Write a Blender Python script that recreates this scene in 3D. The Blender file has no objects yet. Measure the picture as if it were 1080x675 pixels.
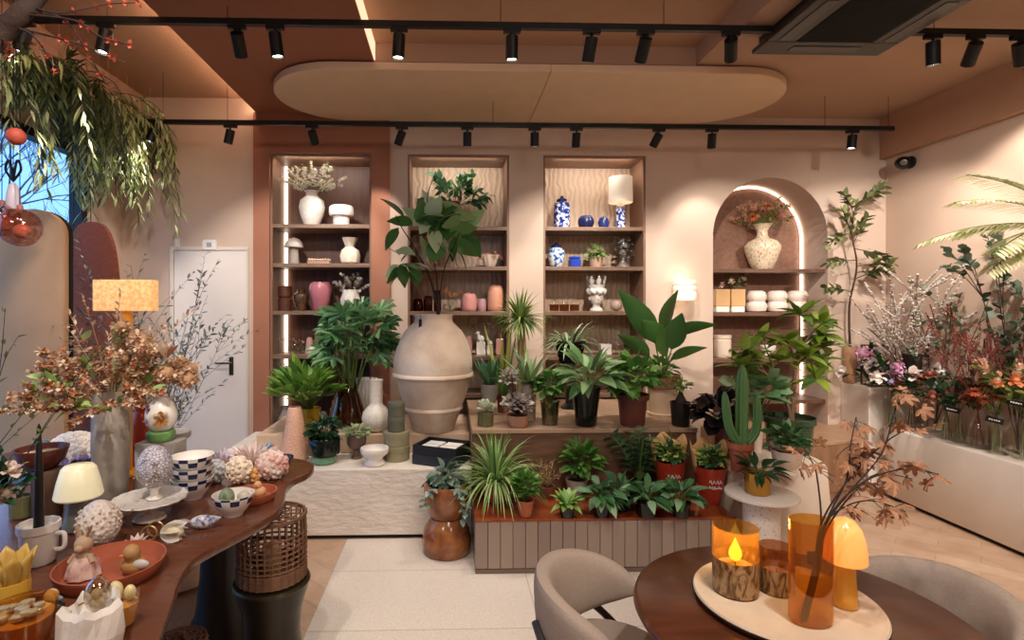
import bpy, bmesh, math, random
from mathutils import Vector, Matrix
R = math.radians
PI = math.pi
V3 = Vector
C = bpy.context.scene.collection
rnd = random.Random(7)
# ---------------------------------------------------------------- camera geometry (metres; Y into the room, Z up)
F, CX, CY, H, TH = 575.0, 491.0, 322.0, 1.59, R(1.6)
SN, CS = math.sin(TH), math.cos(TH)
def xat(px, Y):
    a = (px - CX) / F
    return Y * (SN + a * CS) / (CS - a * SN)
def mpp(px, Y):                       # metres per pixel at plane Y
    a = (px - CX) / F
    return Y / (CS - a * SN) / F
def at(px, py, Y):
    return V3((xat(px, Y), Y, H + (CY - py) * mpp(px, Y)))
def ground(px, py, z):
    t = F * (H - z) / (py - CY); a = (px - CX) / F
    return V3((t * (SN + a * CS), t * (CS - a * SN), z))
def stand(px, py, z, rpx=0):          # centre of a round base whose front shows at (px,py) on height z
    p = ground(px, py, z); s = mpp(px, p.y)
    p2 = V3((xat(px, p.y + rpx * s), p.y + rpx * s, z))
    return p2, mpp(px, p2.y)

cam = bpy.data.cameras.new('camera'); co = bpy.data.objects.new('camera', cam); C.objects.link(co)
co.location = (0, 0, H); co.rotation_euler = (PI / 2, 0, -TH)
cam.sensor_width = 36; cam.lens = 36 * F / 1080
cam.shift_x = (540 - CX) / 1080; cam.shift_y = -(337.5 - CY) / 1080
cam.clip_start = 0.02
bpy.context.scene.camera = co

# ---------------------------------------------------------------- materials
def lin(h):
    if not isinstance(h, str): return tuple(h)
    h = h.lstrip('#'); o = []
    for i in (0, 2, 4):
        c = int(h[i:i + 2], 16) / 255
        o.append(c / 12.92 if c <= .04045 else ((c + .055) / 1.055) ** 2.4)
    return tuple(o)
MATS = {}
class NT:
    def __init__(s, name):
        s.m = bpy.data.materials.new(name); s.m.use_nodes = True
        s.t = s.m.node_tree; s.t.nodes.clear()
        s.out = s.n('ShaderNodeOutputMaterial')
    def n(s, typ, **kw):
        x = s.t.nodes.new(typ)
        for k, v in kw.items():
            if k in x.bl_rna.properties: setattr(x, k, v)
            else: x.inputs[k.replace('_', ' ')].default_value = v
        return x
    def l(s, a, b): s.t.links.new(a, b)
    def principled(s, rough=.5, metal=0, **kw):
        b = s.n('ShaderNodeBsdfPrincipled'); b.inputs['Roughness'].default_value = rough; b.inputs['Metallic'].default_value = metal
        for k, v in kw.items(): b.inputs[k.replace('_', ' ')].default_value = v
        s.l(b.outputs[0], s.out.inputs[0]); return b
    def coord(s, scale=(1, 1, 1), rot=(0, 0, 0), kind='Object'):
        c = s.n('ShaderNodeTexCoord'); m = s.n('ShaderNodeMapping')
        m.inputs['Scale'].default_value = scale; m.inputs['Rotation'].default_value = rot
        s.l(c.outputs[kind], m.inputs[0]); return m.outputs[0]
    def ramp(s, fac, stops, interp='LINEAR'):
        r = s.n('ShaderNodeValToRGB'); e = r.color_ramp.elements; r.color_ramp.interpolation = interp
        while len(e) < len(stops): e.new(.5)
        for i, (p, c) in enumerate(stops):
            e[i].position = p; e[i].color = (*lin(c), 1)
        s.l(fac, r.inputs[0]); return r.outputs[0]
    def bump(s, b, h, strength=.3, dist=.01):
        x = s.n('ShaderNodeBump'); x.inputs['Strength'].default_value = strength; x.inputs['Distance'].default_value = dist
        s.l(h, x.inputs['Height']); s.l(x.outputs[0], b.inputs['Normal'])
def mul(c, k): return tuple(min(1, max(0, x * k)) for x in c)
def M(name, c, rough=.5, metal=0, var=.12, scale=6, bump=0, bscale=40, stretch=(1, 1, 1), **kw):
    if name in MATS: return MATS[name]
    c = lin(c); t = NT(name); b = t.principled(rough, metal, **kw)
    co_ = t.coord(stretch)
    n = t.n('ShaderNodeTexNoise', Scale=scale, Detail=4.0); t.l(co_, n.inputs['Vector'])
    t.l(t.ramp(n.outputs[0], [(.3, mul(c, 1 - var)), (.7, mul(c, 1 + var))]), b.inputs['Base Color'])
    if bump:
        n2 = t.n('ShaderNodeTexNoise', Scale=bscale, Detail=5.0); t.l(co_, n2.inputs['Vector'])
        t.bump(b, n2.outputs[0], bump)
    MATS[name] = t.m; return t.m
def leafmat(name, cols, rough=.42, trans=.25):
    if name in MATS: return MATS[name]
    t = NT(name); b = t.n('ShaderNodeBsdfPrincipled'); b.inputs['Roughness'].default_value = rough
    g = t.n('ShaderNodeNewGeometry'); k = len(cols) - 1
    col = t.ramp(g.outputs['Random Per Island'], [(i / max(k, 1), c) for i, c in enumerate(cols)])
    t.l(col, b.inputs['Base Color'])
    tr = t.n('ShaderNodeBsdfTranslucent'); t.l(col, tr.inputs[0])
    mx = t.n('ShaderNodeMixShader'); mx.inputs[0].default_value = trans
    t.l(b.outputs[0], mx.inputs[1]); t.l(tr.outputs[0], mx.inputs[2]); t.l(mx.outputs[0], t.out.inputs[0])
    MATS[name] = t.m; return t.m
def glass(name, c, refl=.12, tint=.5, rough=.03, milky=0, mc=None):
    """thin clear or tinted glass: light passes, the surface glints"""
    if name in MATS: return MATS[name]
    t = NT(name); tr = t.n('ShaderNodeBsdfTransparent'); tr.inputs[0].default_value = (*lin(c), 1)
    g = t.n('ShaderNodeBsdfGlossy'); g.inputs[0].default_value = (*(.3 + .7 * x for x in lin(c)), 1); g.inputs['Roughness'].default_value = rough
    lw = t.n('ShaderNodeLayerWeight'); lw.inputs[0].default_value = .25
    ma = t.n('ShaderNodeMath', operation='MULTIPLY_ADD'); t.l(lw.outputs['Facing'], ma.inputs[0]); ma.inputs[1].default_value = tint; ma.inputs[2].default_value = refl
    mx = t.n('ShaderNodeMixShader'); t.l(ma.outputs[0], mx.inputs[0]); t.l(tr.outputs[0], mx.inputs[1]); t.l(g.outputs[0], mx.inputs[2]); o = mx.outputs[0]
    if milky:
        tl = t.n('ShaderNodeBsdfTranslucent'); tl.inputs[0].default_value = (*lin(mc or c), 1); m2 = t.n('ShaderNodeMixShader'); m2.inputs[0].default_value = milky; t.l(o, m2.inputs[1]); t.l(tl.outputs[0], m2.inputs[2]); o = m2.outputs[0]
    t.l(o, t.out.inputs[0])
    MATS[name] = t.m; return t.m
def emit(name, c, s):
    if name in MATS: return MATS[name]
    t = NT(name); e = t.n('ShaderNodeEmission'); e.inputs[0].default_value = (*lin(c), 1); e.inputs[1].default_value = s
    t.l(e.outputs[0], t.out.inputs[0]); MATS[name] = t.m; return t.m
def glow(name, c, s, ec=None, rough=.4):
    if name in MATS: return MATS[name]
    t = NT(name); b = t.principled(rough); b.inputs['Base Color'].default_value = (*lin(c), 1)
    b.inputs['Emission Color'].default_value = (*lin(ec or c), 1); b.inputs['Emission Strength'].default_value = s
    MATS[name] = t.m; return t.m
def wood(name, c1, c2, rough=.35, scale=(3, 18, 18), bump=.05, coat=0):
    if name in MATS: return MATS[name]
    t = NT(name); b = t.principled(rough); b.inputs['Coat Weight'].default_value = coat; b.inputs['Coat Roughness'].default_value = .15
    v = t.coord(scale)
    n = t.n('ShaderNodeTexNoise', Scale=2.0, Detail=6.0, Distortion=.6); t.l(v, n.inputs['Vector'])
    t.l(t.ramp(n.outputs[0], [(.3, c1), (.7, c2)]), b.inputs['Base Color']); t.bump(b, n.outputs[0], bump)
    MATS[name] = t.m; return t.m
def spots(name, stops, scale=30, rough=.3, feature='F1', noise=False, stretch=(1, 1, 1), bump=0):
    """speckled, mottled or painted surface"""
    if name in MATS: return MATS[name]
    t = NT(name); b = t.principled(rough); v = t.coord(stretch)
    if noise: n = t.n('ShaderNodeTexNoise', Scale=float(scale), Detail=3.0); o = n.outputs[0]
    else: n = t.n('ShaderNodeTexVoronoi', Scale=float(scale), feature=feature); o = n.outputs['Distance']
    t.l(v, n.inputs['Vector']); t.l(t.ramp(o, stops), b.inputs['Base Color'])
    if bump: t.bump(b, o, bump)
    MATS[name] = t.m; return t.m

# ---------------------------------------------------------------- mesh builder
SH = {'ov': lambda t: math.sin(PI * min(1, t ** .75)) ** .9, 'lance': lambda t: math.sin(PI * t ** .85) ** 1.1,
      'strap': lambda t: (1 - t ** 2.2) * (.55 + .45 * min(1, t * 4)), 'round': lambda t: math.sqrt(max(0, 1 - (2 * t - 1) ** 2)),
      'petal': lambda t: math.sin(PI * min(1, .12 + .88 * t ** 1.3)) ** .7}
class MB:
    def __init__(s): s.v = []; s.f = []
    def add(s, vs, fs):
        k = len(s.v); s.v += [tuple(x) for x in vs]; s.f += [tuple(i + k for i in q) for q in fs]; return s
    def lathe(s, prof, c=(0, 0, 0), n=24, M4=None, wob=None, cap='bt'):
        vs, fs, k = [], [], len(prof)
        for j in range(n):
            a = 2 * PI * j / n
            for r, z in prof:
                w = wob(a, z) if wob else 1
                vs.append(V3((max(r, 1e-4) * w * math.cos(a), max(r, 1e-4) * w * math.sin(a), z)))
        for j in range(n):
            j2 = (j + 1) % n
            for i in range(k - 1): fs.append((j * k + i, j2 * k + i, j2 * k + i + 1, j * k + i + 1))
        if prof[0][0] > 1e-3 and 'b' in cap: fs.append(tuple(j * k for j in range(n - 1, -1, -1)))
        if prof[-1][0] > 1e-3 and 't' in cap: fs.append(tuple(j * k + k - 1 for j in range(n)))
        if M4: vs = [M4 @ v for v in vs]
        return s.add([V3(v) + V3(c) for v in vs], fs)
    def tube(s, pts, r, n=6, closed=False):
        pts = [V3(p) for p in pts]; k = len(pts); rs = r if isinstance(r, (list, tuple)) else [r] * k
        vs, fs = [], []; prev = None
        for i, p in enumerate(pts):
            if closed: d = pts[(i + 1) % k] - pts[i - 1]
            else: d = pts[min(i + 1, k - 1)] - pts[max(i - 1, 0)]
            if d.length < 1e-9: d = V3((0, 0, 1))
            d.normalize()
            if prev is None: u = d.orthogonal().normalized()
            else:
                u = prev - d * prev.dot(d)
                u = u.normalized() if u.length > 1e-6 else d.orthogonal().normalized()
            prev = u; w = d.cross(u)
            for j in range(n):
                a = 2 * PI * j / n; vs.append(p + (u * math.cos(a) + w * math.sin(a)) * rs[i])
        for i in range(k if closed else k - 1):
            i2 = (i + 1) % k
            for j in range(n): fs.append((i * n + j, i * n + (j + 1) % n, i2 * n + (j + 1) % n, i2 * n + j))
        if not closed: fs += [tuple(range(n - 1, -1, -1)), tuple((k - 1) * n + j for j in range(n))]
        return s.add(vs, fs)
    def box(s, lo, hi, M4=None):
        x0, y0, z0 = lo; x1, y1, z1 = hi
        vs = [V3((x, y, z)) for z in (z0, z1) for y in (y0, y1) for x in (x0, x1)]
        if M4: vs = [M4 @ v for v in vs]
        return s.add(vs, [(0, 2, 3, 1), (4, 5, 7, 6), (0, 1, 5, 4), (2, 6, 7, 3), (0, 4, 6, 2), (1, 3, 7, 5)])
    def prism(s, pts, z0, z1, bev=0):
        """extruded outline (x,y), counter-clockwise, with an optional chamfer"""
        n = len(pts); rings = []
        def inset(d):
            o = []
            for i in range(n):
                a, b, c = V3((*pts[i - 1], 0)), V3((*pts[i], 0)), V3((*pts[(i + 1) % n], 0))
                t = (c - a).normalized(); o.append((b.x - t.y * d, b.y + t.x * d))
            return o
        lay = [(0, z0), (0, z1)] if not bev else [(bev, z0), (bev * .3, z0 + bev * .3), (0, z0 + bev), (0, z1 - bev), (bev * .3, z1 - bev * .3), (bev, z1)]
        vs = []
        for d, z in lay: vs += [V3((x, y, z)) for x, y in (inset(d) if d else pts)]
        fs = []
        for k in range(len(lay) - 1):
            for i in range(n): fs.append((k * n + i, k * n + (i + 1) % n, (k + 1) * n + (i + 1) % n, (k + 1) * n + i))
        fs += [tuple(range(n - 1, -1, -1)), tuple((len(lay) - 1) * n + i for i in range(n))]
        return s.add(vs, fs)
    def ell(s, c, r, n=12, m=8, M4=None):
        r = (r, r, r) if not isinstance(r, (tuple, list)) else r
        c = V3(c); vs = []; fs = []
        for i in range(m + 1):
            a = PI * i / m
            for j in range(n):
                b = 2 * PI * j / n; v = V3((r[0] * math.sin(a) * math.cos(b), r[1] * math.sin(a) * math.sin(b), -r[2] * math.cos(a)))
                vs.append(c + (M4 @ v if M4 else v))
        for i in range(m):
            for j in range(n):
                q = (i * n + j, i * n + (j + 1) % n, (i + 1) * n + (j + 1) % n, (i + 1) * n + j)
                fs.append(q)
        return s.add(vs, fs)
    def leaf(s, p, d, L, W, droop=.3, fold=.15, shape='ov', n=4, roll=0):
        p = V3(p); d = V3(d).normalized(); up = V3((0, 0, 1))
        side = d.cross(up)
        side = side.normalized() if side.length > 1e-3 else V3((math.cos(roll * 7), math.sin(roll * 7), 0))
        if roll: side = Matrix.Rotation(roll, 3, d) @ side
        vs, fs = [], []; w = SH[shape]
        for i in range(n + 1):
            t = i / n; nn = side.cross(d).normalized(); h = W * .5 * (w(t) if 0 < i < n or shape == 'strap' else .06)
            vs += [p + side * h + nn * fold * h, p.copy(), p - side * h + nn * fold * h]
            if i < n:
                k = i * 3; fs += [(k, k + 1, k + 4, k + 3), (k + 1, k + 2, k + 5, k + 4)]
                p = p + d * (L / n); d = (d + V3((0, 0, -droop / n))).normalized()
        return s.add(vs, fs)
    def lobed(s, p, d, L, W, k=7, droop=.3, spread=115, roll=0):
        p = V3(p); d = V3(d).normalized(); up = V3((0, 0, 1)); side = d.cross(up)
        side = side.normalized() if side.length > 1e-3 else V3((1, 0, 0))
        if roll: side = Matrix.Rotation(roll, 3, d) @ side
        nrm = side.cross(d)
        # one joined blade: a fan whose rim runs in and out of the lobes
        rim = []; m = k * 4
        for i in range(m + 1):
            u = -1 + 2 * i / m; a = R(spread) * u
            lob = abs(math.cos(PI * k * (u + 1) / 2 + PI / 2)) ** .8
            r = L * (.46 + .54 * lob) * (1 - .35 * u * u)
            q = p + (d * math.cos(a) + side * math.sin(a)) * r
            q += V3((0, 0, -droop * r * r / L)) + nrm * (.12 * L * lob * (i % 2))
            rim.append(q)
        return s.add([p] + rim, [(0, i + 1, i + 2) for i in range(m)])
    def build(s, name, mat, parent=None, loc=None, smooth=True, rz=0):
        me = bpy.data.meshes.new(name); me.from_pydata(s.v, [], s.f); me.update()
        if smooth:
            me.polygons.foreach_set('use_smooth', [True] * len(me.polygons))
            try: me.set_sharp_from_angle(angle=R(42))
            except Exception: pass
        me.materials.append(mat)
        o = bpy.data.objects.new(name, me); C.objects.link(o)
        if parent: o.parent = parent
        if loc is not None: o.location = loc
        if rz: o.rotation_euler[2] = rz
        return o
def thing(name, label, cat, loc=(0, 0, 0), rz=0, group=None):
    o = bpy.data.objects.new(name, None); C.objects.link(o); o.location = loc; o.rotation_euler = (0, 0, rz)
    o.empty_display_size = .05
    return tag(o, label, cat, group)
def tag(o, label, cat, group=None, kind=None):
    if label: o['label'] = label
    if cat: o['category'] = cat
    if group: o['group'] = group
    if kind: o['kind'] = kind
    return o
def struct(mb, name, mat, parent=None, smooth=False, label=None):
    o = mb.build(name, mat, parent, smooth=smooth)
    if parent is None: o['kind'] = 'structure'
    if label: o['label'] = label
    return o
def dup(root, loc, rz=None, label=None):
    r = root.copy(); C.objects.link(r); r.location = loc
    if rz is not None: r.rotation_euler = (0, 0, rz)
    if label: r['label'] = label
    for ch in list(root.children):
        c = ch.copy(); C.objects.link(c); c.parent = r
        for g in list(ch.children):
            d = g.copy(); C.objects.link(d); d.parent = c
    return r
def pp(txt, s):                        # 'r,h r,h' in pixels -> metres
    return [(float(a) * s, float(b) * s) for a, b in (q.split(',') for q in txt.split())]
def shell(prof, t):
    inner = [(max(r - t, 0.0005), max(z, t)) for r, z in reversed(prof)]
    return prof + inner + [(0, t)]
def bevel(o, w=.004, seg=2):
    m = o.modifiers.new('bevel', 'BEVEL'); m.width = w; m.segments = seg; m.limit_method = 'ANGLE'; return o
def dirv(az, el): return V3((math.cos(az) * math.cos(el), math.sin(az) * math.cos(el), math.sin(el)))
def arc(p, d, L, droop, n=5, jit=0, rg=rnd):
    p = V3(p); d = V3(d).normalized(); o = [p.copy()]
    for i in range(n):
        d = (d + V3((rg.uniform(-jit, jit), rg.uniform(-jit, jit), -droop / n + rg.uniform(-jit, jit) * .5))).normalized()
        p = p + d * (L / n); o.append(p.copy())
    return o
def rounded(x0, y0, x1, y1, r, n=6):
    o = []
    for cx_, cy_, a0 in ((x1 - r, y0 + r, -90), (x1 - r, y1 - r, 0), (x0 + r, y1 - r, 90), (x0 + r, y0 + r, 180)):
        for i in range(n + 1):
            a = R(a0 + 90 * i / n); o.append((cx_ + r * math.cos(a), cy_ + r * math.sin(a)))
    return o
def circ(cx_, cy_, r, n=32): return [(cx_ + r * math.cos(2 * PI * i / n), cy_ + r * math.sin(2 * PI * i / n)) for i in range(n)]
def spline(pts, k=6, closed=True):
    n = len(pts); o = []
    for i in range(n if closed else n - 1):
        P = [V3(pts[(i + d) % n]) if closed else V3(pts[min(max(i + d, 0), n - 1)]) for d in (-1, 0, 1, 2)]
        for j in range(k):
            t = j / k
            o.append(.5 * ((2 * P[1]) + (P[2] - P[0]) * t + (2 * P[0] - 5 * P[1] + 4 * P[2] - P[3]) * t * t + (3 * P[1] - P[0] - 3 * P[2] + P[3]) * t ** 3))
    if not closed: o.append(V3(pts[-1]))
    return o
# ================================================================= the room
XL, XR, YB, YF, ZC, ZR = -2.9, 4.0, 4.9, -2.6, 3.3, 3.43
plaster = M('plaster', '#cbb3a1', .85, var=.05, scale=2.2, bump=.12, bscale=9)
plaster_r = M('plaster_side', '#c9ad98', .85, var=.05, scale=2.2, bump=.12, bscale=9)
rust = M('rust_paint', '#a2694f', .6, var=.05, scale=3)
ceilm = M('ceiling_paint', '#ae8b75', .8, var=.04, scale=2)
bandm = M('ceiling_rust', '#9a5f44', .7, var=.05, scale=2)
white = M('white_paint', '#e4ddd6', .5, var=.02)
blackm = M('black_metal', '#0d0c0b', .45, .3, var=.05)
# floor: tan stone laid in herringbone-like blocks
t = NT('floor_stone'); b = t.principled(.38); v = t.coord((1, 1, 1), (0, 0, R(45)))
br = t.n('ShaderNodeTexBrick', Scale=1.0, offset=.5); br.inputs['Brick Width'].default_value = .42; br.inputs['Row Height'].default_value = .14
br.inputs['Mortar Size'].default_value = .002; br.inputs['Color1'].default_value = (*lin('#d0b298'), 1); br.inputs['Color2'].default_value = (*lin('#c4a288'), 1); br.inputs['Mortar'].default_value = (*lin('#b39478'), 1)
t.l(v, br.inputs['Vector']); n = t.n('ShaderNodeTexNoise', Scale=5.0, Detail=6.0, Distortion=1.0); t.l(v, n.inputs['Vector'])
mx = t.n('ShaderNodeMixRGB', blend_type='MULTIPLY'); mx.inputs[0].default_value = .5
t.l(br.outputs[0], mx.inputs[1]); t.l(t.ramp(n.outputs[0], [(.3, '#c8b5a2'), (.7, '#ffffff')]), mx.inputs[2]); t.l(mx.outputs[0], b.inputs['Base Color'])
struct(MB().box((XL - .1, YF, -.1), (XR + .1, YB + .5, 0)), 'floor', t.m)
# pale tiled strip of floor running to the plinths
t = NT('floor_tile'); b = t.principled(.3); v = t.coord()
mp = v.node; mp.inputs['Location'].default_value = (.70, -2.67 + .6 * 5, 0)
br = t.n('ShaderNodeTexBrick', Scale=1.0, offset=0.0); br.inputs['Brick Width'].default_value = 1.143; br.inputs['Row Height'].default_value = .6
br.inputs['Mortar Size'].default_value = .003; br.inputs['Color1'].default_value = (*lin('#e0d4c8'), 1); br.inputs['Color2'].default_value = (*lin('#d9ccbf'), 1); br.inputs['Mortar'].default_value = (*lin('#b5a89b'), 1)
t.l(v, br.inputs['Vector']); n = t.n('ShaderNodeTexNoise', Scale=160.0); t.l(v, n.inputs['Vector'])
mx = t.n('ShaderNodeMixRGB', blend_type='MULTIPLY'); mx.inputs[0].default_value = .25
t.l(br.outputs[0], mx.inputs[1]); t.l(t.ramp(n.outputs[0], [(.35, '#a89888'), (.55, '#ffffff')]), mx.inputs[2]); t.l(mx.outputs[0], b.inputs['Base Color'])
struct(MB().box((-.70, YF + .02, .0005), (1.586, 3.72, .004)), 'floor_inlay_path', t.m)
# ---- back wall with its four recesses
def nz(px, py, Y=YB): return H + (CY - py) * mpp(px, Y)
N1 = (xat(285, YB), xat(392, YB)); N2 = (xat(430, YB), xat(537, YB)); N3 = (xat(573, YB), xat(681, YB)); NA = (xat(752, YB), xat(873, YB))
ZN = 2.945; ZB = .40
DB = YB + .36
w = MB()
def col(x0, x1, z0, z1): w.box((x0, YB, z0), (x1, DB + .06, z1))
col(XL - .1, N1[0], 0, 3.6); col(N1[1], N2[0], 0, 3.6); col(N2[1], N3[0], 0, 3.6); col(N3[1], NA[0], 0, 3.6); col(NA[1], XR + .1, 0, 3.6)
for a, b_ in (N1, N2, N3): col(a, b_, ZN, 3.6); col(a, b_, 0, ZB)
col(NA[0], NA[1], 0, .10)
ra = (NA[1] - NA[0]) / 2; xa = (NA[0] + NA[1]) / 2; zs = nz(812, 187) - ra
vs, fs = [], []
k = 28
for i in range(k + 1):
    a = PI - PI * i / k; x = xa + ra * math.cos(a); z = zs + ra * math.sin(a)
    for y in (YB, DB + .06): vs += [(x, y, z), (x, y, 3.6)]
for i in range(k):
    p, q = i * 4, i * 4 + 4
    fs += [(p, q, q + 1, p + 1), (p + 2, p + 3, q + 3, q + 2), (p, p + 2, q + 2, q), (p + 1, q + 1, q + 3, p + 3)]
w.add(vs, fs)
struct(w, 'wall_back', plaster)
# ---- other walls
w = MB(); WY0, WY1, WZ0, WZ1 = 1.0, 4.42, .25, 2.82
w.box((XL - .12, YF, 0), (XL, WY0, 3.6)).box((XL - .12, WY1, 0), (XL, YB, 3.6)).box((XL - .12, WY0, 0), (XL, WY1, WZ0)).box((XL - .12, WY0, WZ1), (XL, WY1, 3.6))
struct(w, 'wall_left', plaster)
struct(MB().box((XR, YF, 0), (XR + .12, YB, 3.6)), 'wall_right', plaster_r)
struct(MB().box((XL, YF - .12, 0), (XR, YF, 3.6)), 'wall_front', plaster)
struct(MB().box((XR - .06, YF, 2.93), (XR - .001, YB - .001, ZC)), 'trim_6', M('ceiling_side', '#b48a6c', .8, var=.04))
# ---- ceiling: raised trays on both sides of a rust band
XE, XD, XT, YT = xat(267, YB) + .03, -.534, 1.75, 3.84
w = MB(); w.box((XL, YF, ZR), (XR, YB, ZR + .15)); struct(w, 'ceiling', M('ceiling_tray', '#b48c70', .8, var=.04))
w = MB(); w.box((XD, YT, ZC), (XR, YB, ZR)).box((XT, YF, ZC), (XR, YT, ZR)); struct(w, 'ceiling_lowered', ceilm)
w = MB(); w.box((XE, YF, ZC), (XD, YB - .001, ZR)); struct(w, 'ceiling_band', bandm)
struct(MB().box((XL, YF, 3.14), (XL + .2, YB - .001, ZR)), 'trim_2', ceilm)
led = emit('led_warm', '#ffe6cc', 4.0)
o = MB().box((XD + .001, 1.2, 3.304), (XD + .009, YT - .01, 3.425)).build('ceiling_light_strip', emit('led_cove', '#f6c7a0', 1.5), smooth=False)
tag(o, 'warm light strip hidden along the lit edge of the middle ceiling tray', 'light strip')
o = MB().box((XE - .009, 1.2, 3.335), (XE - .001, YB - .02, 3.36)).build('ceiling_light_strip', emit('led_cove2', '#ffd4b2', 26.0), smooth=False)
tag(o, 'warm light strip along the edge of the ceiling tray by the window', 'light strip')
# rust panel framing the first recess
w = MB(); x0, x1 = xat(267, YB - .03), xat(411, YB - .03)
for a in ((x0, 0, N1[0], ZC), (N1[1], 0, x1, ZC), (N1[0], ZN, N1[1], ZC), (N1[0], 0, N1[1], ZB)): w.box((a[0], YB - .03, a[1]), (a[2], YB - .0005, a[3] - .001))
struct(w, 'trim_1', rust, label='rust coloured panel framing the shelves next to the door')
# ---- window, door
dark = M('window_frame', '#1c1715', .5, var=.05)
w = MB(); f = .06
w.box((XL - .09, WY1 - f, WZ0), (XL + .012, WY1, WZ1)).box((XL - .09, WY0, WZ0), (XL + .012, WY0 + f, WZ1)).box((XL - .09, WY0, WZ1 - f), (XL + .012, WY1, WZ1)).box((XL - .09, WY0, WZ0), (XL + .012, WY1, WZ0 + f)).box((XL - .08, 2.6, WZ0), (XL - .02, 2.66, WZ1))
wo = struct(w, 'window_1', dark, label='tall dark framed shop window with blue evening sky')
g = MB().box((XL - .055, WY0 + f, WZ0 + f), (XL - .047, WY1 - f, WZ1 - f)).build('window_pane', glass('window_glass', '#f4f8ff', .03, .2), wo, smooth=False)
dx0, dx1, dzt = xat(184, YB), xat(261, YB), nz(220, 264)
doorm = M('door_paint', '#ddd3cb', .55, var=.02)
d = struct(MB().box((dx0 + .005, YB - .012, .008), (dx1 - .005, YB - .0005, dzt - .005)), 'door_1', doorm, label='flush white door beside the rust panel')
w = MB().box((dx0 - .03, YB - .02, 0), (dx0, YB - .0005, dzt + .03)).box((dx1, YB - .02, 0), (dx1 + .012, YB - .0005, dzt + .03)).box((dx0, YB - .02, dzt), (dx1, YB - .0005, dzt + .03))
w.build('door_frame', M('door_trim', '#d8cbbf', .6, var=.02), d, smooth=False)
p = at(244, 386, YB - .015)
hm = M('steel', '#4b4744', .35, .8)
h_ = MB().box((p.x - .018, YB - .02, p.z - .08), (p.x + .018, YB - .0125, p.z + .08)).build('handle_plate', hm, d, smooth=False)
MB().tube([(p.x, YB - .02, p.z + .03), (p.x, YB - .055, p.z + .03), (p.x - .012, YB - .06, p.z + .03), (p.x - .12, YB - .06, p.z + .028)], .009, 8).build('door_handle', hm, d)
# switch and thermostat
p = at(187.5, 258, YB); o = thing('light_switch', 'small white rocker switch on the pale wall beside the door', 'switch', p)
bevel(MB().box((-.022, -.012, -.05), (.022, -.001, .05)).build('switch_plate', white, o, smooth=False)); bevel(MB().box((-.012, -.018, -.028), (.012, -.0122, .028)).build('rocker', white, o, smooth=False), .002)
p = at(222, 258.5, YB); o = thing('thermostat', 'white wall thermostat above the door top', 'thermostat', p)
bevel(MB().prism([(x, z) for x, z in rounded(-.062, -.045, .062, .045, .02)], .001, .028).build('thermostat_body', white, o), .004).rotation_euler[0] = PI / 2
MB().prism(rounded(-.022, -.02, .022, .02, .006), .0285, .031).build('display', M('display_grey', '#9a9c9e', .3), o).rotation_euler[0] = PI / 2
# security camera on the side wall
p = ground(955, 172, 2.76); p = V3((XR, 4.62, 2.83)); o = thing('security_camera', 'black dome security camera on the wall near the ceiling corner', 'camera', p)
MB().lathe([(.05, 0), (.055, .012), (.05, .03), (.03, .04)], n=20, M4=Matrix.Rotation(-PI / 2, 4, 'Y')).build('mount', blackm, o)
MB().ell((-.075, 0, -.005), (.062, .062, .055), 18, 12).build('housing', M('black_gloss', '#0b0b0c', .15, var=.02), o)
MB().lathe([(.024, 0), (.026, .02), (.018, .024)], n=16, M4=Matrix.Translation((-.11, -.045, -.01)) @ Matrix.Rotation(R(115), 4, 'X') @ Matrix.Rotation(R(-35), 4, 'Y')).build('lens', M('lens_grey', '#77706a', .1, .4), o)
# wall sconce
p = at(717, 306, YB); s = mpp(717, YB); o = thing('wall_sconce', 'small white ribbed up and down light on the wall between recesses', 'wall lamp', p)
MB().box((-.03, -.03, -.05), (.03, -.001, .05)).build('back_plate', white, o, smooth=False)
MB().lathe([(11 * s, -11 * s), (11.4 * s, -10 * s), (11.4 * s, -3 * s), (10.6 * s, -2 * s), (11.4 * s, -1 * s), (11.4 * s, 3 * s), (10.6 * s, 4 * s), (11.4 * s, 5 * s), (11.4 * s, 9 * s), (11 * s, 10 * s)], (0, -.1, 0), 24).build('lamp_shade', glow('sconce_glass', '#efe2d2', .35, '#ffe6c8'), o)
for dz in (.115, -.115):
    L = bpy.data.lights.new('sconce_light', 'POINT'); L.energy = .4; L.color = (1, .8, .6); L.shadow_soft_size = .03
    q = bpy.data.objects.new('sconce_light', L); C.objects.link(q); q.location = p + V3((0, -.1, dz))
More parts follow.
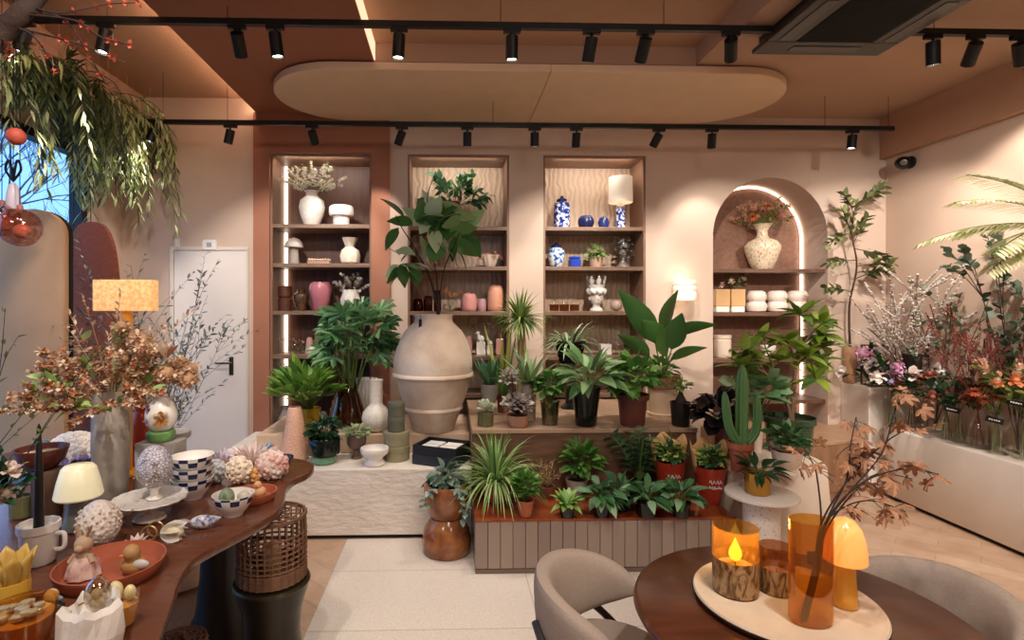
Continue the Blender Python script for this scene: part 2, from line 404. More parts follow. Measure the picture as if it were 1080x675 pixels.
# ---- shelving in the recesses
shelfm = wood('shelf_wood', '#8a6c58', '#6d5343', .45, (3, 20, 20))
darkw = wood('niche_wood', '#6a4636', '#4e3226', .5, (14, 14, 1.2))
def relief(name, c1, c2):
    t = NT(name); b = t.principled(.6); v = t.coord((1, 1, 1))
    wv = t.n('ShaderNodeTexWave', wave_type='BANDS', bands_direction='X', Scale=6.0, Distortion=5.0, Detail=1.0); wv.inputs['Detail Scale'].default_value = 1.6
    t.l(v, wv.inputs['Vector']); t.l(t.ramp(wv.outputs['Fac'], [(.1, c1), (.8, c2)]), b.inputs['Base Color']); t.bump(b, wv.outputs['Fac'], .45, .015); return t.m
relm = relief('relief_panel', '#c9ac93', '#d6bba2')
def niche(label, X, zt, zb, shelves, backm, sidem, strip=None, edge=.0):
    zb = zb + .002; zt = zt - .001
    o = thing('niche_shelving', label, 'shelving', (X[0], YB, 0)); Wd = X[1] - X[0]; e = .001
    MB().box((e, DB - YB + .02, zb), (Wd - e, DB - YB + .04, zt)).build('back_panel', backm, o, smooth=False)
    for a in (e, Wd - .02): MB().box((a, .004, zb), (a + .018, DB - YB + .0195, zt - .0215)).build('side_panel', sidem, o, smooth=False)
    MB().box((e, .004, zt - .021), (Wd - e, DB - YB + .0195, zt - .001)).build('top_panel', sidem, o, smooth=False)
    for z in shelves: bevel(MB().box((.0195, .002, z - .035), (Wd - .0205, DB - YB + .0195, z)).build('shelf', shelfm, o, smooth=False), .003)
    if strip: MB().box((strip, DB - YB - .012, zb), (strip + .022, DB - YB + .018, zt - .03)).build('light_strip', led, o, smooth=False)
    return o
Z1 = [2.315, 1.965, 1.540, 1.147, .815, .445]; Z2 = [2.30, 1.940, 1.535, 1.130, .79, .445]; ZA = [1.925, 1.525, 1.100, .72]
sidew = wood('side_wood', '#94705a', '#7c5b48', .5, (10, 10, 1.2))
niche('tall recessed shelving framed by the rust panel with an upright light strip', N1, ZN, ZB, Z1, darkw, sidew, .022)
niche('tall recessed shelving behind the big clay urn', N2, ZN, ZB, Z2, relm, sidew)
niche('tall recessed shelving holding blue and white ceramics', N3, ZN, ZB, Z2, relm, sidew)
o = thing('niche_shelving', 'arched recess with shelves and a glowing curved light strip', 'shelving', (xa, YB, 0))
pts = [(-ra, .102)] + [(ra, .102)] + [(ra * .998 * math.cos(PI * i / 24), zs + ra * .998 * math.sin(PI * i / 24)) for i in range(25)]
q = MB().prism([(x * .999, z) for x, z in pts], 0, .02).build('back_panel', wood('arch_wood', '#8d6450', '#73503f', .5, (16, 16, 1.2)), o, smooth=False); q.rotation_euler[0] = PI / 2; q.location[1] = DB - YB + .04
for z in ZA: bevel(MB().box((-ra + .001, .03, z - .035), (ra - .001, DB - YB + .0195, z)).build('shelf', wood('arch_shelf', '#70503f', '#5b3f31', .45, (3, 20, 20)), o, smooth=False), .003)
MB().tube([(-ra + .015, DB - YB - .005, .52)] + [((ra - .015) * math.cos(PI - PI * i / 24), DB - YB - .005, zs + (ra - .015) * math.sin(PI * i / 24)) for i in range(25)] + [(ra - .015, DB - YB - .005, .52)], .012, 6).build('light_strip', led, o)
for X in (N1, N2, N3):                 # small lamps let into the recess tops
    L = bpy.data.lights.new('recess_lamp', 'AREA'); L.shape = 'RECTANGLE'; L.size = .7; L.size_y = .03; L.energy = 3.2; L.color = (1, .9, .79)
    q = bpy.data.objects.new('recess_lamp', L); C.objects.link(q); q.location = ((X[0] + X[1]) / 2, YB + .03, ZN - .03); q.rotation_euler = (R(35), 0, 0)
# ---- hanging ceiling panel, air conditioner
p0, p1 = ground(288, 98, 3.235), ground(834, 98, 3.235); yn, yf = ground(540, 75, 3.235).y, ground(540, 129, 3.235).y
rr = (yf - yn) / 2; cy_ = (yf + yn) / 2
pts = [(p0.x + rr + rr * math.cos(a), cy_ + rr * math.sin(a)) for a in [PI / 2 + PI * i / 20 for i in range(21)]] + [(p1.x - rr + rr * math.cos(a), cy_ + rr * math.sin(a)) for a in [-PI / 2 + PI * i / 20 for i in range(21)]]
o = thing('ceiling_panel', 'long pale round-ended panel hung under the ceiling', 'ceiling panel', (0, 0, 3.235))
xm = xat(568, cy_)
MB().prism([q for q in pts if q[0] <= xm] [:21] + [(xm, yn), (xm, yf)], 0, .055, .006).build('panel_half', M('panel_pale', '#dcbd9e', .8, var=.03), o, smooth=False)
MB().prism([(xm + .004, yf), (xm + .004, yn)] + pts[21:], 0, .055, .006).build('panel_half', MATS['panel_pale'], o, smooth=False)
for x in (p0.x + 1, xm, p1.x - 1): MB().box((x - .03, cy_ - .03, .0551), (x + .03, cy_ + .03, .064)).build('hanger', blackm, o)
za = 3.16; q0, q1 = ground(791, 59, za), ground(924, 60, za); ay = q0.y
o = thing('air_conditioner', 'black square ceiling air conditioner with a dark grille', 'air conditioner', ((q0.x + q1.x) / 2, ay - .42, za))
ha = (q1.x - q0.x) / 2; acm = M('ac_black', '#2b2420', .4, var=.05)
w = MB(); w.box((-ha + .03, -ha + .03, .03), (ha - .03, ha - .03, .138)); w.build('housing', acm, o, smooth=False)
w = MB(); g_ = .17
for a in ((-ha, -ha, ha, -ha + g_), (-ha, ha - g_, ha, ha), (-ha, -ha + g_, -ha + g_, ha - g_), (ha - g_, -ha + g_, ha, ha - g_)): w.box((a[0], a[1], 0), (a[2], a[3], .0295))
bevel(w.build('face_frame', acm, o, smooth=False), .006)
w = MB(); w.box((-ha + g_, -ha + g_, .012), (ha - g_, ha - g_, .0295))
for i in range(26): x = -ha + g_ + (2 * ha - 2 * g_) * (i + .5) / 26; w.box((x - .003, -ha + g_, .004), (x + .003, ha - g_, .0119))
w.build('grille', M('ac_grille', '#060505', .6), o, smooth=False)
for ang in range(4):
    bevel(MB().box((-ha + .19, -ha + .055, -.004), (ha - .19, -ha + .12, -.0005)).build('louver', M('ac_louver', '#3d342e', .35), o, smooth=False), .003).rotation_euler[2] = ang * PI / 2
# timber box on the ceiling beside the air conditioner
w = MB(); w.box((xat(782, 3.2), 2.1, 3.24), (q0.x + .02, 3.3, 3.299)); tag(w.build('ceiling_box', ceilm, smooth=False), 'low boxed-in casing on the ceiling next to the air conditioner', 'casing')
# ---- tracks and spotlights
def spot_light(root, loc, d, e, ang, blend=.5, col=(1, .92, .83)):
    L = bpy.data.lights.new('spot_beam', 'SPOT'); L.energy = e; L.spot_size = R(ang); L.spot_blend = blend; L.color = col; L.shadow_soft_size = .035
    q = bpy.data.objects.new('spot_beam', L); C.objects.link(q); q.parent = root; q.location = loc
    q.rotation_euler = V3(d).to_track_quat('-Z', 'Y').to_euler()
lens_on = emit('spot_lens', '#fff1dc', 18.0)
lens_off = M('spot_lens_dim', '#3a342f', .2)
def head(label, px, py, Y, ztrack, d, e, ang, on, big, grp):
    x = xat(px, Y); o = thing('track_spotlight', label, 'spotlight', (x, Y, ztrack), 0, grp)
    d = V3(d).normalized(); r, L = (.036, .125) if big else (.034, .1)
    MB().box((-.05, -.014, -.022), (.05, .014, -.0005)).build('track_adapter', blackm, o, smooth=False)
    MB().tube([(0, 0, -.022), (0, 0, -.05)], .008, 8).build('arm', blackm, o)
    c = V3((0, 0, -.045)) + d * .0; q = (-d).to_track_quat('Z', 'Y').to_matrix().to_4x4()
    M4 = Matrix.Translation(V3((0, 0, -.05))) @ q
    MB().lathe([(r * .6, .012), (r, .008), (r, -L), (r * .86, -L), (r * .84, -L + .012)], n=20, M4=M4).build('lamp_body', blackm, o)
    MB().lathe([(0, -L + .011), (r * .83, -L + .011)], n=20, M4=M4).build('lens', lens_on if on else lens_off, o)
    if e: spot_light(o, V3((0, 0, -.05)) + d * (L + .015), d, e, ang)
Y1, T1, Y2, T2 = 3.15, 3.19, 4.37, 3.02
def track(label, x0, x1, Y, z, wires, zc):
    o = thing('light_track', label, 'light track', ((x0 + x1) / 2, Y, z)); h = (x1 - x0) / 2
    MB().box((-h, -.017, 0), (h, .017, .034)).build('track_rail', blackm, o, smooth=False)
    for px, zt in wires: MB().tube([(xat(px, Y) - o.location.x, 0, .034), (xat(px, Y) - o.location.x, 0, zt - z)], .0022, 5).build('hanging_wire', blackm, o)
track('long black rail of the front ceiling track crossing the room', XL + .25, q0.x - .004, Y1, T1, [(113, ZR), (240, ZC), (528, ZR), (700, ZR)], ZC)
track('short black rail of the front ceiling track beyond the air conditioner', q1.x + .004, XR - .1, Y1, T1, [(985, ZC)], ZC)
track('black rail of the rear ceiling track close to the shelves', xat(141, Y2), xat(942, Y2), Y2, T2, [(172, ZR), (240, ZR - .0), (520, 3.234), (870, ZC), (937, ZC)], ZC)
G1, G2 = 'spotlights on the front track', 'spotlights on the rear track'
nth = ['first', 'second', 'third', 'fourth', 'fifth', 'sixth', 'seventh', 'eighth', 'ninth', 'tenth', 'eleventh', 'twelfth']
K1, K2 = 1.0, 1.0
for i, (px, d, e, ang, on) in enumerate([
        (27, (-.3, -.05, -1), 40, 75, 1), (112, (-.15, -.1, -1), 60, 75, 1), (250, (-.1, 1.0, -1.0), 120, 66, 0), (290, (.1, .1, -1), 50, 60, 1),
        (421, (-.05, .05, -1), 45, 60, 1), (540, (0, .1, -1), 45, 60, 1), (624, (-.1, .42, -1), 60, 62, 1), (681, (.0, 1.0, -.98), 150, 68, 0),
        (771, (.5, 1.0, -.72), 120, 48, 0), (984, (.1, .1, -1), 50, 60, 1), (1029, (.35, .9, -.9), 130, 70, 0), (1075, (.7, .5, -1.), 80, 75, 1)]):
    head('%s spotlight from the window on the front ceiling track' % nth[i], px, 0, Y1, T1, d, e * K1, ang, on, True, G1)
for i, (px, d, e, ang, on) in enumerate([
        (163, (-.35, -.15, -1), 45, 90, 1), (243, (-.25, .1, -1), 25, 60, 1), (329, (.15, .75, -1), 25, 62, 0), (424, (-.45, .55, -1), 30, 62, 0), (493, (0, .3, -1), 25, 60, 1),
        (564, (0, .15, -1), 30, 60, 1), (608, (.05, .5, -1), 25, 62, 0), (695, (-.4, .6, -1), 30, 62, 0), (751, (.2, .55, -1), 25, 62, 0), (899, (-.1, .0, -1), 30, 62, 1)]):
    head('%s spotlight from the window on the rear ceiling track' % nth[i], px, 0, Y2, T2, d, e * K2, ang, on, False, G2)
# unseen area lights added behind the camera as soft ambient fill
for x, y, e in ((-1.6, -.9, 32), (1.0, .2, 36), (2.6, -1.0, 32)):
    L = bpy.data.lights.new('rear_fill_light', 'AREA'); L.shape = 'DISK'; L.size = .8; L.energy = e; L.color = (1, .92, .83)
    q = bpy.data.objects.new('rear_fill_light', L); C.objects.link(q); q.location = (x, y, 3.28); q.rotation_euler = (R(18), 0, 0)
# unseen spotlights added overhead to brighten the tables, screens and bench
for x, y, tx_, ty_, e in ((-.5, .9, -2.45, 3.8, 130), (-1.0, .8, -1.1, 1.7, 130), (.1, .8, .6, 2.2, 60), (1.0, .8, 1.0, 1.5, 85), (2.2, .8, 3.6, 2.6, 130), (2.9, .8, 3.7, 3.9, 330)):
    L = bpy.data.lights.new('fill_beam', 'SPOT'); L.energy = e; L.spot_size = R(64); L.spot_blend = .6; L.color = (1, .92, .83); L.shadow_soft_size = .04
    q = bpy.data.objects.new('fill_beam', L); C.objects.link(q); q.location = (x, y, 3.12); q.rotation_euler = (V3((tx_, ty_, 1.2 if ty_ > 3.2 else .75)) - q.location).to_track_quat('-Z', 'Y').to_euler()
# evening sky outside
wd = bpy.data.worlds.new('world'); bpy.context.scene.world = wd; wd.use_nodes = True
bg = wd.node_tree.nodes['Background']; bg.inputs[0].default_value = (.27, .56, 1.0, 1); bg.inputs[1].default_value = 2.1
# ================================================================= object helpers
def V(name, label, cat, px, Y, z, prof, mat, group=None, t=0, n=28, wob=None, parent=None, part=None):
    s = mpp(px, Y); p = pp(prof, s); mb = MB().lathe(shell(p, t * s) if t else p, n=n, wob=wob)
    o = mb.build(name, mat, loc=(xat(px, Y), Y, z + .001)); return tag(o, label, cat, group)
def lim(root):
    x, y = root.location.x, root.location.y
    return 3.975 - x, (DB + .012 if y > YB else YB - .02) - y
def clampP(root, P, m=.012):
    xm, ym = lim(root); return [V3((min(p.x, xm - m), min(p.y, ym - m), p.z)) for p in P]
def keep(root, p, d, l):
    xm, ym = lim(root); d = V3(d).normalized()
    if p.x + d.x * l > xm: d.x = min(d.x, max(-.2, (xm - p.x) / l - .05))
    if p.y + d.y * l > ym: d.y = min(d.y, max(-.2, (ym - p.y) / l - .05))
    return d
def sprays(root, name, mat, p0, n, L, spread, droop=.2, r=.003, seed=1, lean=(0, 0, 0), jit=.06, sub=0, r0=0, az=None, seg=6, lmin=.7, fy=1):
    g = random.Random(seed); paths = []; mb = MB()
    for i in range(n):
        a = (g.uniform(*az) if az else 2 * PI * (i + g.random() * .7) / n); el = PI / 2 - R(spread) * math.sqrt(g.uniform(.05, 1))
        d = dirv(a, el) + V3(lean); d.y *= fy; q = V3(p0) + V3((math.cos(a) * r0, math.sin(a) * r0, 0))
        l = L * g.uniform(lmin, 1); P = clampP(root, arc(q, d, l, droop, seg, jit, g)); paths.append(P)
        mb.tube(P, [r * (1 - .6 * k / seg) for k in range(seg + 1)], 5)
        for j in range(sub):
            k = g.randint(seg // 3, seg - 1); dd = (P[k + 1] - P[k]).normalized() + V3((g.uniform(-1, 1), g.uniform(-1, 1), g.uniform(-.3, .6))) * .8
            Q = arc(P[k], dd, l * g.uniform(.18, .4), droop, 4, jit, g); Q = clampP(root, Q); paths.append(Q); mb.tube(Q, [r * .6 * (1 - .15 * m) for m in range(5)], 4)
    mb.build(name, mat, root); return paths
def along(P, t):
    k = t * (len(P) - 1); i = min(int(k), len(P) - 2); return P[i].lerp(P[i + 1], k - i), (P[i + 1] - P[i]).normalized()
def leaves_on(root, name, mat, paths, k, L, W, shape='ov', t0=.3, droop=.4, ang=.9, seed=2, lob=0, n=3):
    g = random.Random(seed); mb = MB()
    for P in paths:
        for j in range(k):
            p, d = along(P, min(1, t0 + (1 - t0) * (j + g.random()) / k)); a = g.uniform(0, 2 * PI)
            side = d.orthogonal().normalized(); side = Matrix.Rotation(a, 3, d) @ side
            l = L * g.uniform(.7, 1.15); dd = keep(root, p, d + side * ang, l * 1.05)
            if lob: mb.lobed(p, dd, l, W, lob, droop, 110, g.uniform(-.6, .6))
            else: mb.leaf(p, dd, l, W * l / L, droop, .15, shape, n, g.uniform(-.8, .8))
    return mb.build(name, mat, root)
def blooms_on(root, name, mat, paths, kind, size, k=1, t0=.95, seed=3, core=None, every=1):
    g = random.Random(seed); mb = MB(); cb = MB(); ps = paths[::every]
    own = kind in ('rose', 'daisy', 'cluster', 'tulip', 'five') and len(ps) * k <= 42 and size > .028      # big blooms are parts of their own
    for P in ps:
        for j in range(k):
            p, d = along(P, min(1, t0 + (1 - t0) * (j + g.random()) / k) if k > 1 else 1)
            s = size * g.uniform(.75, 1.15); p = clampP(root, [p], s * 1.1)[0]; bloom(mb, p, d, kind, s, g, cb)
            if own:
                o = mb.build(name.rstrip('s'), mat, root)
                if core and cb.v: cb.build('flower_centre', core, o)
                mb, cb = MB(), MB()
    if own: return
    o = mb.build(name, mat, root)
    if core and cb.v: cb.build('flower_centre', core, o)
    return o
def bloom(mb, p, d, kind, s, g, cb=None):
    p = V3(p)
    if kind == 'ball': mb.ell(p, s, 8, 6)
    elif kind == 'tiny':
        for _ in range(3): mb.ell(p + V3((g.uniform(-s, s), g.uniform(-s, s), g.uniform(-s, s))) * 1.5, s * .6, 5, 4)
    elif kind == 'five':
        u = d.orthogonal().normalized(); u = Matrix.Rotation(g.random() * 6, 3, d) @ u
        for i in range(5):
            v = Matrix.Rotation(2 * PI * i / 5, 3, d) @ u; mb.leaf(p, v + d * .35, s, s * .75, .1, .2, 'round', 3, g.uniform(-.3, .3))
    elif kind == 'daisy':
        f_ = (d + V3((0, -.6, .2))).normalized(); u = f_.orthogonal().normalized()
        for ring, (q, m) in enumerate(((1, 14), (.7, 11))):
            for i in range(m):
                v = Matrix.Rotation(2 * PI * (i + .5 * ring) / m, 3, f_) @ u; mb.leaf(p + f_ * .05 * s * ring, v + f_ * (.15 + .3 * ring), s * q, s * .32, .1, .1, 'petal', 3)
        if cb: cb.ell(p + f_ * s * .1, s * .22, 8, 6)
    elif kind == 'rose':
        f_ = (d + V3((0, -.5, .3))).normalized(); u = f_.orthogonal().normalized()
        mb.ell(p + f_ * s * .25, s * .42, 8, 6)
        for ring, (q, m, e) in enumerate(((.75, 4, 1.5), (.95, 5, .9), (1.1, 6, .45))):
            for i in range(m):
                v = Matrix.Rotation(2 * PI * (i + .4 * ring) / m, 3, f_) @ u; mb.leaf(p + v * s * .12, v + f_ * e, s * q, s * .9, -.5 + .5 * ring, .35, 'round', 4)
    elif kind == 'cluster':
        if s > .028: mb.ell(p, s * .62, 8, 6)
        for _ in range(16):
            v = V3((g.gauss(0, 1), g.gauss(0, 1), g.gauss(0, 1) * .8)).normalized(); q = p + v * s * .8; u = v.orthogonal().normalized()
            for i in range(4):
                w = Matrix.Rotation(PI / 2 * i + g.random(), 3, v) @ u; mb.leaf(q, w + v * .4, s * .42, s * .36, .2, .2, 'round', 2)
    elif kind == 'tulip':
        u = d.orthogonal().normalized()
        for i in range(6):
            v = Matrix.Rotation(2 * PI * i / 6, 3, d) @ u; mb.leaf(p + v * s * .1, v * .55 + d, s * 1.3, s * .85, -.2 if d.z > 0 else .2, .5, 'petal', 4)
def bush(root, s, h0, hc, rx, rz, n, L, W, shape, mat, seed, droop=.6, lob=0, stem=None, up=.25, r=.7, name='foliage', off=(0, 0), rin=.35, sr=.5, fold=.15):
    g = random.Random(seed); mb = MB(); st = MB(); c = V3((off[0] * s, off[1] * s, hc * s))
    for i in range(n):
        z = g.uniform(-.75, 1); a = g.uniform(0, 2 * PI); q = math.sqrt(max(0, 1 - z * z)); d = V3((q * math.cos(a), q * math.sin(a), z)); rho = g.uniform(rin, r)
        p = c + V3((d.x * rx, d.y * rx, d.z * rz)) * rho * s
        dd = V3((d.x, d.y, d.z * .6 + up)); l = L * s * g.uniform(.75, 1.15)
        if lob: mb.lobed(p, dd, l, W, lob, droop, 112, g.uniform(-.5, .5))
        else: mb.leaf(p, dd, l, W * s * g.uniform(.8, 1.1), droop, fold, shape, 4, g.uniform(-.7, .7))
        if stem and i % 2 == 0:
            b = V3((c.x * .3, c.y * .3, h0 * s)); m = b.lerp(p, .5) + V3((0, 0, abs(p.z - b.z) * .12)); st.tube([b, m, p], sr * s * .9, 4)
    if stem: st.build('stems', stem, root)
    return mb.build(name, mat, root)
def rosette(root, s, h0, n, L, W, el, droop, mat, seed=1, shape='strap', name='foliage', r0=2, fold=.25, seg=6, off=(0, 0)):
    g = random.Random(seed); mb = MB()
    for i in range(n):
        a = 2.4 * i + g.uniform(-.2, .2); e = R(g.uniform(*el)); l = L * s * g.uniform(.7, 1.05)
        mb.leaf((off[0] * s + r0 * s * math.cos(a), off[1] * s + r0 * s * math.sin(a), h0 * s), dirv(a, e), l, W * s, droop * g.uniform(.7, 1.2), fold, shape, seg, g.uniform(-.2, .2))
    return mb.build(name, mat, root)
def pot(root, s, prof, mat, t=1.2, soil=.86, name='pot', n=28, wob=None, soilm=None):
    p = pp(prof, s); MB().lathe(shell(p, t * s), n=n, wob=wob).build(name, mat, root)
    zt = p[-1][1]; zi = zt * soil; ri = None
    for (r1, z1), (r2, z2) in zip(p, p[1:]):
        if z1 <= zi <= z2 and z2 > z1: ri = r1 + (r2 - r1) * (zi - z1) / (z2 - z1)
    ri = max((ri or p[-1][0]) - t * s * 1.05, .004)
    MB().lathe([(0, zi + .12 * s), (ri * .5, zi + .3 * s), (ri, zi)], n=18).build('soil', soilm or M('soil', '#2a1d15', .95, bump=.5), root)
    return zt / s
def plant(name, label, px, py, z, r, cat='plant', group=None, Y=None):
    if Y is None: p, s = stand(px, py, z, r)
    else: p, s = V3((xat(px, Y), Y, z)), mpp(px, Y)
    p.z += .001
    return thing(name, label, cat, p, 0, group), s
# ---- leaf colours
g_mid = leafmat('leaf_mid', ['#3c6a2c', '#568838', '#72a048', '#487a3a'])
g_dark = leafmat('leaf_dark', ['#16301a', '#24482a', '#2f5632', '#1c3a20'], .35)
g_deep = leafmat('leaf_deep', ['#264a2c', '#426b48', '#61895f', '#305a36'], .35)
g_lite = leafmat('leaf_light', ['#6f9a45', '#8db85a', '#a9c873', '#5d8a3c'])
g_lime = leafmat('leaf_lime', ['#a9bd4c', '#c4cf68', '#8aa53e'])
g_oliv = leafmat('leaf_olive', ['#4a5828', '#667636', '#86924c', '#3a4822'])
g_sage = leafmat('leaf_sage', ['#6f8574', '#8fa293', '#566c5c', '#a7b5a4'])
g_vari = leafmat('leaf_variegated', ['#2c5a30', '#3c6a3a', '#5b8658', '#9dbb92', '#34602f'])
g_blk = leafmat('leaf_black', ['#1b1416', '#2a2022', '#120d0f'], .25, .05)
g_silv = leafmat('leaf_silver', ['#b9aaa2', '#d8ccc4', '#8f817a', '#efe6de'], .6)
stemg = M('stem_green', '#55692f', .6); stemb = M('stem_brown', '#4a3022', .8); stemd = M('stem_dark', '#2a1a14', .8)
trunk = M('trunk', '#7a5d46', .85, bump=.5, bscale=60)
terra = M('terracotta', '#a8583a', .75, var=.14, scale=9, bump=.08)
terra_d = M('terracotta_dark', '#7d4534', .7, var=.15, scale=9)
pot_black = M('pot_black', '#0c100e', .2, var=.05)
cer_w = M('ceramic_white', '#efe7de', .35, var=.03)
cer_c = M('ceramic_cream', '#e0cdb8', .45, var=.06)
gl_clear = glass('glass_clear', '#fefefd', .03, .08)
gl_amber = glass('glass_amber', '#f4dcb0', .1, .3)
gl_brown = glass('glass_brown', '#c9a88c', .15, .4)
gl_red = glass('glass_red', '#b8342c', .25, .5)
# ================================================================= plinths
t = NT('travertine'); b = t.principled(.75); v = t.coord((1, 1, 2.2))
n = t.n('ShaderNodeTexNoise', Scale=3.0, Detail=8.0, Distortion=.7); t.l(v, n.inputs['Vector']); t.l(t.ramp(n.outputs[0], [(.3, '#d8cabb'), (.7, '#e6dacd')]), b.inputs['Base Color'])
n2 = t.n('ShaderNodeTexNoise', Scale=14.0, Detail=8.0); t.l(v, n2.inputs['Vector']); t.bump(b, n2.outputs[0], .5, .02); trav = t.m
brownw = wood('brown_front', '#7a5844', '#5d4131', .4, (2, 14, 14), .04)
LPX1 = .148; UPX1 = xat(735, 3.71); RPX = xat(776, 3.21)
o = thing('display_plinth', 'white travertine plinth under the clay urn and candles', 'plinth', (0, 0, 0))
bevel(MB().box((-1.72, 3.72, .028), (LPX1 - .002, 4.86, .477)).build('plinth_block', trav, o, smooth=False), .006); MB().box((-1.70, 3.74, .005), (LPX1 - .02, 4.84, .0275)).build('plinth_base', blackm, o, smooth=False)
bevel(tag(MB().box((-1.45, 4.12, .478), (LPX1 - .002, 4.86, .62)).build('display_step', M('step_tan', '#cbab8e', .7, var=.05, bump=.06), smooth=False), 'raised tan step on the travertine plinth carrying the urn', 'plinth'), .006)
o = thing('display_plinth', 'brown wooden upper plinth filled with potted plants', 'plinth')
MB().box((LPX1, 3.715, .331), (UPX1, 4.86, .715)).build('plinth_front', brownw, o, smooth=False); MB().box((LPX1 + .02, 3.78, .005), (UPX1 - .02, 4.84, .3305)).build('plinth_base', brownw, o, smooth=False)
bevel(MB().box((LPX1, 3.705, .7155), (UPX1 + .005, 4.87, .745)).build('plinth_top', wood('light_top', '#b8977c', '#a08066', .4, (3, 12, 12)), o, smooth=False), .003)
o = thing('display_plinth', 'low plinth clad in narrow taupe tiles with a glossy red-brown top', 'plinth')
MB().box((LPX1 + .01, 3.23, .03), (RPX - .01, 3.70, .30)).build('plinth_core', M('grout', '#4a3a30', .9), o, smooth=False)
w = MB(); nt = int((RPX - LPX1) / .072); tw = (RPX - LPX1) / nt
for i in range(nt): w.box((LPX1 + i * tw + .0015, 3.212, .034), (LPX1 + (i + 1) * tw - .0015, 3.2295, .312))
for i in range(6): w.box((LPX1 - .001, 3.232 + i * .078, .034), (LPX1 + .009, 3.232 + i * .078 + .075, .312))
t = NT('taupe_tile'); b = t.principled(.22); gg = t.n('ShaderNodeNewGeometry'); t.l(t.ramp(gg.outputs['Random Per Island'], [(0, '#877468'), (1, '#9c887a')]), b.inputs['Base Color'])
bevel(w.build('tile_facing', t.m, o, smooth=False), .0025)
MB().box((LPX1 - .001, 3.214, .0005), (RPX, 3.70, .0295)).build('skirting', M('skirt_taupe', '#6d5a4e', .4), o, smooth=False)
bevel(MB().box((LPX1 - .003, 3.206, .3125), (RPX + .002, 3.704, .328)).build('plinth_top', spots('glazed_brown', [(.25, '#5a2415'), (.5, '#8c4223'), (.8, '#a85a30')], 7, .16, noise=True), o, smooth=False), .003)
# round plinths
rx_, ry_ = xat(810, 3.57), 3.57
o = MB().lathe([(.365, .0), (.37, .02), (.33, .55), (.32, .568), (.31, .57)], n=56).build('round_plinth', M('plinth_plaster', '#d9c5b2', .8, var=.04, bump=.08, bscale=14), loc=(rx_, ry_, .0045)); tag(o, 'round tapered plaster plinth carrying the cactus and the green glazed pot', 'plinth')
RPZ = .5755
w = MB(); rd = .65
pts = [(-ra + .004, DB - YB + .005), ] + [(-rd * math.cos(PI * i / 28), -rd * math.sin(PI * i / 28) - .002) for i in range(29)]
pts = [(-ra + .004, DB - YB + .012), (-ra + .004, -.002)] + [(-rd * math.cos(PI * i / 28), -rd * math.sin(PI * i / 28) - .002) for i in range(29)] + [(ra - .004, -.002), (ra - .004, DB - YB + .012)]
o = thing('drum_bench', 'half-round wooden drum seat built into the arched recess', 'bench', (xa, YB, 0))
w.prism(pts, .101, .47).build('drum_body', wood('drum_wood', '#9c7458', '#7d5a42', .45, (12, 12, 1.5)), o)
MB().prism([(-rd * math.cos(PI * i / 28) * .97, -rd * math.sin(PI * i / 28) * .97 - .003) for i in range(29)], .001, .1).build('drum_base', MATS['drum_wood'], o)
bevel(MB().prism(pts, .471, .50).build('drum_top', wood('drum_top', '#b08a6c', '#97735a', .4, (3, 12, 12)), o), .004)
p_ = V3((xat(803, 3.1), 3.1, .001)); o = thing('pedestal_table', 'small round terrazzo pedestal table holding the gold pot', 'table', p_)
tz = spots('terrazzo', [(.12, '#6e5b4d'), (.2, '#d9cabb'), (.6, '#e3d6c8')], 55, .4)
MB().lathe([(.115, 0), (.115, .012), (.098, .02), (.098, .485)], n=36).build('column', tz, o); MB().lathe([(.185, .4855), (.196, .492), (.196, .503), (.188, .51), (0, .51)], n=44).build('table_top', M('terrazzo_pale', '#ded0c2', .45, var=.06, scale=50), o)
# bench along the side wall and its corner block
bm_ = M('bench_white', '#e2d6ca', .7, var=.03, bump=.15, bscale=12)
pts = [(3.999, -1.0), (3.999, 4.545)] + [(3.78 + .18 * math.cos(a), 4.365 + .18 * math.sin(a)) for a in [PI / 2 + PI / 2 * i / 10 for i in range(11)]] + [(3.60, -1.0)]
o = thing('display_bench', 'long white plastered bench with flower vases along the side wall', 'bench')
MB().prism([(3.999, -.98), (3.999, 4.54)] + [(3.80 + .17 * math.cos(a), 4.36 + .17 * math.sin(a)) for a in [PI / 2 + PI / 2 * i / 10 for i in range(11)]] + [(3.63, -.98)], .0005, .03).build('plinth_base', blackm, o, smooth=False)
MB().prism(pts, .0305, .58, .006).build('bench_body', bm_, o)
o = bevel(tag(MB().box((3.575, 4.56, .0005), (3.998, 4.895, .885)).build('corner_block', bm_, smooth=False), 'tall white block in the corner under the glass case', 'plinth'), .008)
# ================================================================= things on the shelves
SY = YB + .15
def sh(px, z, name, label, cat, prof, mat, **k): return V(name, label, cat, px, k.pop('Y', SY), z, prof, mat, **k)
ss = mpp(500, SY)
# first recess
sh(329, Z1[0], 'vase', 'round white speckled vase on the top shelf by the rust panel', 'vase', '7,0 8,1 12,12 13.5,20 12,27 6,32 6,35 8,37', spots('white_speckle', [(.2, '#b9a898'), (.35, '#efe8e0')], 90, .5, bump=.1), t=1)
def blossom(label, px, z, hb, L, spread, n, seed, sub=3, size=.016, cols=None, kind='five', name='blossom_branches', lean=(0, 0, 0), Y=None, leaf=None, lk=0, az=None):
    Y = Y or SY; o = thing(name, label, 'flowers', (xat(px, Y), Y, z + hb * mpp(px, Y)))
    P = sprays(o, 'stems', stemb, (0, 0, -.05), n, L, spread, .15, .0025, seed, lean, .09, sub, az=az, fy=.4)
    blooms_on(o, 'blossoms', cols or leafmat('white_blossom', ['#f6efe2', '#fffaf0', '#f0e4d0'], .6), P, kind, size, 7, .35, seed)
    if lk: leaves_on(o, 'leaves', leaf, P, lk, .03, .014, seed=seed)
    return o
blossom('cloud of white blossom twigs in the speckled vase on the top shelf', 329, Z1[0], 37, .335, 64, 22, 5, leaf=g_lite, lk=2)
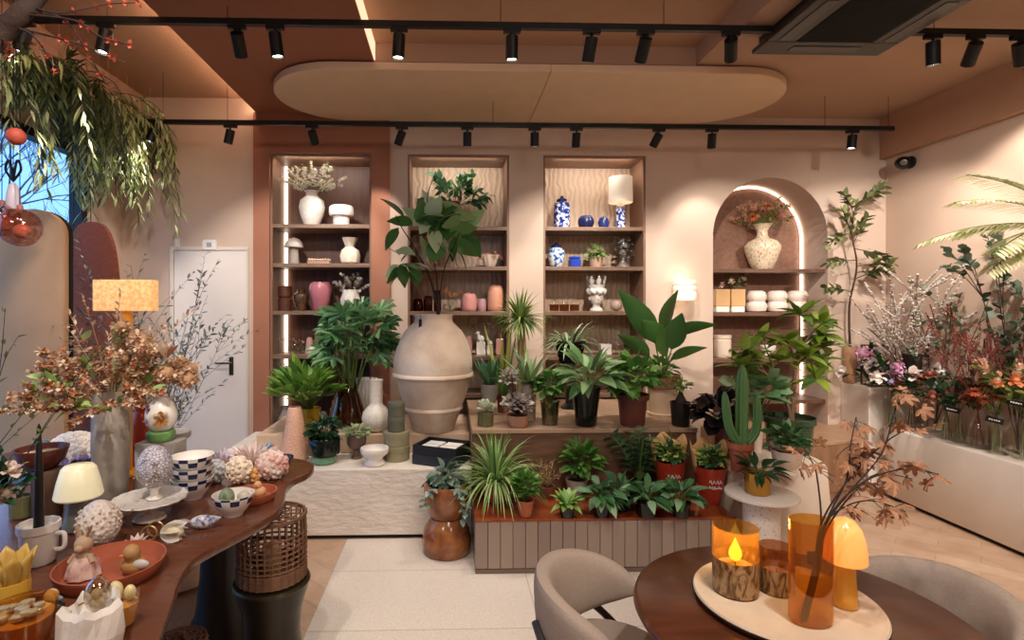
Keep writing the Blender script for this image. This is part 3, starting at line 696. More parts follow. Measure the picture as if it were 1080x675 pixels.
sh(360, Z1[0], 'planter', 'white thick-rimmed pot on the top shelf next to the blossom vase', 'pot', '8,0 8.5,1 8.5,10 12,11 13,14 12.5,20 11,21.5', cer_w, t=2)
o = thing('mushroom_lamp', 'small grey mushroom lamp on the second shelf by the light strip', 'lamp', (xat(310, SY), SY, Z1[1] + .001))
MB().lathe(pp('5,0 5.5,1 4.5,14 4,18', ss)).build('lamp_base', M('grey_matt', '#a59a90', .6), o); MB().lathe(pp('9.5,17.5 9.5,18.5 8.5,23 5,26.5 0,28', ss)).build('lamp_shade', M('grey_lite', '#c2b8ae', .5), o)
o = thing('ornament_box', 'low box of small pinkish beads on the second shelf', 'box', (xat(337, SY), SY, Z1[1] + .001))
MB().box((-.1, -.05, 0), (.1, .05, .03)).build('tray', M('box_pink', '#a9836c', .6), o, smooth=False)
w = MB()
for i in range(8):
    for j in range(4): w.ell((-.085 + i * .0243, -.037 + j * .025, .04), .0118, 8, 6)
w.build('beads', M('bead', '#d8b7a2', .4), o)
sh(369, Z1[1], 'vase', 'cream ruffled vase with a flared neck on the second shelf', 'vase', '7,0 9.5,2 10.5,9 9,15 5,18 5.5,21 7.5,26 8,28', M('cream_rough', '#e4d3c0', .6, bump=.5, bscale=30), t=1, wob=lambda a, z: 1 + .05 * math.sin(7 * a))
w = sh(300.6, Z1[2], 'candle_holder', 'dark wooden two-part cylinder on the third shelf', 'holder', '7,0 7,12 6,13 6,14 7.2,15 7.2,25 6,26', wood('walnut', '#5d3423', '#472518', .35))
sh(317.8, Z1[2], 'vase', 'small bronze metallic vase on the third shelf', 'vase', '4,0 5,1 8,12 7.5,17 4,20 4.5,22', M('bronze', '#8a6b52', .22, .85), t=.8)
sh(338, Z1[2], 'vase', 'pink faceted vase wider at the top on the third shelf', 'vase', '7,0 8,1 12,22 11,27 9,30', M('pink_gloss', '#b8707a', .22, var=.1), t=1, n=9)
sh(370, Z1[2], 'vase', 'white crumpled paper-like vase on the third shelf', 'vase', '6,0 9,3 10.5,12 8.5,18 8.5,22', M('white_crumple', '#ddd4ca', .5, bump=.8, bscale=16), t=.8, n=40, wob=lambda a, z: 1 + .1 * math.sin(9 * a + z * 60))
blossom('spreading white blossom twigs in the crumpled vase on the third shelf', 370, Z1[2], 22, .23, 70, 9, 15, az=(.2 * PI, 1.9 * PI))
for i, (px, h, lab, c) in enumerate(((296.5, 19, 'clear glass bud vase with pale pink flowers nearest the light strip', '#e3b7b0'), (304, 17, 'clear glass bud vase with cream pink flowers, second from the light strip', '#e9cdbd'), (311, 15, 'clear glass bud vase with dusty rose flowers, third from the light strip', '#c98d86'), (317.8, 14, 'clear glass bud vase with peach flowers beside the pink cone', '#dfae94'))):
    o = thing('bud_vase', lab, 'vase', (xat(px, SY), SY, Z1[3] + .001), 0, 'bud vases on the fourth shelf')
    MB().lathe(shell(pp('3,0 3.5,1 3.5,6 1.6,9 1.8,11', ss), .5 * ss), n=14).build('glass_bottle', gl_clear, o)
    P = sprays(o, 'stems', stemg, (0, 0, .02), 4, h * ss, 25, .1, .0015, i); blooms_on(o, 'flowers', M('budflower%d' % i, c, .6), P, 'five', .014, 2, .8, i)
sh(326.6, Z1[3], 'candle', 'pale pink cone candle on the fourth shelf', 'candle', '4.6,0 4.8,1 3,15 2,17', M('pink_wax', '#d8a796', .5))
sh(338, Z1[3], 'candle', 'terracotta pillar candle with a dark band on the fourth shelf', 'candle', '5.5,0 5.5,9 4.8,9.5 4.8,11 5.8,11.5 5.8,22 5,22.5', M('terra_wax', '#b3664a', .5))
sh(348, Z1[3], 'cup', 'tiny cream cup beside the terracotta pillar candle', 'cup', '2.5,0 3.5,4 3.8,10', cer_c, t=.6)
o = bevel(tag(MB().box((-.05, -.05, 0), (.05, .05, .085)).build('gift_box', M('box_grey', '#8f8078', .6), smooth=False, loc=(xat(360, SY), SY, Z1[3] + .001)), 'grey square box on the fourth shelf behind the big leaves', 'box'))
sh(306, Z1[4], 'bowl', 'shiny dark blue round bowl on the fifth shelf', 'bowl', '6,0 11,5 13,13 12,20 8,24', M('navy_gloss', '#0e1530', .08, var=.3), t=1)
sh(302, Z1[5], 'vase', 'white crumpled vase on the lowest shelf behind the peach vase', 'vase', '7,0 8.5,4 8,12 5,20 6,25', MATS['white_crumple'], t=.8, n=36, wob=lambda a, z: 1 + .09 * math.sin(8 * a + z * 70))
# second recess
sh(479, Z2[0], 'vase', 'ruby red glass vase on the top shelf behind the tall leafy plant', 'vase', '5,0 6.5,1 6.5,12 5.5,15 6.8,18 6.5,28', M('ruby', '#8e1f1e', .08, var=.2), t=.8)
o = thing('foliage_bouquet', 'spray of dark greenery in the ruby vase on the top shelf', 'flowers', (xat(479, SY), SY, Z2[0] + 28 * ss))
P = sprays(o, 'stems', stemg, (0, 0, -.05), 20, .37, 86, .25, .003, 11, sub=1, fy=.5); leaves_on(o, 'leaves', g_deep, P, 5, .095, .055, 'ov', .35, .5, seed=12); leaves_on(o, 'young_leaves', g_lite, P[::3], 4, .05, .03, 'ov', .5, seed=13)
sh(451, Z2[1], 'vase', 'round beige vase on the second shelf behind the tall leafy plant', 'vase', '6,0 9,3 11,12 9.5,20 6,24 6.5,26', M('beige_cer', '#c9a890', .5), t=.8)
o = thing('flower_bowl', 'small ribbed white bowl of coral and white flowers on the second shelf', 'bowl', (xat(517, SY), SY, Z2[1] + .001))
MB().lathe(shell(pp('4,0 6,3 8.5,10 9,13', ss), .7 * ss), n=36, wob=lambda a, z: 1 + .06 * math.sin(12 * a)).build('bowl', cer_c, o)
P = sprays(o, 'stems', stemg, (0, 0, .03), 16, .14, 60, .2, .0015, 4); blooms_on(o, 'coral_flowers', leafmat('coral_fl', ['#d8674f', '#e59a84', '#f0cbb9', '#c4523f'], .6), P, 'cluster', .022, 1, seed=5)
for px, lab, h, c in ((440.8, 'dark red glass candle jar on the third shelf, furthest from the peach vase', 13, 5), (451.4, 'amber red glass candle jar with a clear top on the third shelf', 16, 4.4), (461.5, 'slim dark red glass bottle on the third shelf by the tulip glass', 22, 3.6)):
    o = thing('candle_jar', lab, 'candle', (xat(px, SY), SY, Z2[2] + .001), 0, 'red glass candle jars')
    MB().lathe(shell(pp('%g,0 %g,1 %g,%g %g,%g' % (c, c + .3, c + .3, h * .7, c * .8, h), ss), .6 * ss), n=18).build('glass_jar', glass('wine_glass', '#c8705c', .1, .3, .03, .4, '#9a3422'), o)
    MB().lathe([(0, .008), (c * ss * .8, .008), (c * ss * .8, h * ss * .5), (0, h * ss * .5)], n=16).build('wax', M('red_wax', '#6e1c14', .5), o)
o = thing('tulip_vase', 'clear glass vase with peach freesia flowers on the third shelf', 'vase', (xat(475, SY), SY, Z2[2] + .001))
MB().lathe(shell(pp('3,0 3.2,1 2.4,4 4.4,9 4.6,13', ss), .5 * ss), n=18).build('glass', gl_clear, o); P = sprays(o, 'stems', stemg, (0, 0, .02), 9, .2, 32, .25, .0018, 6); blooms_on(o, 'freesia_flowers', leafmat('peach_fl', ['#e59a6b', '#f0b98a', '#e0754f'], .6), P, 'tulip', .02, 2, .8, 6)
sh(494.5, Z2[2], 'vase', 'rose pink rounded-box vase on the third shelf', 'vase', '7,0 8,1 8.3,4 8.3,14 7,18 5,19', M('rose_satin', '#d08d84', .5, var=.05), n=32)
sh(508.2, Z2[2], 'vase', 'small mauve vase between the pink and peach vases', 'vase', '4,0 4.5,1 4.8,8 3.5,12 3,13', M('mauve', '#b58a90', .5), n=24)
sh(523, Z2[2], 'vase', 'tall peach capsule vase on the third shelf', 'vase', '7.5,0 8.7,1.5 9,5 9,20 7.5,25 4.5,27', M('peach_satin', '#d9987c', .5, var=.05), n=32)
o = thing('flower_vase', 'dusky pink vase with two drooping tulips on the fourth shelf', 'vase', (xat(492, SY), SY, Z2[3] + .001))
MB().lathe(shell(pp('5,0 6,2 6,12 5,18 5.5,20', ss), .6 * ss)).build('vase_body', M('dusk_pink', '#b78b80', .5), o)
w = MB(); hd = MB(); g = random.Random(3)
for dx, hz in ((5, 40), (16, 35)):
    q = [V3((0, 0, .1)), V3((dx * .3 * ss, 0, hz * .8 * ss)), V3((dx * ss, 0, hz * ss)), V3((dx * 1.3 * ss, -.01, hz * ss * .98))]; w.tube(spline(q, 4, False), .003, 6); bloom(hd, q[-1], V3((.9, 0, -.1)), 'tulip', .034, g)
w.leaf((0, 0, .12), (.5, -.2, .8), .16, .03, .9); w.build('stems', stemg, o); hd.build('tulip_heads', leafmat('tulip_pink', ['#d8a69a', '#e8c3b5'], .5), o)
def figurine(px, lab, h):
    o = thing('bird_figurine', lab, 'figurine', (xat(px, SY), SY, Z2[3] + .001)); k = h / 25
    bevel(MB().box((-.04 * k, -.035 * k, 0), (.04 * k, .035 * k, .12 * k)).build('stand', cer_w, o, smooth=False))
    w = MB(); w.ell((0, 0, .15 * k), (.034 * k, .024 * k, .03 * k)); w.ell((-.025 * k, 0, .2 * k), .016 * k); w.tube([(-.014 * k, 0, .16 * k), (-.025 * k, 0, .2 * k)], [.018 * k, .012 * k], 8)
    w.leaf((.02 * k, 0, .155 * k), (1, 0, .7), .06 * k, .03 * k, -.6); w.lathe([(.006 * k, 0), (.0005, .02 * k)], n=6, M4=Matrix.Translation((-.038 * k, 0, .2 * k)) @ Matrix.Rotation(-PI / 2, 4, 'Y'))
    w.build('bird', cer_w, o)
figurine(507, 'larger white ceramic bird perched on a white cube', 25); figurine(516.8, 'smaller white ceramic bird between the large one and the pink bottle', 18)
o = thing('bottle', 'pink square bottle with a small stopper on the fourth shelf', 'bottle', (xat(527.5, SY), SY, Z2[3] + .001))
bevel(MB().box((-.042, -.03, 0), (.042, .03, .15)).build('bottle_body', M('bottle_pink', '#d79a90', .2, var=.04), o, smooth=False), .008); MB().lathe([(.012, .151), (.012, .17), (.018, .172), (.018, .195), (.01, .2)], n=14).build('stopper', M('bottle_cap', '#a8584e', .3), o)
# third recess
bw = spots('blue_white', [(.42, '#16307e'), (.5, '#2a4fae'), (.56, '#e6e8ee'), (.7, '#f4f2ee')], 34, .15, noise=True)
bw2 = spots('blue_white_light', [(.36, '#1d4a9e'), (.46, '#6f9fd8'), (.54, '#eef0f2')], 30, .15, noise=True)
navy = M('navy_ceramic', '#17204e', .25, var=.3, scale=40)
def jar(px, z, lab, prof, lid, m):
    o = thing('ginger_jar', lab, 'jar', (xat(px, SY), SY, z + .001)); MB().lathe(pp(prof, ss)).build('jar_body', m, o); MB().lathe(pp(lid, ss)).build('lid', navy, o)
jar(592.5, Z2[0], 'tall blue and white lidded jar on the top shelf', '7.5,0 8.5,1.5 8.5,24 8,27 5,28.5', '5.2,28.6 5.4,31 3,32.5 1.6,33 1.8,34.5 0,35.5', bw)
jar(586.5, Z2[1], 'pale blue and white ginger jar on the second shelf', '5.5,0 7,2 9,12 8.5,18 5,20.5 5,21', '5.4,21.1 5.4,23 2.5,24.5 1.5,26 0,26.5', bw2)
w = MB()
for k in range(7):
    a = k * 2 * PI / 7; w.ell((3.6 * ss * math.cos(a), 3.6 * ss * math.sin(a), 7.2 * ss), (5.2 * ss, 5.2 * ss, 7 * ss), 12, 8)
tag(w.build('lobed_pot', navy, loc=(xat(618, SY), SY, Z2[0] + .002)), 'wide dark blue lobed ceramic pot on the top shelf', 'pot')
o = thing('ceramic_apple', 'small dark blue ceramic fruit with a stalk on the top shelf', 'ornament', (xat(636.5, SY), SY, Z2[0] + .001)); MB().lathe(pp('2,0 5,2 6,7 4.5,11.5 1.5,13 0,12', ss)).build('fruit', M('navy_mid', '#26356e', .25, var=.3, scale=40), o); MB().tube([(0, 0, 12 * ss), (.006, 0, 16 * ss)], .003, 6).build('stalk', navy, o)
o = thing('table_lamp', 'blue and white porcelain lamp with a large white drum shade', 'lamp', (xat(654.5, SY), SY, Z2[0] + .001))
MB().lathe(pp('5,0 5.2,1 4.6,4 4.6,18 5.2,20 4,22 2.5,23', ss)).build('lamp_base', bw, o); MB().lathe(pp('3.5,23.1 4.5,24 3.5,26 1,27 1,33', ss)).build('neck', cer_w, o)
MB().lathe(pp('12.4,28 12.6,28.4 12.2,55 11.9,55 12.1,28.6 12.1,28', ss), n=40).build('lamp_shade', glow('shade_white', '#efe3d4', .30, '#ffe2c2', .8), o)
o = thing('ceramic_box', 'bright cobalt blue square ceramic box on the second shelf', 'box', (xat(606, SY), SY, Z2[1] + .001))
cob = M('cobalt', '#1c3fae', .25); bevel(MB().box((-.05, -.05, 0), (.05, .05, .075)).build('box_body', cob, o, smooth=False), .008); bevel(MB().box((-.045, -.052, .078), (.045, .05, .105)).build('box_lid', cob, o, smooth=False), .008)
o, s_ = plant('potted_plant', 'beige pot of white and lime flowers on the second shelf', 628.5, 0, Z2[1], 7, Y=SY); pot(o, s_, '6,0 6.2,1 7.5,10 7.5,11', M('pot_beige', '#c7a78d', .7)); bush(o, s_, 10, 15, 14, 8, 46, 7, 4, 'ov', g_lite, 5, stem=stemg)
P = sprays(o, 'flower_stems', stemg, (0, 0, .08), 16, .13, 70, .2, .0015, 7); blooms_on(o, 'flowers', leafmat('cream_fl', ['#f4efda', '#e9e2bd'], .6), P, 'cluster', .018, 1, seed=8)
w = MB().lathe(pp('6,0 7,1 5,4 2.5,8 3,14 6,18 6,19', ss), n=30); g = random.Random(2)
for k in range(26):
    a = 2.4 * k; z = (8 + 22 * k / 26) * ss; w.leaf((4 * ss * math.cos(a), 4 * ss * math.sin(a), z), dirv(a, .3), 8 * ss, 7 * ss, .9, .3, 'round', 4)
w.ell((0, 0, 24 * ss), (6 * ss, 5 * ss, 7 * ss)); tag(w.build('sculptural_vase', M('pewter', '#a39c97', .25, .5), loc=(xat(657.5, SY), SY, Z2[1] + .001)), 'silvery sculptural vase of curled petals on the second shelf', 'vase')
for px, lab in ((584.5, 'amber based glass tumbler furthest from the white head vase'), (595, 'amber based glass tumbler, middle one of three'), (606, 'amber based glass tumbler beside the white head vase')):
    o = thing('tumbler', lab, 'glass', (xat(px, SY), SY, Z2[2] + .001), 0, 'amber tumblers'); MB().lathe(shell(pp('4.2,0 4.6,1 5,16', ss), .4 * ss), n=20).build('glass', gl_clear, o); MB().lathe(shell(pp('4.7,.2 4.9,1 5.06,7', ss), .1 * ss), n=20).build('amber_band', glass('glass_tan', '#ecd0b4', .1, .3, .03, .3, '#e0b088'), o)
# white head vase
o = thing('head_vase', 'white ceramic head vase wearing a crown on the third shelf', 'vase', (xat(629, SY), SY, Z2[2] + .001)); w = MB()
w.lathe(pp('7,0 7,2 4,4 3.6,8', ss)); w.ell((0, 0, 14 * ss), (7.4 * ss, 7.6 * ss, 8 * ss), 20, 14); w.ell((0, -7.6 * ss, 13 * ss), (1.1 * ss, 1.6 * ss, 2.2 * ss)); w.ell((0, -6.9 * ss, 9.6 * ss), (2 * ss, 1 * ss, .8 * ss))
for sx in (-1, 1): w.ell((sx * 2.8 * ss, -6.7 * ss, 15 * ss), (1.5 * ss, 1 * ss, .8 * ss)); w.ell((sx * 7.4 * ss, 0, 13.5 * ss), (1 * ss, 1.4 * ss, 2.2 * ss))
w.build('head', cer_w, o); w = MB()
for k in range(18):
    a = 2 * PI * k / 18; w.ell((8.2 * ss * math.cos(a), 8.2 * ss * math.sin(a), (20 + (k % 2) * 1.5) * ss), 3 * ss, 8, 6)
w.build('hair_curls', cer_w, o); w = MB(); w.lathe(shell(pp('7.5,22 8.5,24 9,28', ss), .8 * ss), n=28)
for k in range(8):
    a = 2 * PI * k / 8; w.leaf((8.8 * ss * math.cos(a), 8.8 * ss * math.sin(a), 27 * ss), dirv(a, 1.3), 9 * ss, 5 * ss, 0, .2, 'petal', 4); w.ell((10 * ss * math.cos(a), 10 * ss * math.sin(a), 36 * ss), 1.3 * ss, 8, 6)
w.build('crown', cer_w, o)
tag(MB().ell((0, 0, .052), .052, 20, 14).build('ornament_ball', M('pearl', '#c9b2a2', .12, .3), loc=(xat(650, SY), SY, Z2[2] + .001)), 'shiny pearly ball next to the white head vase', 'ornament')
o = bevel(tag(MB().box((-.05, -.05, 0), (.05, .05, .1)).build('candle_block', cer_w, smooth=False, loc=(xat(638, SY), SY, Z2[3] + .001)), 'white square block candle behind the big glossy leaves', 'candle'))
for i, px in enumerate((652, 663)): V('glass_tumbler', ('clear', 'smoky')[i] + ' glass tumbler on the fourth shelf behind the big glossy leaves', 'glass', px, SY, Z2[3], '4,0 4.4,1 5,17', (gl_clear, glass('glass_smoke', '#c9c2b8', .15, .5))[i], t=.5)
# arched recess
AY = YB + .2
pt = spots('painted_vase', [(.1, '#b0705e'), (.22, '#c8a888'), (.45, '#e0cdb4'), (.8, '#b5a484')], 34, .25, stretch=(1, 1, .5))
V('painted_vase', 'large painted cream vase with a pinched neck in the arched recess', 'vase', 804, AY, ZA[0], '9,0 10,1 13,8 17,20 17.5,25 14,30 6.5,33.5 5,37 5.5,42 8.5,47 10,48', pt, t=1)
s_ = mpp(804, AY); o = thing('flower_bouquet', 'wild bouquet with an orange daisy and pink blooms in the arched recess', 'flowers', (xat(804, AY), AY, ZA[0] + 48 * s_))
P = sprays(o, 'stems', stemg, (0, 0, -.06), 26, .33, 70, .25, .002, 21, sub=1, fy=.55); leaves_on(o, 'leaves', g_oliv, P, 4, .035, .018, seed=5)
blooms_on(o, 'filler_flowers', leafmat('filler', ['#e0c096', '#d07a5c', '#ecdcb8', '#b8705a'], .7), P, 'cluster', .026, 1, seed=7)
P = sprays(o, 'main_stems', stemg, (0, -.02, .0), 8, .2, 62, .2, .002, 23); blooms_on(o, 'orange_daisies', leafmat('orange_fl', ['#d8622a', '#e8813c'], .5), P, 'daisy', .065, 1, seed=9, core=M('daisy_core', '#3a1712', .8), every=2); blooms_on(o, 'pink_blooms', leafmat('pink_fl', ['#d88a86', '#e8b0a6'], .5), P[1:], 'rose', .034, 1, seed=9, every=2)
def squarevase(px, lab):
    s_ = mpp(px, AY); o = thing('square_vase', lab, 'vase', (xat(px, AY), AY, ZA[1] + .001), 0, 'amber square vases')
    bevel(MB().box((-7 * s_, -7 * s_, 0), (7 * s_, 7 * s_, 6 * s_)).build('vase_foot', cer_w, o, smooth=False)); bevel(MB().box((-7.5 * s_, -7.5 * s_, 6.1 * s_), (7.5 * s_, 7.5 * s_, 24 * s_)).build('vase_body', M('amber_cream', '#d3a777', .25, var=.1), o, smooth=False))
    return o
squarevase(759, 'amber square vase half hidden by the edge of the arched recess'); squarevase(775, 'amber square vase holding pale roses in the arched recess')
o = thing('rose_bouquet', 'loose pale pink and cream roses in the amber square vase', 'flowers', (xat(775, AY), AY, ZA[1] + 24.3 * s_)); P = sprays(o, 'stems', stemg, (0, 0, .002), 9, .16, 72, .3, .002, 31, fy=.6)
blooms_on(o, 'roses', leafmat('rose_pale', ['#ecc9c4', '#f1dfcf', '#e0aaa9'], .5), P, 'rose', .036, 1, seed=4, every=2); leaves_on(o, 'leaves', g_oliv, P, 6, .05, .025, seed=3)
rib = lambda a, z: 1 + .02 * math.sin(24 * a)
for px, lab in ((797.5, 'white ribbed bulging jar nearer the amber vases'), (819.5, 'white ribbed bulging jar nearer the glowing strip'), (841, 'white ribbed bulging jar behind the tall leafy tree')):
    V('ribbed_jar', lab, 'jar', px, AY, ZA[1], '7,0 9,1 10.5,6 9.5,9 8,11 9.5,13 10,17 8.5,21 6,22.5', M('jar_white', '#e2cfc2', .45, var=.03), group='white ribbed jars', n=72, wob=rib)
V('lidded_box', 'cream lidded box on the third shelf of the arched recess', 'box', 762, AY, ZA[2], '8,0 8.5,1 8.5,18 7.5,19 8.6,20 8.6,23', cer_c); V('cup', 'white footed cup behind the tree leaves in the arched recess', 'cup', 810, AY, ZA[2], '4,0 4.5,1 3,3 7,7 7.5,12', cer_w, t=.7)
V('cup', 'grey white beaker by the glowing strip in the arched recess', 'cup', 845, AY, ZA[2], '7,0 7.5,1 8,18', M('beaker', '#c9bdb2', .4), t=.7)
# ================================================================= plants and pots on the plinths
LZ, SZ, UZ, OZ = .4775, .6205, .7455, .3285
def lath(name, label, cat, px, py, z, r, prof, mat, group=None, t=0, n=28, wob=None, dy=0):
    p, s = stand(px, py, z, r); p.z += .001; q = pp(prof, s)
    return tag(MB().lathe(shell(q, t * s) if t else q, n=n, wob=wob).build(name, mat, loc=p), label, cat, group), p, s
def bigleaf(lf, st, s, a, b, W, dy0=0, dy1=0, droop=.5, h0=40, shape='ov', r=.9):
    A = V3((a[0] * s, dy0 * s, a[1] * s)); B = V3((b[0] * s, dy1 * s, b[1] * s)); d = B - A; L = d.length
    d2 = d.normalized() + V3((0, 0, droop * .5)); lf.leaf(A, d2, L * 1.05, W * s, droop, .3, shape, 8, 1.15 if B.x < A.x else -1.15)
    st.tube(spline([V3((0, 0, h0 * s)), V3((A.x * .5, A.y * .5, (h0 * s + A.z) * .5)), A], 4, False), [r * s * (1 - .05 * k) for k in range(9)], 6)
# clay urn and its branches
p, s = stand(457, 458, SZ, 21); p.z += .001; o = thing('clay_urn', 'huge weathered cream clay urn with ridges standing on the tan step', 'urn', p)
t = NT('urn_clay'); b = t.principled(.8); v = t.coord((1, 1, 1))
n = t.n('ShaderNodeTexNoise', Scale=4.0, Detail=8.0, Distortion=.4); t.l(v, n.inputs['Vector']); t.l(t.ramp(n.outputs[0], [(.3, '#b59c86'), (.5, '#cfb7a1'), (.7, '#dccab8')]), b.inputs['Base Color'])
n2 = t.n('ShaderNodeTexNoise', Scale=30.0, Detail=6.0); t.l(v, n2.inputs['Vector']); t.bump(b, n2.outputs[0], .25, .01)
MB().lathe(shell(pp('20,0 22,2 28,20 29.5,22 31,23 31,25 30.5,26 36,42 39,55 42,56.5 43,58 42.5,60 41,61 41.5,68 41,76 39,84 35,95 30,104 23,111 20,114 19.5,118 20.5,120 20.5,121.5', s), 2 * s), n=64, wob=lambda a, z: 1 + .006 * math.sin(3 * a + z * 9)).build('urn_body', t.m, o)
MB().box((-14 * s, -21.6 * s, 106 * s), (-11 * s, -20.8 * s, 117 * s)).build('tag', blackm, o, smooth=False)
MB().tube([(-12.5 * s, -21 * s, 117 * s), (-12 * s, -20.9 * s, 121.8 * s)], .002, 5).build('tag_string', blackm, o)
b0 = thing('leafy_branch', 'tall branches of big glossy oval leaves standing in the clay urn', 'branches', p + V3((0, 0, 60 * s)))
lf, st = MB(), MB(); g = random.Random(5)
stems = [[(3, 0), (6, 62), (3, 110), (-4, 150), (-6, 190), (2, 215)], [(4, 0), (6, 64), (10, 110), (22, 140), (30, 160)], [(1, 0), (5, 62), (-3, 105), (-20, 138), (-34, 160), (-40, 172)], [(2, 0), (5, 62), (-6, 112), (-22, 130), (-40, 136)]]
for k, S_ in enumerate(stems):
    P = spline([V3((x * s, (-4 + 3 * k) * s, (h - 40) * s)) for x, h in S_], 4, False); P = [q + V3((0, 0, (34 * s if q.z > 30 * s else 0))) for q in P]; st.tube(P, [.9 * s * (1 - .6 * i / len(P)) for i in range(len(P))], 6)
for x, h, dx, dh, W in ((-8, 175, -20, 22, 18), (-2, 190, -8, 30, 18), (0, 185, 24, 16, 22), (-22, 178, -24, 8, 17), (-30, 186, -20, 22, 15), (-36, 170, -14, -22, 17), (-20, 160, -10, -24, 18), (-12, 160, 4, -26, 20), (10, 172, 6, 28, 24), (16, 160, 26, 14, 26), (18, 150, 28, -8, 26), (14, 145, 16, -28, 24), (22, 175, 24, 14, 22), (30, 162, 22, -20, 24), (8, 150, -12, -22, 22), (4, 168, -20, 14, 22),
        (-36, 120, -14, 12, 15), (-28, 112, -10, -18, 13), (-20, 108, 4, -22, 14), (-34, 108, -20, -10, 12), (34, 172, 16, 22, 18), (26, 140, 10, -22, 20), (-5, 182, 12, 26, 18), (2, 155, 20, -14, 22)):
    h = h + 24 if x < -19 and h < 125 else 168 + (h - 165) * .72; dx, dh, W = dx * .85, dh * .8, W * .88; d = V3((dx, g.uniform(-14, 6), dh)).normalized(); lf.leaf((x * s, g.uniform(-8, 6) * s, (h - 60 + 40) * s), d, math.hypot(dx, dh) * 1.3 * s, W * 1.15 * s, .5, .12, 'ov', 6, g.uniform(-1.2, 1.2))
for k in range(26):
    x, h = ((g.uniform(-12, 30), g.uniform(160, 186)) if k < 18 else (g.uniform(-44, -20), g.uniform(126, 150))); a_ = g.uniform(0, 6.28); d = V3((math.cos(a_), g.uniform(-.9, .2), math.sin(a_) * .8)); lf.leaf((x * s, g.uniform(-16, 8) * s, (h - 20) * s), d, g.uniform(20, 29) * s, g.uniform(14, 21) * s, .6, .12, 'ov', 6, g.uniform(-1, 1))
st.build('stems', stemd, b0); lf.build('leaves', leafmat('leaf_ficus', ['#2f5228', '#467a3a', '#7ba36a', '#c2d6b0', '#386030', '#5a8a4c'], .3), b0)
# left plinth
o, p, s = lath('perforated_vase', 'tall peach ceramic cone vase with a carved lattice at the plinth corner', 'vase', 311, 488, LZ, 14, '13,0 14.5,2 13.5,12 8.5,44 7,53 6,55', spots('peach_lattice', [(.1, '#d9a589'), (.22, '#ecb99c'), (.7, '#efc3a8')], 60, .6, feature='DISTANCE_TO_EDGE', bump=.3), t=1)
o, s = plant('potted_fern', 'bright green upright fern in a gold glass pot on the step', 328, 457, SZ, 9, 'plant'); pot(o, s, '8,0 9,1 10,22 10.5,25', M('pot_gold', '#9a7a1e', .25, .3)); bush(o, s, 22, 44, 38, 24, 150, 24, 8, 'lance', leafmat('leaf_fern', ['#4c7a2c', '#6f9c3c', '#93b754', '#3c6426'], .4), 3, .7, stem=stemg, up=.8, off=(-6, 0), sr=.4)
o, s = plant('potted_plant', 'big star-leaved plant growing in a brown glass cone vase on the step', 366, 451, SZ, 20, 'plant'); MB().lathe(shell(pp('19,0 21,1.5 20,8 10,40 8.5,48', s), .7 * s), n=32).build('glass_vase', gl_brown, o); MB().lathe([(0, .004), (19 * s, .004), (18.6 * s, 7 * s), (0, 7 * s)], n=28).build('gravel', M('gravel', '#8a6a50', .8, bump=.8, bscale=60), o)
bush(o, s, 10, 92, 46, 44, 54, 24, 13, 'ov', leafmat('leaf_fatsia', ['#3a6a3c', '#5f8f5a', '#94b88a', '#4a7a48'], .35), 8, .35, 7, stemg, up=.35, off=(12, -4), rin=.4, r=.8, sr=.9)
V('pleated_vase', 'white pleated vase squeezed between brown glass and the round vase', 'vase', 387, 4.70, SZ, '7,0 8,2 11,20 10.5,32 11,42', cer_w, t=.8, n=64, wob=lambda a, z: 1 + .05 * math.sin(16 * a))
lath('vase', 'round white crackled vase with a straight tall neck on the step', 'vase', 397, 457, SZ, 11, '8,0 11,2 14.5,8 15.5,14 14,20 10,25 7,27.5 6.6,30 6.8,53 7.2,54', M('crackle_white', '#ddd3c4', .4, var=.12, scale=60, bump=.15, bscale=80), t=.8)
lath('cup', 'small pink beaker between the fern and the brown glass vase', 'cup', 338, 448, SZ, 5, '5,0 5.5,1 6,12', M('cup_pink', '#d3a79a', .5), t=.7)
o, s = plant('potted_plant', 'dark crinkled plant in a two-tone green glass bowl on the white plinth', 342, 491, LZ, 11, 'plant')
MB().lathe(pp('11,0 12.5,1 13,5 12.5,7.8', s)).build('bowl_foot', M('green_lite', '#6f9873', .12, var=.05), o); MB().lathe([(r, z + 8 * s) for r, z in shell(pp('12,0 16,2 16.5,4 16.5,18 16,19', s), 1 * s)], n=32).build('bowl', M('green_black', '#101c17', .08, var=.05), o)
bush(o, s, 22, 34, 19, 13, 60, 11, 8, 'ov', g_dark, 4, .9, stem=stemg); bush(o, s, 22, 42, 15, 6, 22, 8, 5, 'ov', g_sage, 5, .9, name='pale_leaves')
o, s = plant('potted_plant', 'pale succulent in a little purple-brown goblet on the white plinth', 376, 485, LZ, 6, 'plant'); pot(o, s, '5.5,0 6,1 3.5,3 3,9 8,12 10,16 10.4,25', M('goblet_plum', '#705650', .45)); bush(o, s, 24, 28, 17, 6, 90, 6, 5, 'round', leafmat('leaf_pale', ['#8fa678', '#b4c49a', '#cfd8b4'], .5), 6, .6)
lath('footed_bowl', 'white ribbed footed bowl at the front edge of the white plinth', 'bowl', 395, 493, LZ, 10, '10,0 11,1 11,3 8.5,6 9,8 14,12 15,16 14.5,18', cer_w, t=1.5)
tinm = M('tin_green', '#8d8466', .55, var=.08, bump=.2, bscale=50); tinm2 = M('tin_dark', '#5d5a48', .6, var=.1, bump=.3, bscale=50)
p, s = stand(418, 488, LZ, 14); z = p.z + .001
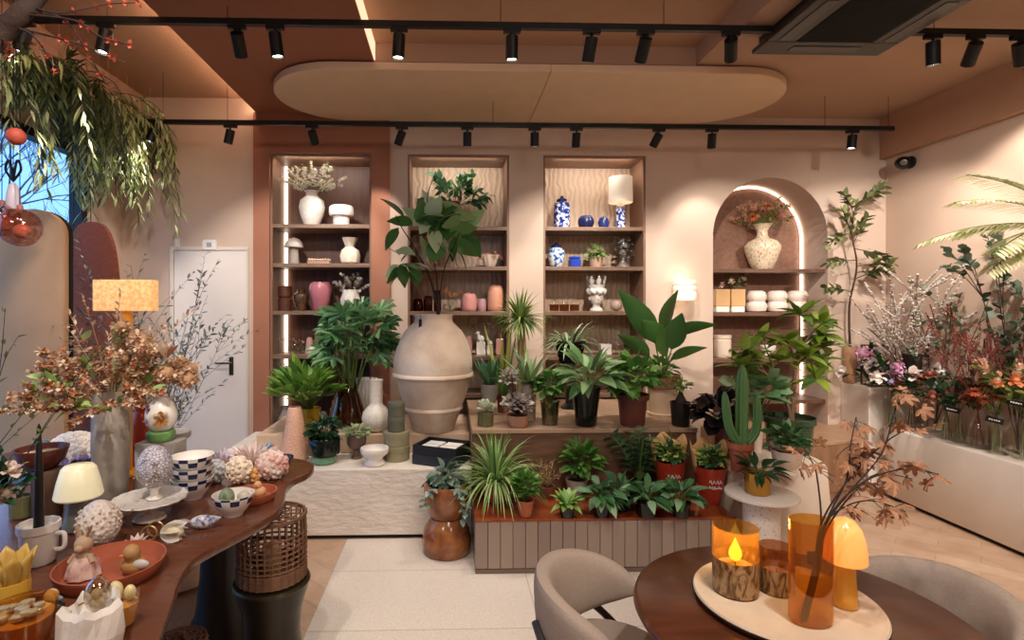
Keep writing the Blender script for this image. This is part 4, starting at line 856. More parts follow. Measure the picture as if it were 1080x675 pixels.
for lab, r, h, m in (('wide olive round tin at the bottom of the stack by the urn', 14, 15, tinm), ('wide olive round tin second in the stack by the urn', 13.6, 14.4, tinm), ('narrow grey-green candle jar third in the stack by the urn', 9, 15.5, tinm2), ('narrow dark candle jar on top of the stack by the urn', 8.8, 15, tinm2)):
    o = thing('round_tin', lab, 'tin', (p.x, p.y, z), 0); MB().lathe([(r * s * .97, 0), (r * s, .002), (r * s, h * s * .66)], n=32).build('tin_body', m, o); MB().lathe([(r * s * 1.03, h * s * .66 + .0005), (r * s * 1.03, h * s * .97), (r * s, h * s)], n=32).build('lid', m, o); z += h * s + .001
p = ground(466, 487, LZ); s = mpp(466, p.y); o = thing('card_box', 'open black box holding white cards near the plinth corner', 'box', p + V3((0, 0, .001)), R(-24)); hx, hy, hz = .165, .13, .135
w = MB(); w.box((-hx, -hy, 0), (hx, hy, .012)); tk = .01
for a in ((-hx, -hy, hx, -hy + tk), (-hx, hy - tk, hx, hy), (-hx, -hy + tk, -hx + tk, hy - tk), (hx - tk, -hy + tk, hx, hy - tk)): w.box((a[0], a[1], .0121), (a[2], a[3], hz))
w.build('box_tray', M('box_black', '#17191c', .5), o, smooth=False); MB().box((-hx - .003, -hy - .003, .004), (hx + .003, hy + .003, .065)).build('box_sleeve', M('box_slate', '#23262b', .5), o, smooth=False)
for cx_, cy2 in ((-.07, .05), (-.07, -.055), (.07, .05), (.07, -.055)): MB().box((cx_ - .06, cy2 - .045, .1), (cx_ + .06, cy2 + .045, .118)).build('card_stack', M('card_white', '#e6dfd6', .6), o, smooth=False)
MB().box((-hx + tk, -hy + tk, .0665), (hx - tk, hy - tk, .099)).build('card_bed', MATS['box_black'], o, smooth=False)
# hourglass planter on the floor
o, s = plant('hourglass_planter', 'glazed brown hourglass stool planter with a trailing plant on the floor', 471, 592, .004, 24, 'planter')
gb = spots('brown_glaze', [(.3, '#5a2f1a'), (.5, '#8a5230'), (.75, '#a97448')], 10, .14, noise=True)
MB().lathe(pp('23,0 25,2 26,12 24,24 18,34 16.5,36.5', s), n=40).build('stool_base', gb, o); MB().lathe([(r, z + 37 * s) for r, z in shell(pp('16,0 18,2 23,16 24,26 24,33 23,35', s), 1.6 * s)], n=40).build('pot', gb, o); MB().lathe([(0, 67 * s), (21.5 * s, 67 * s)], n=24).build('soil', MATS.get('soil') or M('soil', '#2a1d15', .95, bump=.5), o)
bush(o, s, 67, 80, 22, 13, 46, 13, 9, 'ov', g_sage, 5, 1.0, stem=stemg); bush(o, s, 66, 70, 24, 12, 26, 12, 8, 'ov', g_dark, 6, 1.3, stem=stemg, name='dark_leaves')
w = MB(); st = MB()
for dx, dh in ((16, -22), (20, -16), (-22, -8)):
    P = spline([V3((dx * .4 * s, -14 * s, 70 * s)), V3((dx * .8 * s, -24 * s, 72 * s)), V3((dx * s, -27 * s, (66 + dh) * s))], 5, False); st.tube(P, .002, 4)
    for q in P[3:]: w.leaf(q, (g.uniform(-1, 1), -.6, g.uniform(-.6, .3)), 9 * s, 6 * s, .7)
st.build('trailing_stems', stemg, o); w.build('trailing_leaves', g_sage, o)
# ---- upper plinth
def up(name, label, px, py, r, **k): return plant(name, label, px, py, UZ, r, **k)
o, s = up('potted_plant', 'pale rosette succulent in a clear glass jar next to the urn', 512, 451, 9); MB().lathe(shell(pp('8,0 9,1 9.5,20 9,24', s), .6 * s)).build('glass_jar', gl_clear, o); MB().lathe([(0, .004), (8.3 * s, .004), (8.6 * s, 14 * s), (0, 15 * s)], n=20).build('soil', M('moss_soil', '#5e5a34', .9, bump=.5), o); rosette(o, s, 17, 34, 12, 7, (10, 80), .2, leafmat('leaf_white', ['#cdd8b8', '#e8ecd8', '#a8bc90'], .5), 4, 'petal', r0=1)
o, s = up('potted_plant', 'dark stubby aloe in a grey bowl between the urn and the tall pale plant', 516, 441, 9); pot(o, s, '5,0 6,14 9,26 9.5,34', M('bowl_grey', '#8d857a', .5)); rosette(o, s, 32, 26, 34, 7, (45, 88), .2, g_deep, 6, 'strap', r0=3)
o, s = up('potted_plant', 'slim yellow-green striped snake plant behind the silver dried plant', 531, 436, 8); pot(o, s, '6,0 7,18', terra_d); rosette(o, s, 16, 9, 82, 5, (70, 89), .12, leafmat('leaf_snake', ['#7a8440', '#a8a653', '#5a6a34'], .4), 3, 'strap', r0=3); rosette(o, s, 16, 10, 46, 5, (50, 80), .3, g_mid, 4, 'strap', r0=3, name='short_leaves')
o, s = up('ponytail_palm', 'ponytail palm with a bare trunk and a grassy head against the wall pier', 550, 432, 10); pot(o, s, '9,0 11,18', M('pot_pale', '#cdb8a4', .6)); MB().tube([(0, 0, 16 * s), (1 * s, 0, 50 * s), (-1 * s, 0, 92 * s)], [5.5 * s, 4.6 * s, 4.2 * s], 12).build('trunk', M('palm_trunk', '#9a8458', .85, bump=.6, bscale=50), o); rosette(o, s, 92, 190, 36, 2.4, (-25, 88), 1.3, leafmat('leaf_palm', ['#3e5e28', '#6b8a44', '#a3ac5a', '#2f4a22'], .45), 8, r0=3, off=(-1, 0))
o, s = up('potted_plant', 'spiky aloe with long arching leaves in a tall clear glass cylinder', 557, 445, 9); MB().lathe(shell(pp('8.5,0 9,1 9,44', s), .6 * s)).build('glass_cylinder', gl_clear, o); MB().lathe([(0, .004), (8 * s, .004), (8.1 * s, 38 * s), (0, 39 * s)], n=20).build('gravel', M('gravel_pale', '#b3a08c', .8, bump=.9, bscale=90), o); rosette(o, s, 38, 24, 46, 6.5, (5, 80), .35, leafmat('leaf_aloe', ['#3f5a34', '#5f7a4a', '#7e9663', '#31482a'], .4), 5, 'strap', r0=3)
o, s = up('potted_plant', 'silvery dried flower cushion in a shallow clay bowl on the upper plinth', 546, 452, 11); pot(o, s, '9,0 10,1 12,12', M('clay_pink', '#b58670', .7)); bush(o, s, 12, 24, 22, 13, 240, 5.5, 4, 'round', g_silv, 9, .4, stem=stemb, sr=.3); bush(o, s, 20, 50, 12, 14, 70, 5, 4, 'round', g_silv, 10, .4, name='upper_sprigs', off=(-8, 6), stem=stemb, sr=.3)
o, s = up('potted_plant', 'small bushy ivy in a greenish glass pot on the upper plinth', 580, 450, 10); MB().lathe(shell(pp('7.5,0 8,1 10,23 11,25', s), .7 * s)).build('glass_pot', glass('glass_green', '#b9b98e', .2, .5), o); MB().lathe([(0, .004), (7.2 * s, .004), (8.8 * s, 17 * s), (0, 18 * s)], n=20).build('soil', MATS['moss_soil'], o); bush(o, s, 18, 42, 17, 17, 90, 10, 8, 'ov', g_mid, 12, .9, stem=stemg)
o, s = up('basket_plant', 'black wire basket of grassy air plants on a dark stand on the upper plinth', 601, 432, 8, cat='plant')
MB().lathe(pp('9,0 10,1 5,5 4,40 6,46', s)).build('stand', pot_black, o); w = MB()
for k in range(20):
    a = 2 * PI * k / 20; w.tube([(10 * s * math.cos(a), 10 * s * math.sin(a), 47 * s), (16 * s * math.cos(a), 16 * s * math.sin(a), 70 * s)], .6 * s, 5)
for h, r in ((47, 10), (53, 11.6), (58, 13), (64, 14.5), (70, 16)): w.tube([(r * s * math.cos(2 * PI * k / 24), r * s * math.sin(2 * PI * k / 24), h * s) for k in range(24)], .8 * s, 5, True)
w.build('wire_basket', pot_black, o); MB().lathe(pp('9,47.5 15,69 0,70', s)).build('liner', M('liner_black', '#0b0c0b', .9), o); rosette(o, s, 68, 70, 34, 3.2, (0, 75), 1.6, leafmat('leaf_air', ['#5c6e4a', '#8a9a72', '#a9b491', '#3d5232'], .5), 7, r0=8)
o, s = up('potted_plant', 'arching green plant with pale-striped leaves in a glossy black pot', 618, 451, 11); pot(o, s, '10,0 11,1 12,14 15,36 16,41', pot_black); bush(o, s, 38, 52, 36, 20, 64, 30, 11, 'ov', leafmat('leaf_calathea', ['#4b7340', '#6f9558', '#9db884', '#34592f'], .35), 13, .9, stem=stemg, off=(4, -4))
o, s = up('potted_plant', 'bushy green plant in a wine-brown plastic pot on the upper plinth', 667, 451, 12); pot(o, s, '11.5,0 12.5,1 15,27 17,27.5 17.5,33', M('pot_wine', '#6d3a30', .4)); bush(o, s, 32, 50, 32, 25, 110, 16, 11, 'ov', g_mid, 14, .8, stem=stemg)
o, s = up('potted_plant', 'large banana-like plant with broad upright leaves in a beige pot', 699, 441, 15); pot(o, s, '15,0 15.5,3 14,3.5 16,38 16.5,42', M('pot_sand', '#cfae90', .7, var=.06)); MB().lathe([(16.6 * s, 30 * s), (17.3 * s, 30 * s), (17.6 * s, 43 * s), (16.7 * s, 43 * s)], n=32, cap='').build('pot_rim_band', terra_d, o)
lf, st = MB(), MB()
for a, b_, W, y0, y1 in (((-8, 76), (-44, 130), 26, 0, 4), ((4, 84), (20, 130), 27, 6, 10), ((6, 70), (14, 106), 24, -8, -14), ((8, 84), (54, 94), 15, 0, -6), ((10, 58), (46, 70), 13, 4, 0), ((-14, 62), (-48, 84), 16, 0, -4), ((-4, 78), (-26, 100), 20, -8, -12), ((2, 62), (-6, 96), 20, -4, -14)): bigleaf(lf, st, s, a, b_, W, y0, y1, .45, 38)
st.build('leaf_stalks', stemg, o); lf.build('leaves', leafmat('leaf_banana', ['#3e6a30', '#5b8742', '#2f5226', '#7b9d58'], .3), o); bush(o, s, 40, 50, 22, 10, 30, 14, 8, 'ov', g_mid, 15, .8, stem=stemg, name='lower_leaves')
o, s = up('potted_plant', 'tiny swollen-stemmed plant in a small ribbed dark pot', 718, 451, 9); pot(o, s, '8.5,0 9,1 10.5,22 11,25', M('pot_dark', '#1e1713', .35), wob=lambda a, z: 1 + .02 * math.sin(20 * a)); MB().lathe(pp('0,22 5,22 6,26 2.5,33 1.5,38', s)).build('caudex', M('caudex', '#3b2c24', .8), o); bush(o, s, 36, 42, 16, 6, 34, 9, 5, 'ov', g_lite, 16, .9, stem=stemg)
# ---- low plinth
def lo(name, label, px, py, r, **k): return plant(name, label, px, py, OZ, r, **k)
o, s = lo('spider_grass', 'fountain of long green grassy leaves in a round terracotta bowl', 523, 532, 10, cat='plant'); pot(o, s, '9,0 11,1 16,14 17.5,21 18,23', terra); rosette(o, s, 20, 210, 64, 2.3, (12, 88), 1.9, leafmat('leaf_grass', ['#5f8a3c', '#86ad56', '#b7cd8a', '#41682c'], .4), 17, r0=5, seg=7)
o, s = lo('potted_plant', 'compact leafy plant in a small terracotta pot at the plinth edge', 554, 547, 8); pot(o, s, '6.5,0 7,1 9,15 9.5,17', terra); bush(o, s, 15, 32, 16, 17, 120, 9, 6, 'ov', g_mid, 18, .6, stem=stemg, up=.6)
o, s = lo('potted_plant', 'dry straw-coloured sprigs in a little clay pot behind the compact plant', 577, 527, 7); pot(o, s, '6,0 7,1 8.5,12', terra_d); P = sprays(o, 'stems', M('straw', '#a88a5e', .8), (0, 0, 10 * s), 22, 34 * s, 40, .2, .0018, 19, sub=1); leaves_on(o, 'dry_leaves', leafmat('straw_leaf', ['#b5946a', '#8d6f4c', '#c9ae84'], .7), P, 4, .02, .008, seed=4)
o, s = lo('potted_plant', 'bushy green plant with flower stalks in a pale grey-rimmed pot', 608, 524, 9); pot(o, s, '8.5,0 9,1 11,12 12,16', M('pot_greyrim', '#b5a79a', .6)); bush(o, s, 15, 36, 26, 17, 80, 15, 9, 'ov', g_mid, 20, .8, stem=stemg, off=(6, 0)); P = sprays(o, 'flower_stalks', stemg, (0, 0, 30 * s), 7, 34 * s, 22, .2, .0015, 4); blooms_on(o, 'seed_heads', leafmat('seedhead', ['#b5a06a', '#8d7a4c'], .7), P, 'tiny', .006, 4, .5)
o, s = lo('potted_plant', 'small light green rosette plant in a black pot at the plinth edge', 598, 548, 8); pot(o, s, '6.5,0 7,1 8.5,13', pot_black); rosette(o, s, 12, 26, 20, 8, (0, 75), .9, g_lite, 21, 'ov', r0=2)
for px, py, lab, sd in ((634, 547, 'silver-veined leafy plant in a black pot, nearest the light rosette plant', 1), (655, 541, 'darker veined leafy plant squeezed behind the silver-veined row', 2), (682, 548, 'silver-veined leafy plant in a black pot, middle of the front row', 3), (718, 548, 'silver-veined leafy plant in a black pot, under the red pots', 4)):
    o, s = lo('potted_plant', lab, px, py, 9, group='veined plants along the low plinth'); pot(o, s, '8,0 8.5,1 10,15', pot_black); bush(o, s, 14, 22, 26, 13, 40, 23, 10, 'lance', (g_vari if sd != 2 else g_deep), 30 + sd, 1.1, stem=stemg, rin=.2, r=.5)
o, s = lo('potted_plant', 'upright feathery-leaved plant in a dark pot at the back of the low plinth', 674, 527, 9); pot(o, s, '8,0 10,18', pot_black); st, lf = MB(), MB(); g = random.Random(8)
for k in range(9):
    P = arc((0, 0, 16 * s), dirv(2.4 * k, R(g.uniform(52, 86))), g.uniform(40, 58) * s, .5, 8, .03, g); st.tube(P, .8 * s, 5)
    for i in range(2, 9):
        d = (P[i] - P[i - 1]).normalized(); sd = d.cross(V3((0, -1, .3))).normalized()
        for q in (-1, 1): lf.leaf(P[i], sd * q + d * .5, 12 * s, 6.5 * s, .4, .2, 'ov', 3)
st.build('stems', stemg, o); lf.build('leaflets', g_deep, o)
redm = M('pot_red', '#a3341f', .35, var=.08); kraft = M('kraft_paper', '#c79a62', .8, var=.08, bump=.2)
def redpot(px, py, lab):
    o, s = lo('gift_plant', lab, px, py, 10, group='red gift pots'); pot(o, s, '10,0 10.5,1 15.5,36 16,38', redm)
    w = MB(); rows = []
    for i, h in enumerate((30, 40, 52, 60)):
        r_ = (15.4, 16.8, 18.5, 19.5)[i]; rows.append([V3((r_ * s * math.cos(a), r_ * s * math.sin(a) * .75 + 3 * s, h * s + (4 * s * math.sin(5 * a) if i == 3 else 0))) for a in [R(-25 + 230 * k / 26) for k in range(27)]])
    vs = sum(rows, []); fs = [(i * 27 + k, i * 27 + k + 1, (i + 1) * 27 + k + 1, (i + 1) * 27 + k) for i in range(3) for k in range(26)]
    w.add(vs, fs); q = w.build('paper_sleeve', kraft, o); m = q.modifiers.new('thick', 'SOLIDIFY'); m.thickness = .002
    bush(o, s, 36, 46, 15, 13, 60, 9, 7, 'ov', g_deep, px, .7, stem=stemg, off=(0, -3)); bush(o, s, 38, 48, 19, 13, 60, 7, 6, 'ov', g_lime, px + 1, .7, name='lime_leaves', off=(0, -4))
    w = MB(); g = random.Random(px)                       # two lines of white handwriting on the pot
    for row, (h, n_) in enumerate(((24, 4), (18, 6))):
        P = []
        for k in range(n_ * 4 + 1):
            u = -7 + 14 * k / (n_ * 4); hh = h + (0, 2.6, .4, -1.2)[k % 4] * (1 if g.random() > .25 else .4); r_ = (10.5 + 5 * (hh - 1) / 35) * s + .0025; a = -PI / 2 + u * s / r_; P.append(V3((r_ * math.cos(a), r_ * math.sin(a), hh * s)))
        w.tube(spline(P, 3, False), .35 * s, 4)
    w.build('white_script', M('script_white', '#efe6dc', .6), o)
redpot(706, 527, 'red pot with lime and dark leaves in kraft paper, further from the cactus'); redpot(749, 533, 'red pot with lime and dark leaves in kraft paper, next to the cactus')
# ---- round plinth and pedestal
def rp(name, label, px, py, r, **k): return plant(name, label, px, py, RPZ, r, **k)
o, s = plant('potted_plant', 'near-black crinkled leaves in a dark pot at the end of the upper plinth', 766, 0, RPZ, 9, Y=3.6); pot(o, s, '9,0 10,2 12,36', terra_d); bush(o, s, 34, 48, 22, 20, 46, 20, 17, 'round', g_blk, 40, .8, stem=stemd, off=(-10, 0), fold=.35)
o, s = rp('cactus', 'tall ribbed three-armed cactus in a terracotta pot on the round plinth', 781, 500, 9); pot(o, s, '8,0 9,1 11,24 13,24.5 13,31', terra); cm = leafmat('cactus_green', ['#47703c', '#587f48'], .5, 0.02)
def cact(P, r, nm, par):
    k = len(P); mb = MB(); nn = 24
    mb.tube(P, [r * s * (1 if i < k - 3 else (.92, .7, .2)[i - k + 3]) for i in range(k)], nn)
    for j, v in enumerate(mb.v):
        if j % nn % 4 >= 2: c_ = P[j // nn]; mb.v[j] = tuple(V3(c_) + (V3(v) - V3(c_)) * .72)
    return mb.build(nm, cm, par)
def line(a, b, n=8): return [V3(a).lerp(V3(b), i / n) for i in range(n + 1)]
b_ = cact(line((1 * s, 0, 26 * s), (2 * s, 0, 112 * s), 12), 6.6, 'main_stem', o)
cact(spline([V3((-4 * s, -4 * s, 30 * s)), V3((-14 * s, -3 * s, 48 * s)), V3((-17 * s, 0, 84 * s))], 5, False), 4.4, 'arm', o); cact(spline([V3((6 * s, -2 * s, 30 * s)), V3((16 * s, -2 * s, 46 * s)), V3((17.5 * s, 0, 80 * s))], 5, False), 4.6, 'arm', o)
o, s = plant('potted_plant', 'plant with round pale green leaves half hidden behind the cactus', 797, 0, RPZ, 10, Y=3.72); pot(o, s, '6,0 7,24', M('pot_pale', '#cdb8a4', .6)); bush(o, s, 22, 66, 30, 18, 46, 19, 18, 'round', leafmat('leaf_roundpale', ['#6b9460', '#93b585', '#4f7a4a', '#b4ca9f'], .4), 41, .7, stem=stemg, up=.5, off=(0, 0), fold=.1)
o, s = plant('potted_tree', 'leafy little tree with bent trunks in a dark green glazed pot', 832, 0, RPZ, 20, Y=3.72); pot(o, s, '19,0 20,2 23,30 25.5,31 25.5,37', M('glaze_green', '#2c4326', .12, var=.25, scale=12))
st, lf = MB(), MB(); g = random.Random(9); CL = [(14, 150), (36, 128), (44, 116), (-22, 126), (-50, 112), (-58, 96), (-12, 102), (22, 84), (36, 100), (-30, 84), (4, 122), (10, 108), (-40, 104), (28, 142)]
tr1 = spline([V3((2 * s, 0, 32 * s)), V3((-2 * s, 0, 50 * s)), V3((-14 * s, 2 * s, 68 * s)), V3((-18 * s, 0, 92 * s))], 5, False); tr2 = spline([V3((3 * s, 0, 32 * s)), V3((3 * s, -2 * s, 60 * s)), V3((8 * s, 0, 96 * s)), V3((12 * s, 0, 120 * s))], 5, False)
for T in (tr1, tr2): st.tube(T, [2.4 * s * (1 - .5 * i / len(T)) for i in range(len(T))], 8)
for x, h in CL:
    T = tr1 if x < 0 else tr2; b0 = T[g.randint(7, len(T) - 1)]; c = V3((x * s, g.uniform(-16, 16) * s, (h - 6) * s)); st.tube([b0, b0.lerp(c, .5) + V3((0, 0, 4 * s)), c], [1.2 * s, .8 * s, .6 * s], 5)
    for k in range(14): lf.leaf(c, dirv(2.4 * k + g.random(), R(g.uniform(-15, 60))), 28 * s * g.uniform(.75, 1.1), 10 * s, .7, .15, 'ov', 5, g.uniform(-.3, .3))
st.build('trunk', trunk, o); lf.build('leaves', leafmat('leaf_tree', ['#6a8a24', '#8fa834', '#547a2a', '#a8bc58', '#4a6e34'], .35), o)
o, s = rp('potted_plant', 'white-edged leafy plant in a cream footed pot on the round plinth', 830, 504, 10); pot(o, s, '10,0 10.5,2 8,5 8,7 13,12 15,24 15.5,26', cer_c); bush(o, s, 24, 38, 24, 14, 90, 11, 8, 'ov', g_vari, 42, .8, stem=stemg); w = MB(); w.lathe(pp('13,27 16,30 15,34 12,33', s), n=24, wob=lambda a, z: 1 + .08 * math.sin(5 * a)); w.build('paper_wrap', M('peach_paper', '#c98a6c', .8), o)
p, s = stand(799, 524, .5115, 11); o = thing('potted_plant', 'dark narrow-leaved plant in a fluted gold pot on the terrazzo table', 'plant', p + V3((0, 0, .001))); pot(o, s, '11,0 12,1 12.5,20 13,22', M('gold_fluted', '#c08d3c', .28, .7), n=60, wob=lambda a, z: 1 + .025 * math.sin(20 * a)); bush(o, s, 18, 24, 24, 9, 34, 20, 7, 'lance', g_dark, 43, .9, stem=stemg)
# ================================================================= bench flowers and corner plants
BZ = .5805
def bx(px, X=3.74): Y = X / xat(px, 1); return V3((X, Y, BZ)), mpp(px, Y)
water = glass('water', '#fcfdfa', .02, .06)
def gvase(label, px, prof, X=3.74, fill=.6):
    p, s = bx(px, X); o = thing('glass_vase', label, 'vase', p); q = pp(prof, s); MB().lathe(shell(q, .5 * s), n=32).build('glass_body', gl_clear, o)
    h = q[-1][1] * fill; inn = [(max(r - .7 * s, .001), z) for r, z in q if z < h]; MB().lathe([(0, .6 * s)] + [(r, max(z, .6 * s)) for r, z in inn] + [(inn[-1][0], h), (0, h)], n=24).build('water', water, o)
    return p, s, q[-1][1]
def bouquet(label, p, s, z, n, L, spread, seed, parts, lk=(4, .05, .025, g_mid), lean=(0, 0, 0), stem=stemg, down=None, droop=.2, sub=1, name='flower_bouquet'):
    o = thing(name, label, 'flowers', p + V3((0, 0, z))); dn = (down or z) * .92
    P = sprays(o, 'stems', stem, (0, 0, -.01), n, L * s, spread, droop, .0025, seed, lean, .05, sub)
    w = MB(); g = random.Random(seed)
    for k in range(max(4, n // 3)): a = g.uniform(0, 6.28); w.tube([(0, 0, 0), (.03 * math.cos(a), .03 * math.sin(a), -dn)], .0025, 5)
    w.build('lower_stems', stem, o)
    if lk: leaves_on(o, 'leaves', lk[3], P, lk[0], lk[1], lk[2], seed=seed, t0=.25)
    for i, (nm, mat, kind, size, k, t0, ev) in enumerate(parts): blooms_on(o, nm, mat, P[i:], kind, size, k, t0, seed + i, every=ev, core=M('daisy_core', '#3a1712', .8) if kind == 'daisy' else None)
    return o
fl = lambda nm, *c: leafmat('fl_' + nm, list(c), .55)
lav, pinkp, whit, cor, rustf, redf, peach = fl('lav', '#a894c8', '#c8b4dc'), fl('pink', '#e29cc2', '#efbcd6', '#d488b2'), fl('white', '#f2e4dc', '#fbf2ea'), fl('coral', '#d8553c', '#e8744c', '#c8402c'), fl('rust', '#9a5a48', '#b87460', '#84483c'), fl('red', '#c83848', '#e0586a'), fl('peach', '#f6cfa6', '#f8e0c4', '#f0b48c')
p, s, h = gvase('straight clear vase holding the pink and white bouquet at the far bench end', 940.5, '7.5,0 8.4,1 8,30 9,42', 3.685)
bouquet('mixed bouquet of pink, white and lavender flowers in lush greenery', p, s, h, 22, 46, 68, 51, [('pink_hydrangeas', pinkp, 'cluster', .06, 1, .9, 5), ('white_roses', whit, 'rose', .06, 1, .9, 5), ('lavender_flowers', lav, 'cluster', .03, 1, .9, 5)], (8, .07, .035, g_dark))
p2, s2, h2 = gvase('flared clear vase holding the tall pale twigs', 962, '8,0 9,1 6,14 8,34 11,46')
o = bouquet('tall bundle of pale catkin twigs tied with dark wrap', p2, s2, h2, 26, 128, 24, 52, [('catkins', leafmat('catkin', ['#e8ddd0', '#cfc2b4', '#b8a4a0', '#f2ebe0'], .6), 'ball', .010, 14, .35, 1)], None, (-.12, 0, 0), stemb, sub=2, name='twig_bundle')
MB().lathe(pp('3,-2 6,4 8,20 9,34', s2), n=18).build('dark_wrap', M('wrap_dark', '#2c1d1a', .6), o)
p, s, h = gvase('slim clear vase holding the coral anemones', 998, '5,0 5.5,1 5,24 6.5,34')
bouquet('bouquet of coral and dusty brown blooms with a blue flower and drooping leaves', p, s, h, 18, 52, 52, 53, [('brown_blooms', rustf, 'rose', .045, 1, .9, 3), ('coral_anemones', cor, 'daisy', .048, 1, .9, 8), ('blue_flowers', fl('blue', '#6a70b8', '#8a90cc'), 'cluster', .025, 1, .9, 9)], (8, .08, .04, g_dark), (-.05, -.1, 0), droop=.5)
p, s, h = gvase('small clear vase with the crimson gerbera', 1011.5, '6,0 6.5,1 6,22 7,32')
bouquet('crimson and pink gerbera pair in a small clear vase', p, s, h, 5, 26, 34, 54, [('gerberas', redf, 'daisy', .055, 1, .9, 1)], (2, .05, .02, g_mid), sub=0)
p, s, h = gvase('round-shouldered clear vase with the red twigs', 1031.5, '9,0 10.5,1 11,16 9,24 5.5,30 7,40')
bouquet('tall red-brown twigs fanning out over the bench', p, s, h, 24, 118, 38, 55, [('red_buds', leafmat('redbud', ['#8a3a34', '#a8504a', '#6e2c2a'], .7), 'ball', .006, 12, .35, 1)], (2, .03, .01, g_oliv), (.1, -.1, 0), M('twig_red', '#7a3a34', .8), sub=3, name='twig_bundle')
p, s, h = gvase('wide clear vase with orange gerberas on green stems', 1051, '9,0 10.5,1 10,20 12,38', 3.72)
bouquet('small orange gerberas on bright green stems in the wide clear vase', p, s, h, 12, 34, 40, 56, [('orange_gerberas', fl('orange', '#e8744c', '#ef9468', '#e05a44'), 'daisy', .045, 1, .9, 1)], (2, .05, .02, g_lite), sub=0)
p, s, h = gvase('clear vase with brown paper inside at the near bench end', 1081, '10,0 11,1 11,38 12,44', 3.76)
bouquet('big bouquet of peach lilies, apricot blooms and dark leaves', p, s, h, 22, 66, 44, 57, [('peach_lilies', peach, 'tulip', .036, 1, .9, 2), ('apricot_blooms', fl('apric', '#e88a5c', '#f0a878'), 'rose', .042, 1, .9, 3), ('cream_blooms', whit, 'five', .036, 1, .9, 4)], (6, .09, .04, g_oliv))
for px, py, X, lab in ((1004, 432, 3.62, 'small black price tag hooked on the crimson gerbera vase'), (1049, 443, 3.61, 'small black price tag on the vase of orange gerberas'), (1072, 425, 3.64, 'small black price tag on the vase of peach lilies')):
    Y = X / xat(px, 1); q = at(px, py, Y); o = thing('price_tag', lab, 'tag', q, R(-35), 'black price tags')
    bevel(MB().box((-.045, -.003, -.02), (.045, .003, .02)).build('tag_card', blackm, o, smooth=False), .002).rotation_euler[1] = R(12)
    w = MB()
    for k in range(5): w.box((-.03 + k * .012, -.0038, -.004), (-.022 + k * .012, -.0032, .004))
    w.build('white_writing', MATS['script_white'], o, smooth=False).rotation_euler[1] = R(12); MB().tube([(0, .004, .015), (.02, .03, .05)], .002, 5).build('clip', blackm, o)
# corner block: glass case and little tree
q0_, q1_ = xat(914, 4.70), xat(950, 4.70); o = thing('glass_case', 'empty glass display case with thin brass edges on the corner block', 'case', ((q0_ + q1_) / 2, 4.70, .8855)); hx, hy, hz = (q1_ - q0_) / 2, .06, .35
w = MB()
for sx in (-1, 1):
    for sy in (-1, 1): w.box((sx * hx - .005, sy * hy - .005, 0), (sx * hx + .005, sy * hy + .005, hz))
for z in (.005, hz):
    for sy in (-1, 1): w.box((-hx, sy * hy - .005, z - .005), (hx, sy * hy + .005, z + .005))
    for sx in (-1, 1): w.box((sx * hx - .005, -hy, z - .005), (sx * hx + .005, hy, z + .005))
w.build('brass_frame', M('brass_dark', '#5d4430', .35, .7), o, smooth=False); w = MB(); w.box((-hx + .006, -hy, .012), (hx - .006, -hy + .002, hz - .006)); w.box((-hx + .006, hy - .002, .012), (hx - .006, hy, hz - .006)); w.build('glass_panes', gl_clear, o, smooth=False)
X = 3.62; o = thing('potted_tree', 'slender leafy tree in a tan pot behind the glass case in the corner', 'plant', (3.62, 4.838, .887)); s = .0082
tp = thing
MB().lathe(shell(pp('5,0 5.5,1 6.4,30 6.6,40', s), .006), n=28).build('pot', M('pot_tan', '#b88a68', .6), o)
st, lf = MB(), MB(); g = random.Random(12); T = spline([V3((0, 0, .3)), V3((-.03, -.03, .7)), V3((.0, -.08, 1.05)), V3((-.06, -.1, 1.35)), V3((-.02, -.1, 1.62))], 6, False); st.tube(T, [.012 * (1 - .7 * i / len(T)) for i in range(len(T))], 6); PP = []
for k, (dx, dz, l) in enumerate(((-.9, .3, .3), (-.8, .0, .36), (-.95, -.2, .34), (.6, .5, .25), (.7, .2, .26), (-.5, .9, .3), (.6, .8, .3), (.6, .1, .3), (.3, 1, .25), (-.4, .6, .25), (.6, .35, .26), (.6, -.1, .28))):
    b0 = T[8 + (k * 5) % (len(T) - 9)]; P = arc(b0, (dx, g.uniform(-.35, -.05), dz), l, .3, 6, .06, g); st.tube(P, .004, 5); PP.append(P)
st.build('trunk', stemb, o); leaves_on(o, 'leaves', leafmat('leaf_ficus2', ['#5a6236', '#7c8450', '#3f4a2a', '#9aa06a'], .5), PP + [T[14:]], 20, .085, .042, seed=6, t0=.25)
# eucalyptus sprays and palm fronds reaching in along the side wall
p, s = bx(986, 3.86); o = thing('eucalyptus_spray', 'tall eucalyptus spray standing against the side wall behind the coral bouquet', 'branches', p + V3((0, 0, .002)))
MB().lathe(shell(pp('5,0 5.5,1 4.5,26 5.5,34', s), .004)).build('holder_vase', gl_clear, o)
P = sprays(o, 'stems', stemb, (0, 0, .02), 4, 150 * s, 14, .2, .005, 61, (.02, -.08, 0), .05, 3, lmin=.8); leaves_on(o, 'leaves', leafmat('leaf_euc', ['#6a7a5e', '#8a9a7a', '#4d5d44', '#aab39a'], .5), P, 9, .055, .045, 'round', .55, seed=7)
p, s = bx(1074, 3.88); o = thing('eucalyptus_spray', 'large dark eucalyptus spray rising above the peach lilies', 'branches', p + V3((0, 0, .002)))
MB().lathe(shell(pp('5,0 5.5,1 4.5,26 5.5,34', s), .004)).build('holder_vase', gl_clear, o)
